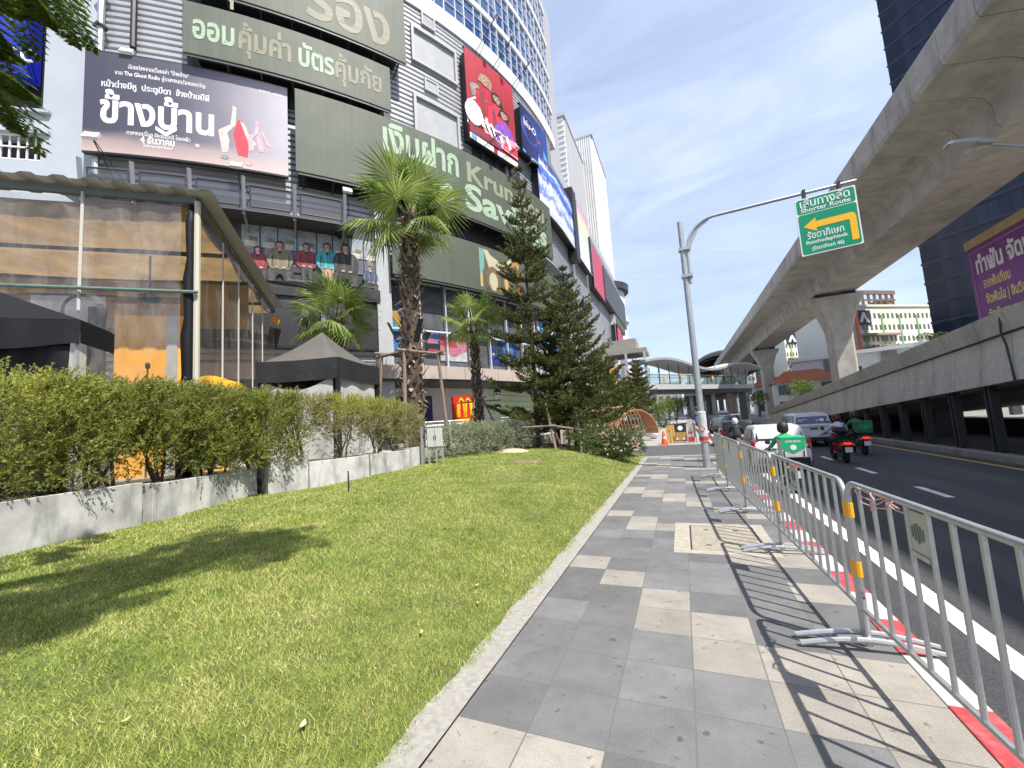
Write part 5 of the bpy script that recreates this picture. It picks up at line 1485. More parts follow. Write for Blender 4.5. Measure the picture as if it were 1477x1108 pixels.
# oleander with pink flowers
m_ole = leaf_mat('oleander_leaves', (.035, .065, .018), (.14, .19, .05), .3, 5., c3=(.25, .29, .1))
def bush(name, label, c, rx, ry, rz, n, lm, seed, leaf=.10, flowers=0, fm=None, group=None):
    rg = np.random.default_rng(seed)
    t = thing(name, label, 'bush', tuple(c), group=group)
    st = MB(); rr = random.Random(seed)
    for k in range(9):
        a = rr.uniform(0, 6.28); e = Vector((math.cos(a) * rx * .8, math.sin(a) * ry * .8, rz * rr.uniform(.9, 1.7)))
        st.tube([(0, 0, -.05), e * .5 + Vector((0, 0, rz * .25)), e], [.03, .02, .006], 5)
    st.build('stems', m_bark, t, world=False)
    P = nrm(rg.normal(size=(n, 3))) * (rg.random((n, 1)) ** .35)
    lump = 1 + .16 * np.sin(P[:, :1] * 5 + seed) * np.sin(P[:, 1:2] * 6) + .1 * np.sin(P[:, 2:] * 9 + seed)
    P = P * lump
    C_ = np.c_[P[:, 0] * rx, P[:, 1] * ry, np.maximum(rz + P[:, 2] * rz, .04)]
    d = nrm(P + np.array([0, 0, .5]) + rg.normal(size=(n, 3)) * .45)
    np_mesh('crown', sprigs(C_, d, 9, .16, leaf, leaf * .22, .7, rg), 4, lm, t, world=False)
    if flowers:
        Q = nrm(rg.normal(size=(flowers, 3)) + np.array([.45, -.45, .35])); Q = Q[Q[:, 2] > -.3]; nf = len(Q)
        cl_ = Q * 1.04 * np.array([rx, ry, rz]) + np.array([0, 0, rz])
        fc = (cl_[:, None, :] + rg.normal(size=(nf, 7, 3)) * .05).reshape(-1, 3)
        fd = nrm(np.repeat(Q, 7, 0) + rg.normal(size=(nf * 7, 3)) * .8)
        np_mesh('flowers', leaves(fc, fd, .075, .06, rg), 4, fm, t, world=False)
    return t
m_pinkf = leaf_mat('oleander_flowers', (.75, .38, .42), (.85, .72, .68), .3, 3.)
p = at(886, 655, 14.2); bush('oleander_bush', 'dense dark oleander bush with pale pink flowers at the lawn corner by the path', (p.x - .1, p.y + .3, lh(p.x, p.y) - .08), .85, .9, .50, 1000, m_ole, 3, .12, 46, m_pinkf)
p = at(915, 640, 17.2); bush('oleander_bush', 'smaller bright green bush behind the flowering oleander', (p.x - .3, p.y, .15), .6, .7, .38, 420, leaf_mat('bright_leaves', (.07, .13, .02), (.2, .27, .05), .3, 5.), 5, .1)
p = at(848, 640, 16.2); bush('oleander_bush', 'dark bush under the wide pine, left of the flowering oleander', (p.x, p.y, .45), .8, .8, .55, 600, m_ole, 8, .11)
p = at(940, 618, 33); bush('far_bush', 'low bush beside the white globe across the side street', (p.x - .8, p.y, .05), 1.3, 1.3, .4, 260, m_ole, 9, .16)
p = at(978, 604, 50); bush('far_bush', 'small far bush under the footbridge end', (p.x - 1.6, p.y, .05), 1.2, 1.2, .7, 200, m_ole, 10, .18)

# ------------------------------------------------------------------ fan palms
m_frond = leaf_mat('palm_leaf', (.11, .175, .035), (.34, .42, .11), .45, 1.2, .3, c3=(.54, .54, .22))
m_petiole = mat('palm_petiole', (.16, .20, .06), .5)
m_boot = mat('palm_trunk', (.15, .105, .075), .95, noise=(7, .4), bump=(14, .8, .03), stain=(5, (.30, .24, .18), .6))
def frond_mesh(rg, Lp, Rf, droop):
    """one costapalmate fan: a petiole along +x then ~30 pleated segments whose tips split and hang"""
    pet = MB(); pet.tube([(0, 0, 0), (Lp * .5, 0, .04), (Lp, 0, 0)], [.028, .02, .014], 5)
    T = []
    ns = 38
    for i in range(ns):
        a = (i / (ns - 1) - .5) * R(285)
        ln = Rf * (1 - .18 * abs(a) / R(142)) * rg.uniform(.92, 1.05)
        da = R(285) / (ns - 1) * .46
        pleat = .05 * (1 if i % 2 else -1)
        def P(r, off, up=0.):
            bend = -droop * (r / Rf) ** 2.4 * Rf * (.6 + .4 * abs(math.sin(a)))
            fold = -.22 * abs(math.sin(a)) * r + .12 * math.cos(a) * r
            return (Lp + r * math.cos(a + off), r * math.sin(a + off), fold + bend + up * r)
        c0 = P(.02, 0); l1 = P(ln * .5, da, pleat * .4); r1 = P(ln * .5, -da, -pleat * .4)
        m_ = P(ln * .52, 0, .03)
        T += [c0, l1, m_, c0, m_, r1]
        tip = P(ln, rg.uniform(-.02, .02)); tip = (tip[0], tip[1], tip[2] - rg.uniform(.02, .16) * Rf)
        T += [l1, tip, m_, m_, tip, r1]
    return pet, np.array(T)
protos = []
def palm(name, label, base, zc, rt0, rt1, nf, Lp, Rf, seed, old=6):
    t = thing(name, label, 'palm', tuple(base))
    rr = random.Random(seed); H = zc - base.z
    tr = MB()
    k = 14
    lean = Vector((rr.uniform(-.15, .15), rr.uniform(-.15, .15), 0))
    ax = [Vector((0, 0, H * i / k)) + lean * (i / k) ** 2 for i in range(k + 1)]
    tr.tube(ax, [rt0 + (rt1 - rt0) * i / k + .02 * math.sin(i * 1.9) for i in range(k + 1)], 12)
    # old leaf bases: pointed wedges in a spiral
    nb = int(H / .027)
    for i in range(nb):
        f = i / nb; a = i * 2.4; z = H * (.06 + .94 * f); r_ = rt0 + (rt1 - rt0) * f
        c = lean * f * f + Vector((math.cos(a) * r_ * .9, math.sin(a) * r_ * .9, z)); d = Vector((math.cos(a), math.sin(a), 0)); s_ = Vector((-d.y, d.x, 0))
        ln = rr.uniform(.2, .46) * (1.0 if rt1 > .18 else .7); w = rr.uniform(.06, .12) * (1.0 if rt1 > .18 else .75)
        tip = c + d * rr.uniform(.08, .34) * (1 if rt1 > .18 else .6) + Vector((0, 0, ln * rr.choice((1, 1, 1, -.4)))) + s_ * rr.uniform(-.05, .05)
        tr.add([c - s_ * w, c + s_ * w, c + d * .07 + Vector((0, 0, .03)), tip, tip + s_ * .03 - Vector((0, 0, .02))], [(0, 1, 2), (0, 2, 3), (2, 1, 4), (2, 4, 3), (1, 0, 3), (1, 3, 4)], 1 if rr.random() < .55 else 2)
    tr.build('trunk', [mat('palm_core', (.075, .055, .04), .95), m_boot, mat('palm_boot_pale', (.30, .23, .165), .9, noise=(9, .3))], t, world=False, fix=False)
    top = ax[-1]
    for i in range(nf):
        pr = protos[(i + seed) % len(protos)]
        f = i / nf
        el = R(70 - 112 * f + rr.uniform(-12, 12)); az = i * 2.399 + rr.uniform(-.2, .2)
        sc = rr.uniform(.88, 1.08)
        m4 = Matrix.Rotation(az, 4, 'Z') @ Matrix.Rotation(-el, 4, 'Y') @ Matrix.Rotation(rr.uniform(-.5, .5), 4, 'X') @ Matrix.Diagonal((Lp / 1.0 * sc, Rf / 1.0 * sc, Rf * sc, 1))
        po = bpy.data.objects.new('frond', pr[1]); COL.objects.link(po); po.parent = t
        po.matrix_local = Matrix.Translation(top + Vector((0, 0, -.12 + .3 * (1 - f)))) @ m4
        pe = bpy.data.objects.new('petiole', pr[0]); COL.objects.link(pe); pe.parent = po
    return t
for q in range(4):
    rg = np.random.default_rng(60 + q)
    pet, T = frond_mesh(rg, .85, 1.0, .18 + .13 * q)
    a = pet.build('petiole_proto', m_petiole, None, smooth=True); b_ = np_mesh('frond_proto', T, 3, m_frond)
    protos.append((a.data, b_.data)); a.data.name = 'petiole'; b_.data.name = 'frond'
    bpy.data.objects.remove(a); bpy.data.objects.remove(b_)
pb = at(596, 590, 15.5); pcx = at(592, 268, 15.5)
palm('fan_palm', 'tallest fan palm with rough brown trunk held by a timber frame', Vector((pb.x, pb.y, .98)), pcx.z - 1.35, .40, .29, 16, 1.45, 1.45, 2)
pcx = at(482, 452, 17.2); palm('fan_palm', 'small fan palm rising behind the grey canopy', Vector((pcx.x, pcx.y, .98)), pcx.z - .2, .2, .2, 14, 1.05, 1.15, 5)
pcx = at(678, 462, 19.0); pb = at(690, 590, 19.0); palm('fan_palm', 'slender small fan palm in front of the red food sign', Vector((pb.x, pb.y, .98)), pcx.z - .2, .24, .17, 14, 1.0, 1.1, 9)

# timber frames
m_wood = mat('grey_timber', (.22, .165, .12), .9, noise=(9, .3), bump=(18, .5, .01))
def pole_prop(mb, a, b_, r0=.05, r1=.04):
    a, b_ = Vector(a), Vector(b_); m_ = (a + b_) / 2 + Vector((rnd.uniform(-.04, .04), rnd.uniform(-.04, .04), 0))
    mb.tube([a, m_, b_], [r0, (r0 + r1) / 2, r1], 7)
pb = at(596, 590, 15.5); t = thing('timber_frame', 'timber frame of four posts and crossed poles round the tall palm trunk', 'frame', (pb.x, pb.y, .98))
ztf = at(596, 512, 15.5).z
cs = [Vector((pb.x - 1.15, pb.y - .65, 0)), Vector((pb.x + .35, pb.y - .95, 0)), Vector((pb.x + 1.0, pb.y + .75, 0)), Vector((pb.x - .5, pb.y + 1.0, 0))]
for c in cs:
    b = MB(); pole_prop(b, (c.x, c.y, .9), ((c.x * .8 + pb.x * .2), (c.y * .8 + pb.y * .2), ztf + .1), .075, .06); b.build('post', m_wood, t, smooth=True)
tops = [zv(c * .8 + Vector((pb.x, pb.y, 0)) * .2, ztf) for c in cs]
for i in range(4):
    a, b_ = tops[i], tops[(i + 1) % 4]; d = (b_ - a).normalized()
    b = MB(); pole_prop(b, a - d * .3 + Vector((0, 0, .03 * i)), b_ + d * .3 + Vector((0, 0, .03 * i)), .065, .05); b.build('cross_pole', m_wood, t, smooth=True)
for i, (dx, dy) in enumerate(((-.35, 0), (.35, .1))):
    b = MB(); q = zv(Vector((pb.x + dx, pb.y + dy * 2 - .3, 0)), ztf + .5)
    b.bar(q, q + Vector((dx * .9, -.1, .75)), .2, .05); b.build('wedge', m_black, t)
pb = at(690, 590, 19.0); zq = at(690, 580, 19).z
t = thing('timber_frame', 'thin timber props tied low round the slender palm trunk', 'frame', (pb.x, pb.y, .98))
for a in (0.3, 2.4, 4.5):
    b = MB(); pole_prop(b, (pb.x + 1.0 * math.cos(a), pb.y + 1.0 * math.sin(a), .95), (pb.x + .2 * math.cos(a), pb.y + .2 * math.sin(a), zq + .2), .04, .035); b.build('post', m_wood, t, smooth=True)
for a in (0.3, 2.4): 
    b = MB(); pole_prop(b, (pb.x - 1.1 * math.cos(a), pb.y - 1.1 * math.sin(a), zq + .05 * a), (pb.x + 1.1 * math.cos(a), pb.y + 1.1 * math.sin(a), zq + .1 * a), .035, .03); b.build('cross_pole', m_wood, t, smooth=True)

# ------------------------------------------------------------------ Norfolk pines
m_needle = leaf_mat('pine_needles', (.045, .065, .02), (.17, .18, .05), .3, 3., .6, c3=(.30, .245, .085))
m_pbark = mat('pine_bark', (.045, .038, .032), .95, noise=(10, .3))
def pine(name, label, base, ztop, rbase, seed, z_first=.16, whorls=15, dens=1.0, group=None, leafs=1.0, rtrunk=.11, taper=1.0, jit=.25):
    rg = np.random.default_rng(seed); rr = random.Random(seed)
    t = thing(name, label, 'pine tree', tuple(base), group=group)
    H = ztop - base.z
    tr = MB(); tr.tube([(0, 0, -.1), (.03, 0, H * .3), (-.02, .02, H * .65), (0, 0, H)], [rtrunk, rtrunk * .8, rtrunk * .45, .015], 8)
    br = MB(); C_, D_ = [], []
    for w in range(whorls):
        f = w / (whorls - 1); z = H * (z_first + (.965 - z_first) * (f ** .92))
        rad = rbase * (1 - f) ** .85 * taper + .12
        nb = 6 if f < .8 else 5
        for k in range(nb):
            a = k * 2 * math.pi / nb + w * .5 + rr.uniform(-.3, .3); L_ = rad * rr.uniform(1 - jit, 1.12)
            tilt = rr.uniform(-.1, .1) + .45 * f; dz0 = rr.uniform(-.12, .12) * (1 - f)
            p0 = Vector((0, 0, z + dz0)); d = Vector((math.cos(a), math.sin(a), tilt)).normalized()
            p1 = p0 + d * L_ * .55 + Vector((0, 0, -.10 * L_)); p2 = p0 + d * L_ + Vector((0, 0, .16 * L_))
            br.tube([p0, p1, p2], [.022, .014, .005], 4)
            # rope-like branchlets to both sides, foliage turned upward
            nseg = max(5, int(L_ / .105))
            sd_ = Vector((-d.y, d.x, 0)).normalized()
            for j in range(nseg):
                u = (j + .6) / nseg
                if u < .18: continue
                q = (p0.lerp(p1, u / .55) if u < .55 else p1.lerp(p2, (u - .55) / .45))
                for s_ in ((1, -1) if j < nseg - 1 else (0,)):
                    bl = (.20 + .32 * (1 - abs(u - .55))) * min(1, L_ / .8) * rr.uniform(.7, 1.2)
                    bd = (d * .75 + sd_ * s_ * .85 + Vector((0, 0, .42 + rr.uniform(-.1, .2)))).normalized()
                    m_ = max(7, int(20 * dens * bl / .3))
                    tt = rg.random(m_)
                    pts_ = np.array(q)[None] + np.array(bd)[None] * (tt[:, None] * bl)
                    C_.append(pts_); D_.append(nrm(np.array(bd)[None] * 1.0 + rg.normal(size=(m_, 3)) * .55 + np.array([[0, 0, .25]])))
    tr.build('trunk', m_pbark, t, world=False, smooth=True)
    br.build('branches', m_pbark, t, world=False)
    C_ = np.concatenate(C_); D_ = np.concatenate(D_)
    k = .105 * leafs * rg.uniform(.7, 1.2, len(C_))
    np_mesh('crown', leaves(C_, D_, k, k * .30, rg), 4, m_needle, t, world=False)
    return t
G_P = 'pines in a clump on the lawn'
pt_ = at(770, 230, 17.0); p = at(777, 640, 17.0); pine('norfolk_pine', 'tallest narrow pine with dark bare trunk showing, left of the clump', Vector((p.x, p.y, .45)), pt_.z, 1.8, 11, z_first=.13, whorls=13, dens=1.35, group=G_P, leafs=1.25, jit=.3)
pt_ = at(836, 378, 17.6); p = at(832, 640, 17.6); pine('norfolk_pine', 'widest dense pine in the middle of the clump', Vector((p.x, p.y, .45)), pt_.z, 2.05, 12, z_first=.16, whorls=14, dens=1.25, group=G_P, leafs=1.2, taper=1.05)
pt_ = at(806, 440, 19.0); p = at(806, 640, 19.0); pine('norfolk_pine', 'smaller pine half hidden between the tallest and the widest pine', Vector((p.x, p.y, .45)), pt_.z, 1.1, 13, z_first=.12, whorls=12, dens=1.1, group=G_P, leafs=1.25)
pt_ = at(868, 505, 21.0); p = at(868, 630, 21.0); pine('norfolk_pine', 'lower pine at the right of the clump above the lattice arches', Vector((p.x, p.y, .45)), pt_.z, 1.9, 14, z_first=.3, whorls=9, dens=1.0, group=G_P, leafs=1.4)
pt_ = at(927, 512, 48); p = at(926, 606, 48); pine('norfolk_pine', 'lone far pine standing clear against the sky beside the footbridge', Vector((p.x, p.y, .3)), pt_.z, 1.9, 15, z_first=.2, whorls=12, dens=.8, leafs=1.9)
pt_ = at(906, 545, 40); p = at(906, 606, 40); pine('norfolk_pine', 'short dark far pine just left of the lone far pine', Vector((p.x, p.y, .3)), pt_.z, 2.2, 16, z_first=.15, whorls=9, dens=.8, leafs=1.9)
# leaning props under the pines, tied with cross rails
t = thing('pine_props', 'leaning grey timber props with cross rails round the pine trunks', 'frame', tuple(at(790, 650, 15.6)))
for (px0, py0, D0_), (px1, py1, D1_) in (((804, 655, 15.4), (787, 582, 15.9)), ((839, 650, 15.8), (832, 595, 16.4)), ((752, 650, 16.0), (770, 588, 16.6)), ((813, 650, 16.4), (792, 600, 16.8)), ((846, 645, 16.6), (838, 590, 17.0)), ((768, 648, 16.8), (765, 600, 17.2)), ((822, 648, 17.4), (818, 600, 17.4))):
    b = MB(); pole_prop(b, at(px0, py0, D0_) + Vector((0, 0, -.1)), at(px1, py1, D1_), .055, .045); b.build('prop', m_wood, t, smooth=True)
for (a, b_) in (((753, 617, 15.9), (802, 614, 15.6)), ((795, 614, 15.6), (842, 621, 16.0)), ((800, 618, 16.5), (850, 615, 16.7))):
    b = MB(); pole_prop(b, at(*a), at(*b_), .045, .04); b.build('rail', m_wood, t, smooth=True)

# ------------------------------------------------------------------ overhanging tree, its trunk just outside the left of the frame
m_feather = leaf_mat('feathery_leaves', (.05, .10, .014), (.16, .22, .035), .4, 4., c3=(.24, .28, .06))
tt_ = thing('overhanging_tree', 'tree reaching in at the upper left corner with feathery leaf sprays', 'tree', (-3.4, -3.2, 0))
tr = MB(); tr.tube([(-3.4, -3.2, .1), (-3.42, -3.1, 2.4), (-3.2, -2.7, 5.0), (-2.6, -1.8, 7.6), (-1.8, -.4, 9.2)], [.2, .17, .14, .1, .05], 10)
tr.tube([(-3.3, -2.9, 3.9), (-3.9, -1.6, 5.2), (-4.3, -.3, 5.3)], [.1, .08, .05], 8)
brs = MB(); FC_, FD_ = [], []
def pinnate(p0, d, L_, rg):
    d = Vector(d).normalized(); pts = [Vector(p0) + d * (L_ * i / 6) + Vector((0, 0, -.16 * L_ * (i / 6) ** 2)) for i in range(7)]
    brs.tube(pts, [.006, .005, .005, .004, .004, .003, .002], 4)
    for i in range(1, 13):
        u = i / 12; k = min(5, int(u * 6)); q = pts[k].lerp(pts[k + 1], u * 6 - k)
        t_ = (pts[k + 1] - pts[k]).normalized(); sd_ = t_.cross(Vector((0, 0, 1))).normalized()
        for s_ in (1, -1):
            pd = (sd_ * s_ + t_ * .55 + Vector((0, 0, -.25))).normalized(); ll = L_ * .36 * math.sin(math.pi * (.12 + .8 * u))
            for j in range(11):
                c = q + pd * (ll * (j + .3) / 11); ax_ = pd.cross(Vector((0, 0, 1))).normalized()
                for s2 in (1, -1):
                    FC_.append(tuple(c)); FD_.append(tuple((ax_ * s2 + pd * .45).normalized()))
rg = np.random.default_rng(77)
# sprays seen in the photo: start pixel, end pixel, distance
for (a, b_, D) in (((-30, -40), (20, 105), 4.6), ((10, -60), (52, 62), 4.6), ((40, -60), (110, 48), 4.6), ((60, -70), (134, 52), 4.7), ((20, -30), (75, 30), 4.4), ((-20, 30), (60, 192), 4.7), ((-30, 90), (45, 135), 4.5), ((-30, 110), (28, 180), 4.6), ((-35, -10), (45, 12), 4.5), ((-40, 60), (25, 78), 4.6), ((90, -80), (96, 20), 4.8), ((-40, 20), (8, 60), 4.4)):
    p0, p1 = at(*a, D), at(*b_, D + .1)
    pinnate(p0, p1 - p0, (p1 - p0).length, rg)
    brs.tube([Vector((-4.3, -.3, 4.9)), (p0 + Vector((-4.3, -.3, 4.9))) / 2 + Vector((0, 0, .4)), p0], [.04, .02, .006], 5)
# the rest of the crown, overhead and out of frame, which throws the shade on the lawn
for k in range(85):
    f = rg.random(); c = Vector((.5 * (1 - f) ** 2 - 2.6 * f * (1 - f) + .25 * f * f, -1.4 * (1 - f) ** 2 - .2 * f * (1 - f) + 1.1 * f * f, 9.4)); p0 = c + Vector((rg.normal() * .17, rg.normal() * .17, rg.normal() * .3))
    a = rg.uniform(0, 6.28)
    pinnate(p0, (math.cos(a), math.sin(a), -.15), rg.uniform(.5, .85), rg)
for k in range(12):
    f = k / 11; brs.tube([(-2.6, -1.8, 7.6), (-1.5, -1.2 + .9 * f, 8.8), (.5 * (1 - f) ** 2 - 2.6 * f * (1 - f) + .25 * f * f, -1.4 * (1 - f) ** 2 - .2 * f * (1 - f) + 1.1 * f * f, 9.4)], [.05, .035, .012], 5)
tr.build('trunk', m_bark, tt_, smooth=True); brs.build('branches', m_bark, tt_)
FC_, FD_ = np.array(FC_), np.array(FD_)
np_mesh('crown', leaves(FC_, FD_, .05, .017, rg), 4, m_feather, tt_)
# ================================================================== path furniture
m_tape = mat('tape_orange', (.80, .40, .02), .5)
def make_barrier():
    t = thing('crowd_barrier', '', 'barrier')
    L_, H, zb, r = 1.94, 1.10, .26, .019
    f = MB()
    c = .11
    arc0 = [(0, c - c * math.cos(a), H - c + c * math.sin(a)) for a in np.linspace(0, math.pi / 2, 6)]
    arc1 = [(0, L_ - c + c * math.sin(a), H - c + c * math.cos(a)) for a in np.linspace(0, math.pi / 2, 6)]
    f.tube([(0, 0, .03)] + arc0 + arc1 + [(0, L_, .03)], r, 10)
    f.tube([(0, 0, zb), (0, L_, zb)], r * .85, 8)
    f.build('frame', m_galv, t, smooth=True, world=False)
    n = 11
    bar = None
    for i in range(1, n):
        y = L_ * i / n
        if bar is None:
            b = MB(); b.tube([(0, 0, zb), (0, 0, H)], .0125, 8); bar = b.build('bar', m_galv, t, smooth=True, world=False)
            bar.location = (0, y, 0)
        else:
            q = bar.copy(); COL.objects.link(q); q.parent = t; q.location = (0, y, 0)
    i = 6
    ya, yb = L_ * i / n, L_ * (i + 1) / n
    p = MB(); p.box(-.004, .004, ya + .012, yb - .012, H - .235, H - .03); p.box(-.012, .012, ya + .012, yb - .012, H - .26, H - .236)
    po = p.build('name_plate', m_galv, t, world=False)
    e = MB()
    for k in range(5):
        yy = ya + .045 + k * .022
        h = .10 - .022 * abs(k - 2)
        for s_ in (1, -1):
            e.box(min(.0045 * s_, .008 * s_), max(.0045 * s_, .008 * s_), yy, yy + .011, H - .135 - h / 2, H - .135 + h / 2)
    e.build('embossed_mark', mat('embossed', (.26, .27, .28), .5, metal=.7), po, world=False)
    for y in (.03, L_ - .03):
        b = MB()
        b.tube([(-.40 + .8 * k / 10, y, .022 + .055 * math.sin(math.pi * k / 10)) for k in range(11)], .019, 8)
        b.build('foot', m_galv, t, smooth=True, world=False)
    for y in (0, L_):
        for z in (.47, .86):
            b = MB(); b.tube([(0, y, z), (0, y, z + .10)], r + .003, 10); b.build('reflective_tape', m_tape, t, world=False)
        b = MB(); b.tube([(.0, y + (.03 if y == 0 else -.03), .38), (0, y, .36), (0, y + (.03 if y == 0 else -.03), .34)], .008, 5); b.build('hook', m_dgrey, t, world=False)
    return t
barrier = make_barrier()
chain = [(1.10, 1.56), (.985, 3.55), (.89, 5.55), (.79, 7.50), (.71, 9.42), (.67, 11.35)]
bl_ = ['nearest steel crowd barrier, with a pink string tied to its top rail', 'second nearest steel crowd barrier', 'third steel crowd barrier from the viewer', 'fourth steel crowd barrier from the viewer', 'steel crowd barrier ending at the sign pole']
def put_barrier(a, b_, lb, grp, first=False):
    o = barrier if first else copy_tree(barrier)
    d = Vector((b_[0] - a[0], b_[1] - a[1], 0)); l_ = d.length
    o['label'] = lb; o['group'] = grp
    o.location = (a[0], a[1], a[2] if len(a) > 2 else 0); o.rotation_euler = (0, 0, math.atan2(-d.x, d.y))
    o.scale = (1, (l_ - .05) / 1.94, 1)
    return o
for k in range(5):
    put_barrier(chain[k], chain[k + 1], bl_[k], 'steel crowd barriers along the kerb', k == 0)
for k in range(4):
    put_barrier((.55 - .05 * k, 23.4 + 2.1 * k), (.5 - .05 * k, 25.4 + 2.1 * k), ('first', 'second', 'third', 'fourth')[k] + ' steel crowd barrier beyond the side street', 'steel crowd barriers beyond the side street')
b = MB(); rr = random.Random(3)
for q in range(3):
    y0 = 3.42 - .02 * q
    b.tube([(.99 + .02 * math.sin(i * 1.3 + q), y0 - .62 * i / 14, 1.085 - .035 * q * (1 if 2 < i < 10 else .3) + .018 * math.sin(i * 1.9 + q * 2)) for i in range(15)], .0038, 5)
tag(b.build('pink_string', mat('string_pink', (.60, .34, .33), .8)), 'tangled pink plastic string tied on the top rail of the nearest barrier', 'string')

# access cover
mc = thing('access_cover', 'square concrete access cover with four lifting holes in a pale frame on the path', 'cover', (.27, 6.0, 0))
m_cov = mat('cover_concrete', (.29, .26, .21), .85, noise=(9, .2), stain=(4, (.20, .18, .15), .6), bump=(50, .3, .004))
fx0, fx1, fy0, fy1 = -.26, .86, 5.31, 6.71
b = MB(); w = .13
b.box(fx0, fx1, fy0, fy0 + w, -.01, .0055).box(fx0, fx1, fy1 - w, fy1, -.01, .0055).box(fx0, fx0 + w + .06, fy0 + w, fy1 - w, -.01, .0055).box(fx1 - w, fx1, fy0 + w, fy1 - w, -.01, .0055)
b.build('frame', mat('cover_frame', (.34, .31, .26), .85, noise=(12, .2), stain=(3, (.28, .25, .2), .5)), mc)
b = MB(); b.box(fx0 + w + .08, fx1 - w - .012, fy0 + w + .012, fy1 - w - .012, -.02, .004); b.build('lid', m_cov, mc)
b = MB(); b.box(fx0 + w + .061, fx1 - w - .002, fy0 + w + .002, fy1 - w - .002, -.03, .0015); b.build('gap', m_black, mc)
for x in (.14, .50):
    for y in (5.66, 6.36):
        b = MB(); b.box(x - .03, x + .03, y - .017, y + .017, .0045, .007); b.build('lifting_hole', m_black, mc)

# sign pole
pX, pY = .515, 13.33
sp = thing('sign_pole', 'tall grey steel pole with a curved arm reaching over the road', 'pole', (pX, pY, 0))
m_pole = mat('pole_grey', (.42, .44, .46), .45, metal=.45, noise=(6, .1), stain=(3, (.28, .29, .30), .5, (1, 1, .2)))
b = MB(); b.tube([(pX, pY, 0), (pX, pY, 2.2), (pX, pY, 7.55)], [.10, .095, .075], 14); b.build('shaft', m_pole, sp, smooth=True)
b = MB(); b.lathe([(.098, .75), (.125, .76), (.125, 1.62), (.098, 1.64)], (pX, pY, 0), 16); b.build('sleeve', mat('sleeve_paper', (.55, .55, .56), .7, noise=(6, .2), stain=(9, (.3, .3, .34), .6)), sp, smooth=True)
b = MB(); b.lathe([(.1285, .78), (.1285, .90)], (pX, pY, 0), 16); b.lathe([(.1285, .92), (.1285, .99)], (pX, pY, 0), 16, 1); b.build('band', [mat('band_red', (.5, .05, .04), .6), m_kwht], sp, fix=True)
b = MB()
b.lathe([(.075, 0), (.075, .012)], (0, 0, 0), 20)
b.v = [(v[0] + pX - .02, pY - .131 - v[2], v[1] + 1.13) for v in b.v]
st_ = b.build('warning_disc', mat('band_red', (.5, .05, .04), .6), sp)
b = MB(); b.lathe([(.055, .0125), (.055, .0135)], (0, 0, 0), 18); b.v = [(v[0] + pX - .02, pY - .131 - v[2], v[1] + 1.13) for v in b.v]; b.build('disc_face', m_kwht, st_)
b = MB()
ar = [(pX + .13, pY, 5.55), (pX + .13, pY, 6.55)] + [(pX + .13 + .85 * (1 - math.cos(a)), pY, 6.55 + .95 * math.sin(a)) for a in np.linspace(.2, math.pi / 2, 8)] + [(3.0, pY, 7.53), (4.95, pY, 7.56)]
b.tube(ar, [.045] * len(ar), 10); b.build('arm', m_pole, sp, smooth=True)
b = MB()
web = [(pX + .15, 6.55), (pX + .22, 6.55)] ; 
b.prism([(.135, 6.5), (.20, 6.9), (.42, 7.27), (.85, 7.46), (.80, 7.40), (.5, 7.18), (.28, 6.8), (.2, 6.5)], (pX, pY - .006, 0), (1, 0, 0), (0, 0, 1), (0, .012, 0)); b.build('web_plate', m_pole, sp)
for z in (5.75, 6.6):
    b = MB(); b.box(pX - .12, pX + .2, pY - .11, pY + .11, z, z + .09); b.build('clamp', m_galv, sp)
# direction sign
sx0, sx1, sz0, sz1 = 3.49, 4.87, 5.70, 7.33
sY = pY - .09
ds = thing('direction_sign', 'green and white direction sign with a yellow left turn arrow hung on the curved arm', 'sign', (sx0, sY, sz0))
tilt = .055
def smap(a, b_, c): return Vector((sx0 + a, sY - c, sz0 + b_ + a * tilt))
Ws, Hs = sx1 - sx0, sz1 - sz0
m_sgreen = mat('sign_green', (.0, .26, .125), .35); m_swhite = mat('sign_white', (.78, .79, .78), .4); m_sarrow = mat('sign_arrow', (.85, .46, .015), .4)
def splate(mb, u0, u1, v0, v1, w0, w1, r=.05, m=0):
    pts = []
    for cx_, cy_, a0 in ((u1 - r, v1 - r, 0), (u0 + r, v1 - r, 90), (u0 + r, v0 + r, 180), (u1 - r, v0 + r, 270)):
        pts += [(cx_ + r * math.cos(R(a0 + k * 30)), cy_ + r * math.sin(R(a0 + k * 30))) for k in range(4)]
    mb.loft([[smap(a, b_, w0) for a, b_ in pts], [smap(a, b_, w1) for a, b_ in pts]], m)
b = MB(); splate(b, 0, Ws, 0, Hs, 0, .03, .03); b.build('plate', m_swhite, ds)
b = MB(); splate(b, .03, Ws - .03, Hs * .72 + .012, Hs - .03, .031, .034, .06); b.build('upper_field', m_sgreen, ds)
b = MB(); splate(b, .03, Ws - .03, .03, Hs * .72 - .012, .031, .034, .06); b.build('lower_field', m_sgreen, ds)
b = MB()
av = [(.09, .505), (.30, .63), (.30, .565), (.88, .565), (.92, .55), (.945, .50), (.945, .09), (.835, .09), (.835, .455), (.30, .455), (.30, .39)]
b.loft([[smap(a * Ws, c_ * Hs * .985, w_) for a, c_ in av] for w_ in (.035, .038)]); b.build('arrow', m_sarrow, ds)
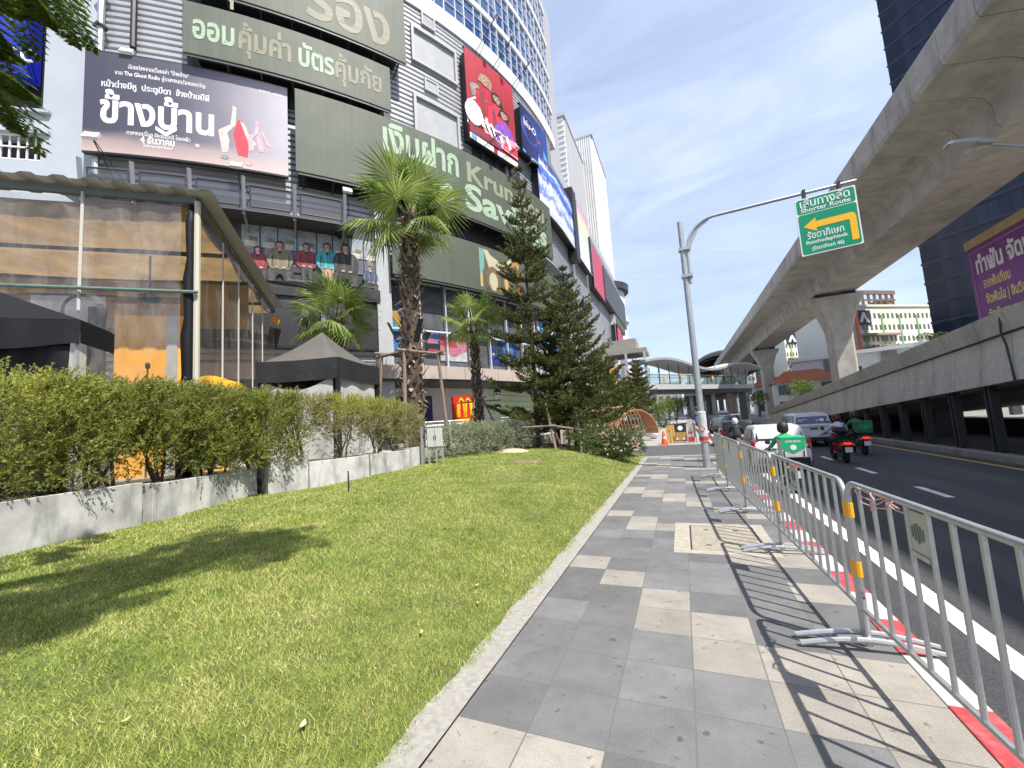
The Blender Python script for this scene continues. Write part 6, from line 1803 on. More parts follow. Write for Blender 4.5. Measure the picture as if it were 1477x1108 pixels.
lettering([('เส้นทางลัด', .08 * Ws, .835 * Hs, .19 * Hs, dict(bold=.018), .82 * Ws), ('Shorter Route', .08 * Ws, .748 * Hs, .105 * Hs, dict(bold=.02), .82 * Ws),
           ('รัชดาภิเษก', .13 * Ws, .275 * Hs, .165 * Hs, dict(bold=.014), .60 * Ws), ('Ratchadaphisek', .10 * Ws, .185 * Hs, .085 * Hs, dict(bold=.02), .68 * Ws), ('(รัชดาภิเษก 46)', .18 * Ws, .07 * Hs, .085 * Hs, dict(bold=.025), .52 * Ws)],
          lambda a, b_, c: smap(a, b_, .035 + c), m_swhite, ds)
b = MB()
for x in (3.75, 4.55):
    b = MB(); b.box(x - .03, x + .03, pY - .09, pY + .06, 7.3 + (x - sx0) * tilt, 7.62); b.build('bracket', m_black, ds)
# lamp from the right
h0, h1, h2 = atY(1364, 213, 14.5), atY(1430, 208, 14.5), atY(1478, 211, 14.5)
lp = thing('street_lamp', 'slim LED street lamp head on a long arm entering from the right edge', 'street lamp', (12.0, 14.5, 2.5))
b = MB(); b.tube([(12, 14.5, 2.5), (12, 14.5, h2.z - .3), (11.6, 14.5, h2.z)], [.1, .07, .05], 10); b.build('pole', m_pole, lp, smooth=True)
b = MB(); b.tube([(11.6, 14.5, h2.z), tuple(h2), tuple(h1)], .035, 8); b.build('arm', m_pole, lp, smooth=True)
b = MB(); hl = h1.x - h0.x
b.loft([[(h0.x + hl * u, 14.5 - w_, h0.z + (h1.z - h0.z) * u + .02), (h0.x + hl * u, 14.5 + w_, h0.z + (h1.z - h0.z) * u + .02), (h0.x + hl * u, 14.5 + w_ * .8, h0.z + (h1.z - h0.z) * u + t_), (h0.x + hl * u, 14.5 - w_ * .8, h0.z + (h1.z - h0.z) * u + t_)] for u, w_, t_ in ((0, .13, .08), (.1, .17, .12), (.6, .17, .15), (.75, .10, .16), (1.05, .06, .12))])
b.build('head', m_galv, lp)
b = MB(); b.hexa([(h0.x + hl * .06, 14.36), (h0.x + hl * .6, 14.36), (h0.x + hl * .6, 14.64), (h0.x + hl * .06, 14.64)], [h0.z + .005, h0.z + (h1.z - h0.z) * .6 - .0, h0.z + (h1.z - h0.z) * .6, h0.z + .005], [h0.z + .019, h0.z + (h1.z - h0.z) * .6 + .018, h0.z + (h1.z - h0.z) * .6 + .018, h0.z + .019]); b.build('lens', mat('lamp_lens2', (.6, .6, .55), .2), lp)

# electric cabinet by the planter
p0 = at(617, 664, 12.2); p1 = at(640, 662, 12.2); zt_ = at(625, 616, 12.2).z; zb_ = at(625, 646, 12.2).z
eu = Vector((p1.x - p0.x, p1.y - p0.y, 0)).normalized(); ew = (Vector((p1.x - p0.x, p1.y - p0.y, 0))).length; en = Vector((eu.y, -eu.x, 0))
ec = thing('electric_cabinet', 'pale grey two door electric cabinet on steel legs beside the planter end', 'cabinet', (p0.x, p0.y, .55))
m_cab = mat('cabinet_grey', (.44, .45, .42), .45, noise=(3, .06), stain=(2, (.32, .32, .29), .4, (1, 1, .3)))
P = lambda a, o, z: Vector((p0.x, p0.y, 0)) + eu * a - en * o + Vector((0, 0, z))
def ebox(mb, a0, a1, o0, o1, z0, z1): mb.loft([[P(a0, o0, z), P(a1, o0, z), P(a1, o1, z), P(a0, o1, z)] for z in (z0, z1)])
b = MB(); ebox(b, 0, ew, 0, .4, zb_, zt_); ebox(b, -.03, ew + .03, -.03, .43, zt_ + .001, zt_ + .04); b.build('body', m_cab, ec, bev=.008)
for k in (0, 1):
    b = MB(); ebox(b, ew * (.03 + .48 * k), ew * (.49 + .48 * k), -.02, -.002, zb_ + .03, zt_ - .03); d_ = b.build('door', m_cab, ec, bev=.005)
    b = MB(); ebox(b, ew * (.42 + .12 * k), ew * (.45 + .12 * k), -.04, -.021, (zb_ + zt_) / 2 - .06, (zb_ + zt_) / 2 + .06); b.build('handle', m_black, d_)
for a in (.05, .5, .9):
    b = MB(); ebox(b, ew * a, ew * a + .05, .02, .08, .45, zb_ - .001); b.build('leg', m_galv, ec)
q = at(609, 640, 12.4); b = MB(); b.tube([(q.x, q.y, .5), (q.x, q.y, 1.75)], .06, 8); tag(b.build('short_post', m_galv, smooth=True), 'short galvanised post between the dry hedge and the grey cabinet', 'post')

# white plaza railing
rl = thing('plaza_railing', 'white tubular railing along the plaza in front of the food sign', 'railing', tuple(at(690, 600, 20))[:2] + (.98,))
ra, rb_ = at(612, 594, 18.5), at(800, 594, 21.5)
b = MB(); ra.z = rb_.z = 1.98
for dz in (0, -.15, -.85): b.tube([ra + Vector((0, 0, dz)), rb_ + Vector((0, 0, dz))], .025, 6)
b.build('rails', m_swhite, rl, smooth=True)
nn = int((rb_ - ra).length / 1.1)
for i in range(nn + 1):
    q = ra.lerp(rb_, i / nn); b = MB(); b.tube([(q.x, q.y, .98), (q.x, q.y, 2.0)], .03, 6); b.build('post', m_swhite, rl, smooth=True)
b = MB()
for i in range(nn * 6):
    q = ra.lerp(rb_, (i + .5) / (nn * 6)); b.tube([(q.x, q.y, 1.13), (q.x, q.y, 1.83)], .010, 4)
b.build('balusters', m_swhite, rl)

# lattice arches
m_rat = mat('rattan', (.34, .21, .12), .8, noise=(8, .25)); m_rat2 = mat('rattan_red', (.40, .19, .10), .8, noise=(8, .25))
def arch(name, label, c, axis, r, L_, n, mt, z0=.3):
    t = thing(name, label, 'arch', (c.x, c.y, z0)); ax_ = Vector(axis).normalized(); sd_ = Vector((ax_.y, -ax_.x, 0))
    b = MB()
    for i in range(n):
        o = ax_ * (L_ * i / (n - 1) - L_ / 2)
        b.tube([Vector((c.x, c.y, z0)) + o + sd_ * (r * math.cos(a)) + Vector((0, 0, r * 1.15 * math.sin(a))) for a in np.linspace(0, math.pi, 16)], .035, 5)
    b.build('hoops', mt, t)
    b = MB()
    for a in np.linspace(.15, math.pi - .15, 15):
        p = Vector((c.x, c.y, z0)) + sd_ * (r * .985 * math.cos(a)) + Vector((0, 0, r * 1.13 * math.sin(a)))
        b.tube([p - ax_ * L_ / 2, p + ax_ * L_ / 2], .03, 5)
    b.build('lattice', mt, t)
    return t
c = at(862, 612, 24.5); arch('lattice_arch', 'long brown lattice tunnel arch behind the oleander', c, (1, -.42, 0), 1.45, 4.2, 20, m_rat, .55)
c = at(912, 615, 27.5); arch('lattice_arch', 'reddish lattice ring arch facing the path, right of the long one', c, (.55, -1, 0), 1.35, 1.6, 16, m_rat2, .45)
q = at(941, 612, 29.5); gl_ = thing('white_globe', 'white globe lamp on the ground beside the far path', 'lamp', (q.x, q.y, 0))
b = MB(); b.lathe([(.05 + .34 * math.sin(a), .40 - .38 * math.cos(a)) for a in np.linspace(.1, math.pi - .1, 12)], (q.x, q.y, 0), 16); b.build('globe', m_swhite, gl_, smooth=True)
b = MB(); b.lathe([(.16, 0), (.12, .05)], (q.x, q.y, 0), 12); b.build('base', m_dgrey, gl_)
# cone, board, posts
q = (-1.02, 23.0); cn = thing('traffic_cone', 'orange traffic cone at the far corner of the side street', 'cone', (q[0], q[1], .0))
b = MB(); b.box(q[0] - .2, q[0] + .2, q[1] - .2, q[1] + .2, .014, .05); b.build('base', mat('cone_orange', (.80, .10, .03), .5), cn)
b = MB(); b.lathe([(.155, .05), (.13, .2), (.095, .42), (.05, .70), (.035, .72)], (q[0], q[1], 0), 14); b.build('body', mat('cone_orange', (.80, .10, .03), .5), cn, smooth=True)
b = MB(); b.lathe([(.118, .32), (.095, .45)], (q[0], q[1], 0), 14); b.build('band', m_kwht, cn)
ab = thing('board_sign', 'black and gold folding board with a round emblem on the far pavement', 'sign', (-.22, 24.2, 0))
b = MB(); b.prism([(0, 0), (.62, 0), (.62, .95), (0, .95)], (-.5, 24.2, .08), (1, .05, 0), (0, .12, 1), (0, .03, 0)); b.build('front_board', m_black, ab)
b = MB(); b.prism([(.0, 0), (.62, 0), (.62, .95), (0, .95)], (-.5, 24.65, .08), (1, .05, 0), (0, -.12, 1), (0, .03, 0)); b.build('rear_board', m_black, ab)
mpA = plane_map((-.5, 24.2, .08), (1, .05, 0), (0, .12, 1))
b = MB(); b.add([mpA(a, z, .004) for a, z in rect(.03, .05, .59, .5)], [(0, 1, 2, 3)]); b.build('gold_field', mat('gold_print', (.32, .19, .05), .6), ab, fix=False)
b = MB(); b.add([mpA(.31 + a, .72 + z, .006) for a, z in disc(0, 0, .13)], [tuple(range(16))]); b.add([mpA(.12 + a, .14 + z, .007) for a, z in disc(0, 0, .05, None, 8)], [tuple(range(8))]); b.add([mpA(.45 + a, .14 + z, .007) for a, z in disc(0, 0, .05, None, 8)], [tuple(range(8))]); b.build('emblem', m_swhite, ab, fix=False)
wb = thing('white_board', 'slim white board with a red foot beside the black folding board', 'sign', (.32, 24.4, 0))
b = MB(); b.box(.18, .46, 24.38, 24.44, .02, 1.25); b.build('panel', m_kwht, wb)
b = MB(); b.box(.16, .48, 24.35, 24.375, .02, .28); b.box(.22, .42, 24.36, 24.376, .5, .58); b.build('red_print', mat('band_red', (.5, .05, .04), .6), wb)
for k, x in enumerate((-.86, -.66)):
    t = thing('yellow_barrier', ('yellow frame barrier just right of the traffic cone', 'yellow frame barrier nearest the black folding board')[k], 'barrier', (x, 23.6 + .3 * k, 0))
    b = MB(); b.tube([(x, 23.3 + .3 * k, .02), (x, 23.3 + .3 * k, .95), (x + .1, 24.5 + .3 * k, .95), (x + .1, 24.5 + .3 * k, .02)], .03, 6); b.build('frame', mat('barrier_yellow', (.7, .38, .05), .5), t)
    b = MB()
    for i in range(1, 5): b.tube([(x + .02 * i, 23.3 + .3 * k + .24 * i, .1), (x + .02 * i, 23.3 + .3 * k + .24 * i, .93)], .014, 5)
    b.build('bars', mat('barrier_yellow', (.7, .38, .05), .5), t)
# garden spike light and the two stones
q = atZ(503, 711, lh(-6.6, 6.6)); t = thing('spike_light', 'thin black garden spike with a loose wire in front of the stained planter panel', 'light', (q.x, q.y, lh(q.x, q.y)))
b = MB(); b.tube([(q.x, q.y, lh(q.x, q.y) - .03), (q.x, q.y, lh(q.x, q.y) + .42)], .014, 6); b.build('stem', m_black, t)
b = MB(); b.tube([(q.x, q.y, lh(q.x, q.y) + .16), (q.x + .1, q.y + .03, lh(q.x, q.y) + .08), (q.x + .25, q.y + .1, lh(q.x, q.y) + .03)], .005, 4); b.build('wire', m_black, t)
def stone(label, c, rx, ry, rz, mt, sd_):
    rg_ = random.Random(sd_); b = MB()
    b.grid(lambda u, v: (c.x + rx * math.cos(2 * math.pi * u) * math.cos(v * math.pi / 2) * (1 + .12 * math.sin(5 * u * 6.28 + sd_)), c.y + ry * math.sin(2 * math.pi * u) * math.cos(v * math.pi / 2) * (1 + .1 * math.sin(3 * u * 6.28 + sd_)), c.z + rz * math.sin(v * math.pi / 2)), 24, 6)
    tag(b.build('lawn_stone', mt, smooth='all'), label, 'stone')
m_stone = mat('sandstone', (.42, .35, .25), .9, noise=(5, .2), bump=(14, .5, .02))
q = at(738, 653, 15.2); stone('rounded tan boulder at the top of the lawn before the silver hedge', Vector((q.x, q.y, lh(q.x, q.y) - .02)), .62, .45, .15, m_stone, 2)
stone('flat worn brown stone set in the lawn below the boulder', Vector((-4.35, 11.05, lh(-4.35, 11.05) - .01)), .52, .34, .05, mat('worn_earth', (.19, .14, .085), .95, noise=(9, .35), bump=(20, .7, .02)), 5)
# fallen leaves
m_dry = mat('dry_leaf', (.55, .38, .18), .8, noise=(20, .2)); m_pale = mat('pale_leaf', (.62, .60, .30), .7)
for k, (px, py, s_, lb) in enumerate(((437, 1048, .05, 'curled tan dry leaf near the bottom of the lawn'), (688, 845, .04, 'pale dead leaf low on the lawn slope'), (690, 870, .035, 'small grey dead leaf below another on the slope'), (755, 803, .03, 'pinkish dead leaf on the lawn near the path edge'), (182, 1040, .035, 'small pale dead leaf at the lower left of the lawn'), (345, 936, .025, 'tiny tan leaf in the middle of the lawn'), (136, 838, .04, 'whitish dead leaf beside the tree shade on the lawn'), (608, 913, .04, 'upright straw coloured leaf on the near lawn'))):
    q = atZ(px, py, .3)
    for _ in range(4): q = atZ(px, py, lh(q.x, q.y) + .035)
    rg_ = random.Random(k); a = rg_.uniform(0, 6.28)
    s_ *= .72
    b = MB(); b.grid(lambda u, v: (q.x + s_ * ((u - .5) * 2 * math.cos(a) - (v - .5) * .9 * math.sin(a) * math.sin(math.pi * u)), q.y + s_ * ((u - .5) * 2 * math.sin(a) + (v - .5) * .9 * math.cos(a) * math.sin(math.pi * u)), q.z + s_ * .5 * abs(u - .4) + s_ * .5 * abs(v - .5)), 6, 3)
    tag(b.build('dead_leaf', m_dry if k % 3 else m_pale, smooth='all'), lb, 'leaf', 'dead leaves on the lawn')
# ================================================================== vehicles
RZ = -.146; VS = .79
m_tyre = mat('tyre', (.012, .012, .013), .85); m_rim = mat('rim', (.35, .36, .38), .3, metal=.8)
m_cglass = mat('car_glass', (.012, .014, .018), .08, spec=.8); m_bglass = mat('blue_film_glass', (.015, .03, .12), .08, spec=.8)
m_pw = mat('paint_white', (.66, .66, .66), .22, noise=(.7, .03)); m_ps = mat('paint_silver', (.50, .51, .53), .28, metal=.35); m_pk = mat('paint_black', (.012, .013, .016), .18); m_pg = mat('paint_grey', (.10, .105, .11), .25, metal=.4)
m_plast = mat('black_plastic', (.018, .018, .019), .6); m_tail = mat('tail_red', (.42, .012, .015), .18); m_plate = mat('number_plate', (.66, .66, .64), .4); m_chrome = mat('chrome', (.6, .6, .6), .15, metal=1.)
def wheel(parent, x, y, r, w):
    o = bpy.data.objects.new('wheel', None); COL.objects.link(o); o.parent = parent; o.location = (x, y, r); o.empty_display_size = .1
    b = MB(); b.lathe([(r * .62, -w / 2), (r * .93, -w / 2), (r, -w * .3), (r, w * .3), (r * .93, w / 2), (r * .62, w / 2)], (0, 0, 0), 22, ax='x'); b.build('tyre', m_tyre, o, smooth=True, world=False)
    b = MB(); b.lathe([(r * .62, -w * .40), (r * .15, -w * .45), (r * .15, w * .45), (r * .62, w * .40)], (0, 0, 0), 12, ax='x'); b.build('rim', m_rim, o, world=False)
def car(name, label, loc, L_, W_, H, paint, glass, kind='suv', group=None, rz=0):
    """rear bumper at y=0, nose at +y"""
    t = thing(name, label, 'car' if kind != 'pickup' else 'pickup truck', (loc[0], loc[1], RZ), rz, group=group); t.scale = (VS, VS, VS)
    hw = W_ / 2; belt = H * .60; gc_ = .24
    b = MB()
    def ring(y, w, z0, z1, r=.10, tuck=.93):
        return [(-w * tuck, y, z0), (w * tuck, y, z0), (w * .985, y, z0 + .12), (w, y, (z0 + z1) / 2), (w * .985, y, z1 - r), (w * .94, y, z1), (-w * .94, y, z1), (-w * .985, y, z1 - r), (-w, y, (z0 + z1) / 2), (-w * .985, y, z0 + .12)]
    if kind == 'pickup': ys = [(0, .93, .48, belt + .05), (.06, .985, .42, belt + .06), (L_ * .33, 1, gc_, belt + .05), (L_ * .6, 1, gc_, belt + .02), (L_ * .74, .99, gc_, belt), (L_ * .9, .96, gc_, belt - .08), (L_ * .985, .86, .3, belt - .2), (L_, .74, .36, belt - .34)]
    else: ys = [(0, .82, .34, belt - .10), (.05, .93, .28, belt - .02), (.22, .985, gc_, belt + .02), (L_ * .45, 1, gc_, belt), (L_ * .7, .99, gc_, belt - .03), (L_ * .88, .95, gc_, belt - .16), (L_ * .97, .85, .28, belt - .28), (L_, .74, .34, belt - .38)]
    b.loft([ring(y, hw * w, z0, z1) for y, w, z0, z1 in ys])
    b.build('body', paint, t, smooth=True, world=False)
    # cabin: pillars and roof in paint, glass set just proud
    y0, y1, y2, y3 = (.10, .42, L_ * .50, L_ * .68) if kind == 'suv' else ((.06, .30, L_ * .55, L_ * .70) if kind == 'pickup' else (.35, .95, L_ * .52, L_ * .70))
    wb, wt = hw * .93, hw * .76
    b = MB()
    zr = H
    secs = [[(-wb, y0, belt - .04), (wb, y0, belt - .04), (wb * .97, y0 + .02, belt + .1), (-wb * .97, y0 + .02, belt + .1)]]
    def cr(y, zt_, k=1.): return [(-wb * k, y, belt - .05), (wb * k, y, belt - .05), (wt + .05, y, zt_ - .10), (wt - .05, y, zt_), (-wt + .05, y, zt_), (-wt - .05, y, zt_ - .10)]
    b.loft([cr(y0, belt + .06, .98), cr(y1, zr - .05), cr((y1 + y2) / 2, zr), cr(y2, zr - .03), cr(y3, belt + .05, .98)])
    b.build('roof', paint, t, smooth=True, world=False)
    def pane(name, q, m=glass, off=.008):
        q = [Vector(p) for p in q]; n = (q[1] - q[0]).cross(q[3] - q[0]).normalized()
        b = MB(); b.add([p + n * off for p in q] + [p - n * .02 for p in q], [(0, 1, 2, 3), (0, 4, 5, 1), (1, 5, 6, 2), (2, 6, 7, 3), (3, 7, 4, 0)]); return b.build(name, m, t, world=False)
    def lerp3(a, b_, f): return tuple(a[i] + (b_[i] - a[i]) * f for i in range(3))
    rl_, rr_, tl, tr_ = (-wb * .98, y0, belt + .03), (wb * .98, y0, belt + .03), (-wt - .02, y1, zr - .11), (wt + .02, y1, zr - .11)
    f0, f1 = (.16, .97)
    pane('rear_window', [lerp3(lerp3(rl_, rr_, .05), lerp3(tl, tr_, .05), f0), lerp3(lerp3(rl_, rr_, .95), lerp3(tl, tr_, .95), f0), lerp3(lerp3(rl_, rr_, .94), lerp3(tl, tr_, .94), f1), lerp3(lerp3(rl_, rr_, .06), lerp3(tl, tr_, .06), f1)], off=.02)
    for s_ in (-1, 1):
        ya, yb, yc, yd = y0 + .22, y1 + .12, y2 - .05, y3 - .38
        ym = (yb + yc) / 2
        for (a, b__, c, d) in (((ya), (ym - .05), (ym - .05), (yb)), ((ym + .05), (yd), (yc), (ym + .05))):
            q = [(s_ * (wb + .002), a, belt + .03), (s_ * (wb + .002), b__, belt + .03), (s_ * (wt + .06), c, zr - .14), (s_ * (wt + .06), d, zr - .14)]
            if s_ < 0: q = [q[1], q[0], q[3], q[2]]
            pane('side_window', q, off=.012)
        # tail lamp
        b = MB()
        if kind == 'pickup': b.box(min(s_ * hw * .80, s_ * hw * .965), max(s_ * hw * .80, s_ * hw * .965), -.02, .10, belt - .36, belt - .02)
        else: b.add([(s_ * hw * .66, .0, belt - .22), (s_ * hw * .97, .06, belt - .20), (s_ * hw * .985, .17, belt - .05), (s_ * hw * .97, .14, belt + .16), (s_ * hw * .88, .06, belt + .10), (s_ * hw * .86, -.01, belt - .06)] + [(s_ * hw * .64, .2, belt - .22), (s_ * hw * .9, .25, belt - .2), (s_ * hw * .9, .3, belt - .05), (s_ * hw * .9, .3, belt + .16), (s_ * hw * .85, .2, belt + .1), (s_ * hw * .8, .2, belt - .06)], [(0, 1, 2, 3, 4, 5), (0, 6, 7, 1), (1, 7, 8, 2), (2, 8, 9, 3), (3, 9, 10, 4), (4, 10, 11, 5), (5, 11, 6, 0)])
        b.build('tail_lamp', m_tail, t, world=False)
        b = MB(); b.loft([[(s_ * (hw + .02), y3 - .55, belt - .02), (s_ * (hw + .16), y3 - .53, belt + .0), (s_ * (hw + .16), y3 - .53, belt + .13), (s_ * (hw + .02), y3 - .55, belt + .12)], [(s_ * (hw + .02), y3 - .43, belt + .0), (s_ * (hw + .12), y3 - .43, belt + .02), (s_ * (hw + .12), y3 - .43, belt + .11), (s_ * (hw + .02), y3 - .43, belt + .1)]])
        b.build('mirror', paint if kind != 'pickup' else m_plast, t, world=False)
        for yy in (L_ * .18 if kind != 'pickup' else L_ * .22, L_ * .82):
            wheel(t, s_ * (hw - .11), yy, .35 if kind != 'pickup' else .39, .23)
            b = MB(); rr_a = .42 if kind != 'pickup' else .46
            b.tube([(s_ * hw * .995, yy + rr_a * math.cos(a), .34 + rr_a * math.sin(a)) for a in np.linspace(-.15, math.pi + .15, 14)], .035, 5); b.build('wheel_arch', m_plast, t, world=False)
    b = MB(); b.box(-hw * .86, hw * .86, -.05, .06, .30, .52); b.build('rear_bumper', m_plast, t, world=False, bev=.03)
    zp_ = .74 if kind != 'pickup' else .60
    b = MB(); b.box(-.17, .17, -.03 - (.03 if kind == 'pickup' else .0), -.012, zp_ - .07, zp_ + .08); b.build('number_plate', m_plate, t, world=False)
    if kind == 'pickup':
        b = MB(); b.box(-.17, .17, -.025, -.0, belt - .16, belt - .08); b.build('tailgate_handle', m_plast, t, world=False)
        b = MB(); b.box(-hw * .8, hw * .8, -.012, -.0, .58, .60).box(-hw * .80, hw * .80, -.012, -.0, belt - .03, belt - .012); b.build('tailgate_gap', m_plast, t, world=False)
    else:
        b = MB(); b.box(-hw * .62, hw * .62, -.022, .0, belt - .18, belt - .155); b.build('chrome_strip', m_chrome, t, world=False)
        b = MB(); b.tube([(0, y0 + .02, belt + .12), (.25, y0 + .06, belt + .2)], .012, 5); b.build('rear_wiper', m_plast, t, world=False)
    return t
G_C = 'cars driving away in the left lanes'
car('parked_car' if False else 'suv', 'white suv with slanted red tail lamps in the near lane beside the barriers', (2.36, 12.9), 4.3, 1.80, 1.62, m_pw, m_cglass, 'suv', G_C)
pk_ = car('pickup', 'silver white pickup with a dark blue canopy rear window', (4.95, 20.4), 5.2, 1.86, 1.80, m_pw, m_bglass, 'pickup', G_C)
b = MB(); hwp = .93
def cw(x, z): return (x, .06 + (z - 1.15) * .50 - .032, z)
b.add([cw(.42 + a, 1.42 + z * .9) for a, z in disc(0, 0, .11)], [tuple(range(16))]); b.add([cw(.20 + a, 1.38 + z) for a, z in disc(0, 0, .045, None, 8)], [tuple(range(8))]); b.add([cw(.66 + a, 1.38 + z) for a, z in disc(0, 0, .045, None, 8)], [tuple(range(8))])
for k in range(3): b.add([cw(-.62, 1.50 - k * .07), cw(-.62 + (.32, .42, .2)[k], 1.50 - k * .07), cw(-.62 + (.32, .42, .2)[k], 1.53 - k * .07), cw(-.62, 1.53 - k * .07)], [(0, 1, 2, 3)])
b.build('window_decal', m_plate, pk_, world=False, fix=False)
car('sedan', 'black car ahead of the white suv in the near lane', (2.25, 20.5), 4.5, 1.82, 1.62, m_pk, m_cglass, 'suv', G_C)
car('sedan', 'dark grey car far ahead near the footbridge, close to the kerb lane', (2.6, 34.0), 4.4, 1.78, 1.5, m_pg, m_cglass, 'sedan', G_C)
car('sedan', 'distant dark car under the footbridge in the middle lane', (4.6, 46.0), 4.4, 1.78, 1.5, m_pk, m_cglass, 'sedan', G_C)
car('van', 'distant pale van in the shade beyond the footbridge', (5.0, 60.0), 4.8, 1.9, 2.1, m_pw, m_cglass, 'suv', G_C)
car('sedan', 'distant blue car beyond the footbridge near the kerb', (1.95, 52.0), 4.4, 1.8, 1.5, mat('paint_blue', (.04, .1, .3), .25), m_cglass, 'sedan', G_C)

# ------------------------------------------------------------------ motorcycles and riders
def motorcycle(label, loc, body, seatm, kind='scooter', rz=0, group='motorcycles in traffic'):
    t = thing('motorcycle', label, 'motorcycle', (loc[0], loc[1], RZ), rz, group); t.scale = (VS, VS, VS)
    r = .29
    for y in (0, 1.27):
        o = bpy.data.objects.new('wheel', None); COL.objects.link(o); o.parent = t; o.location = (0, y, r); o.empty_display_size = .1
        b = MB(); b.lathe([(r * .72, -.055), (r * .95, -.05), (r, 0), (r * .95, .05), (r * .72, .055)], (0, 0, 0), 22, ax='x'); b.build('tyre', m_tyre, o, smooth=True, world=False)
        b = MB(); b.lathe([(r * .74, -.03), (r * .70, -.03), (r * .70, .03), (r * .74, .03)], (0, 0, 0), 20, ax='x')
        for k in range(5): a = k * 1.2566; b.bar((0, 0, 0), (0, r * .7 * math.cos(a), r * .7 * math.sin(a)), .03)
        b.build('rim', m_rim, o, world=False)
    def bring(y, w, z0, z1): return [(w * math.cos(a), y, (z0 + z1) / 2 + (z1 - z0) / 2 * math.sin(a)) for a in np.linspace(0, 2 * math.pi, 12, endpoint=False)]
    b = MB(); b.loft([bring(-.36, .07, .70, .80), bring(-.25, .13, .58, .83), bring(0, .17, .45, .80), bring(.35, .16, .34, .72), bring(.55, .13, .28, .44), bring(.85, .12, .26, .40), bring(1.02, .16, .34, .80), bring(1.10, .13, .60, 1.0), bring(1.12, .06, .8, 1.05)]); b.build('body', body, t, smooth=True, world=False)
    b = MB(); b.loft([bring(-.40, .08, .77, .83), bring(-.2, .14, .76, .87), bring(.2, .15, .72, .84), bring(.5, .10, .68, .80), bring(.58, .04, .7, .76)]); b.build('seat', seatm, t, smooth=True, world=False)
    b = MB(); b.tube([(-.13, -.12, .30), (-.15, .05, .26), (-.14, .45, .24)], [.045, .05, .025], 8); b.build('exhaust', m_dgrey, t, smooth=True, world=False)
    b = MB(); b.loft([[(-.075, -.30 + q * -.12, .70 - q * .28), (.075, -.30 + q * -.12, .70 - q * .28), (.075, -.27 + q * -.12, .70 - q * .28), (-.075, -.27 + q * -.12, .70 - q * .28)] for q in (0, .5, 1)]); b.build('rear_fender', m_plast, t, world=False)
    b = MB(); b.box(-.11, .11, -.435, -.42, .42, .60); b.build('number_plate', m_plate, t, world=False)
    b = MB(); b.loft([bring(-.425, .10, .70, .77), bring(-.39, .13, .68, .79), bring(-.33, .11, .69, .8)]); b.build('tail_lamp', mat('tail_lamp_lit', (.5, .02, .02), .2, emit=((1, .05, .03), .6)), t, smooth=True, world=False)
    for s_ in (-1, 1):
        b = MB(); b.tube([(s_ * .12, -.36, .69), (s_ * .2, -.38, .69)], .025, 6); b.build('indicator', mat('amber', (.7, .25, .02), .3), t, world=False)
        b = MB(); b.tube([(s_ * .2, 1.0, 1.04), (s_ * .33, 1.02, 1.22)], .008, 4); b.lathe([(.0, 0), (.07, .005), (.07, .02), (0, .025)], (s_ * .34, 1.0, 1.25), 12, ax='y'); b.build('mirror', m_plast, t, world=False)
        b = MB(); b.tube([(s_ * .06, 1.27, .29), (s_ * .07, 1.15, .70)], .022, 6); b.build('fork', m_chrome, t, world=False)
        b = MB(); b.tube([(s_ * .08, -.02, .30), (s_ * .12, -.16, .66)], .028, 6); b.build('shock', m_chrome, t, world=False)
    b = MB(); b.tube([(-.36, .92, 1.02), (-.2, 1.02, 1.05), (0, 1.06, 1.02), (.2, 1.02, 1.05), (.36, .92, 1.02)], .018, 6); b.build('handlebar', m_plast, t, smooth=True, world=False)
    b = MB(); b.loft([bring(1.17, .07, .80, .95), bring(1.24, .05, .84, .92)]); b.build('headlight', m_plate, t, smooth=True, world=False)
    return t
def skin_body(name, pts, edges, rad, zones, mats, parent):
    me = bpy.data.meshes.new(name); me.from_pydata(pts, edges, []); o = bpy.data.objects.new(name, me); COL.objects.link(o)
    md = o.modifiers.new('skin', 'SKIN'); md.use_smooth_shade = True
    for i, v in enumerate(me.skin_vertices[0].data):
        v.radius = rad[i] if isinstance(rad[i], tuple) else (rad[i], rad[i]); v.use_root = (i == 0)
    sb_ = o.modifiers.new('sub', 'SUBSURF'); sb_.levels = 1; sb_.render_levels = 1
    dg = bpy.context.evaluated_depsgraph_get(); m2 = bpy.data.meshes.new_from_object(o.evaluated_get(dg))
    bpy.data.objects.remove(o)
    for m_ in mats: m2.materials.append(m_)
    E_ = [(Vector(pts[a]), Vector(pts[b_]), z) for (a, b_), z in zip(edges, zones)]
    mi = []
    for p in m2.polygons:
        c = p.center; best = (9, 0)
        for a, b_, z in E_:
            ab_ = b_ - a; f = max(0, min(1, (c - a).dot(ab_) / max(1e-9, ab_.length_squared))); d = (c - a - ab_ * f).length
            if d < best[0]: best = (d, z)
        mi.append(best[1])
    m2.polygons.foreach_set('material_index', mi); m2.polygons.foreach_set('use_smooth', [True] * len(mi))
    o = bpy.data.objects.new(name, m2); COL.objects.link(o); o.parent = parent
    return o
m_skin = mat('skin', (.34, .19, .12), .55); m_trou = mat('trousers_dark', (.02, .021, .026), .8); m_shoe = mat('shoes', (.05, .05, .05), .7)
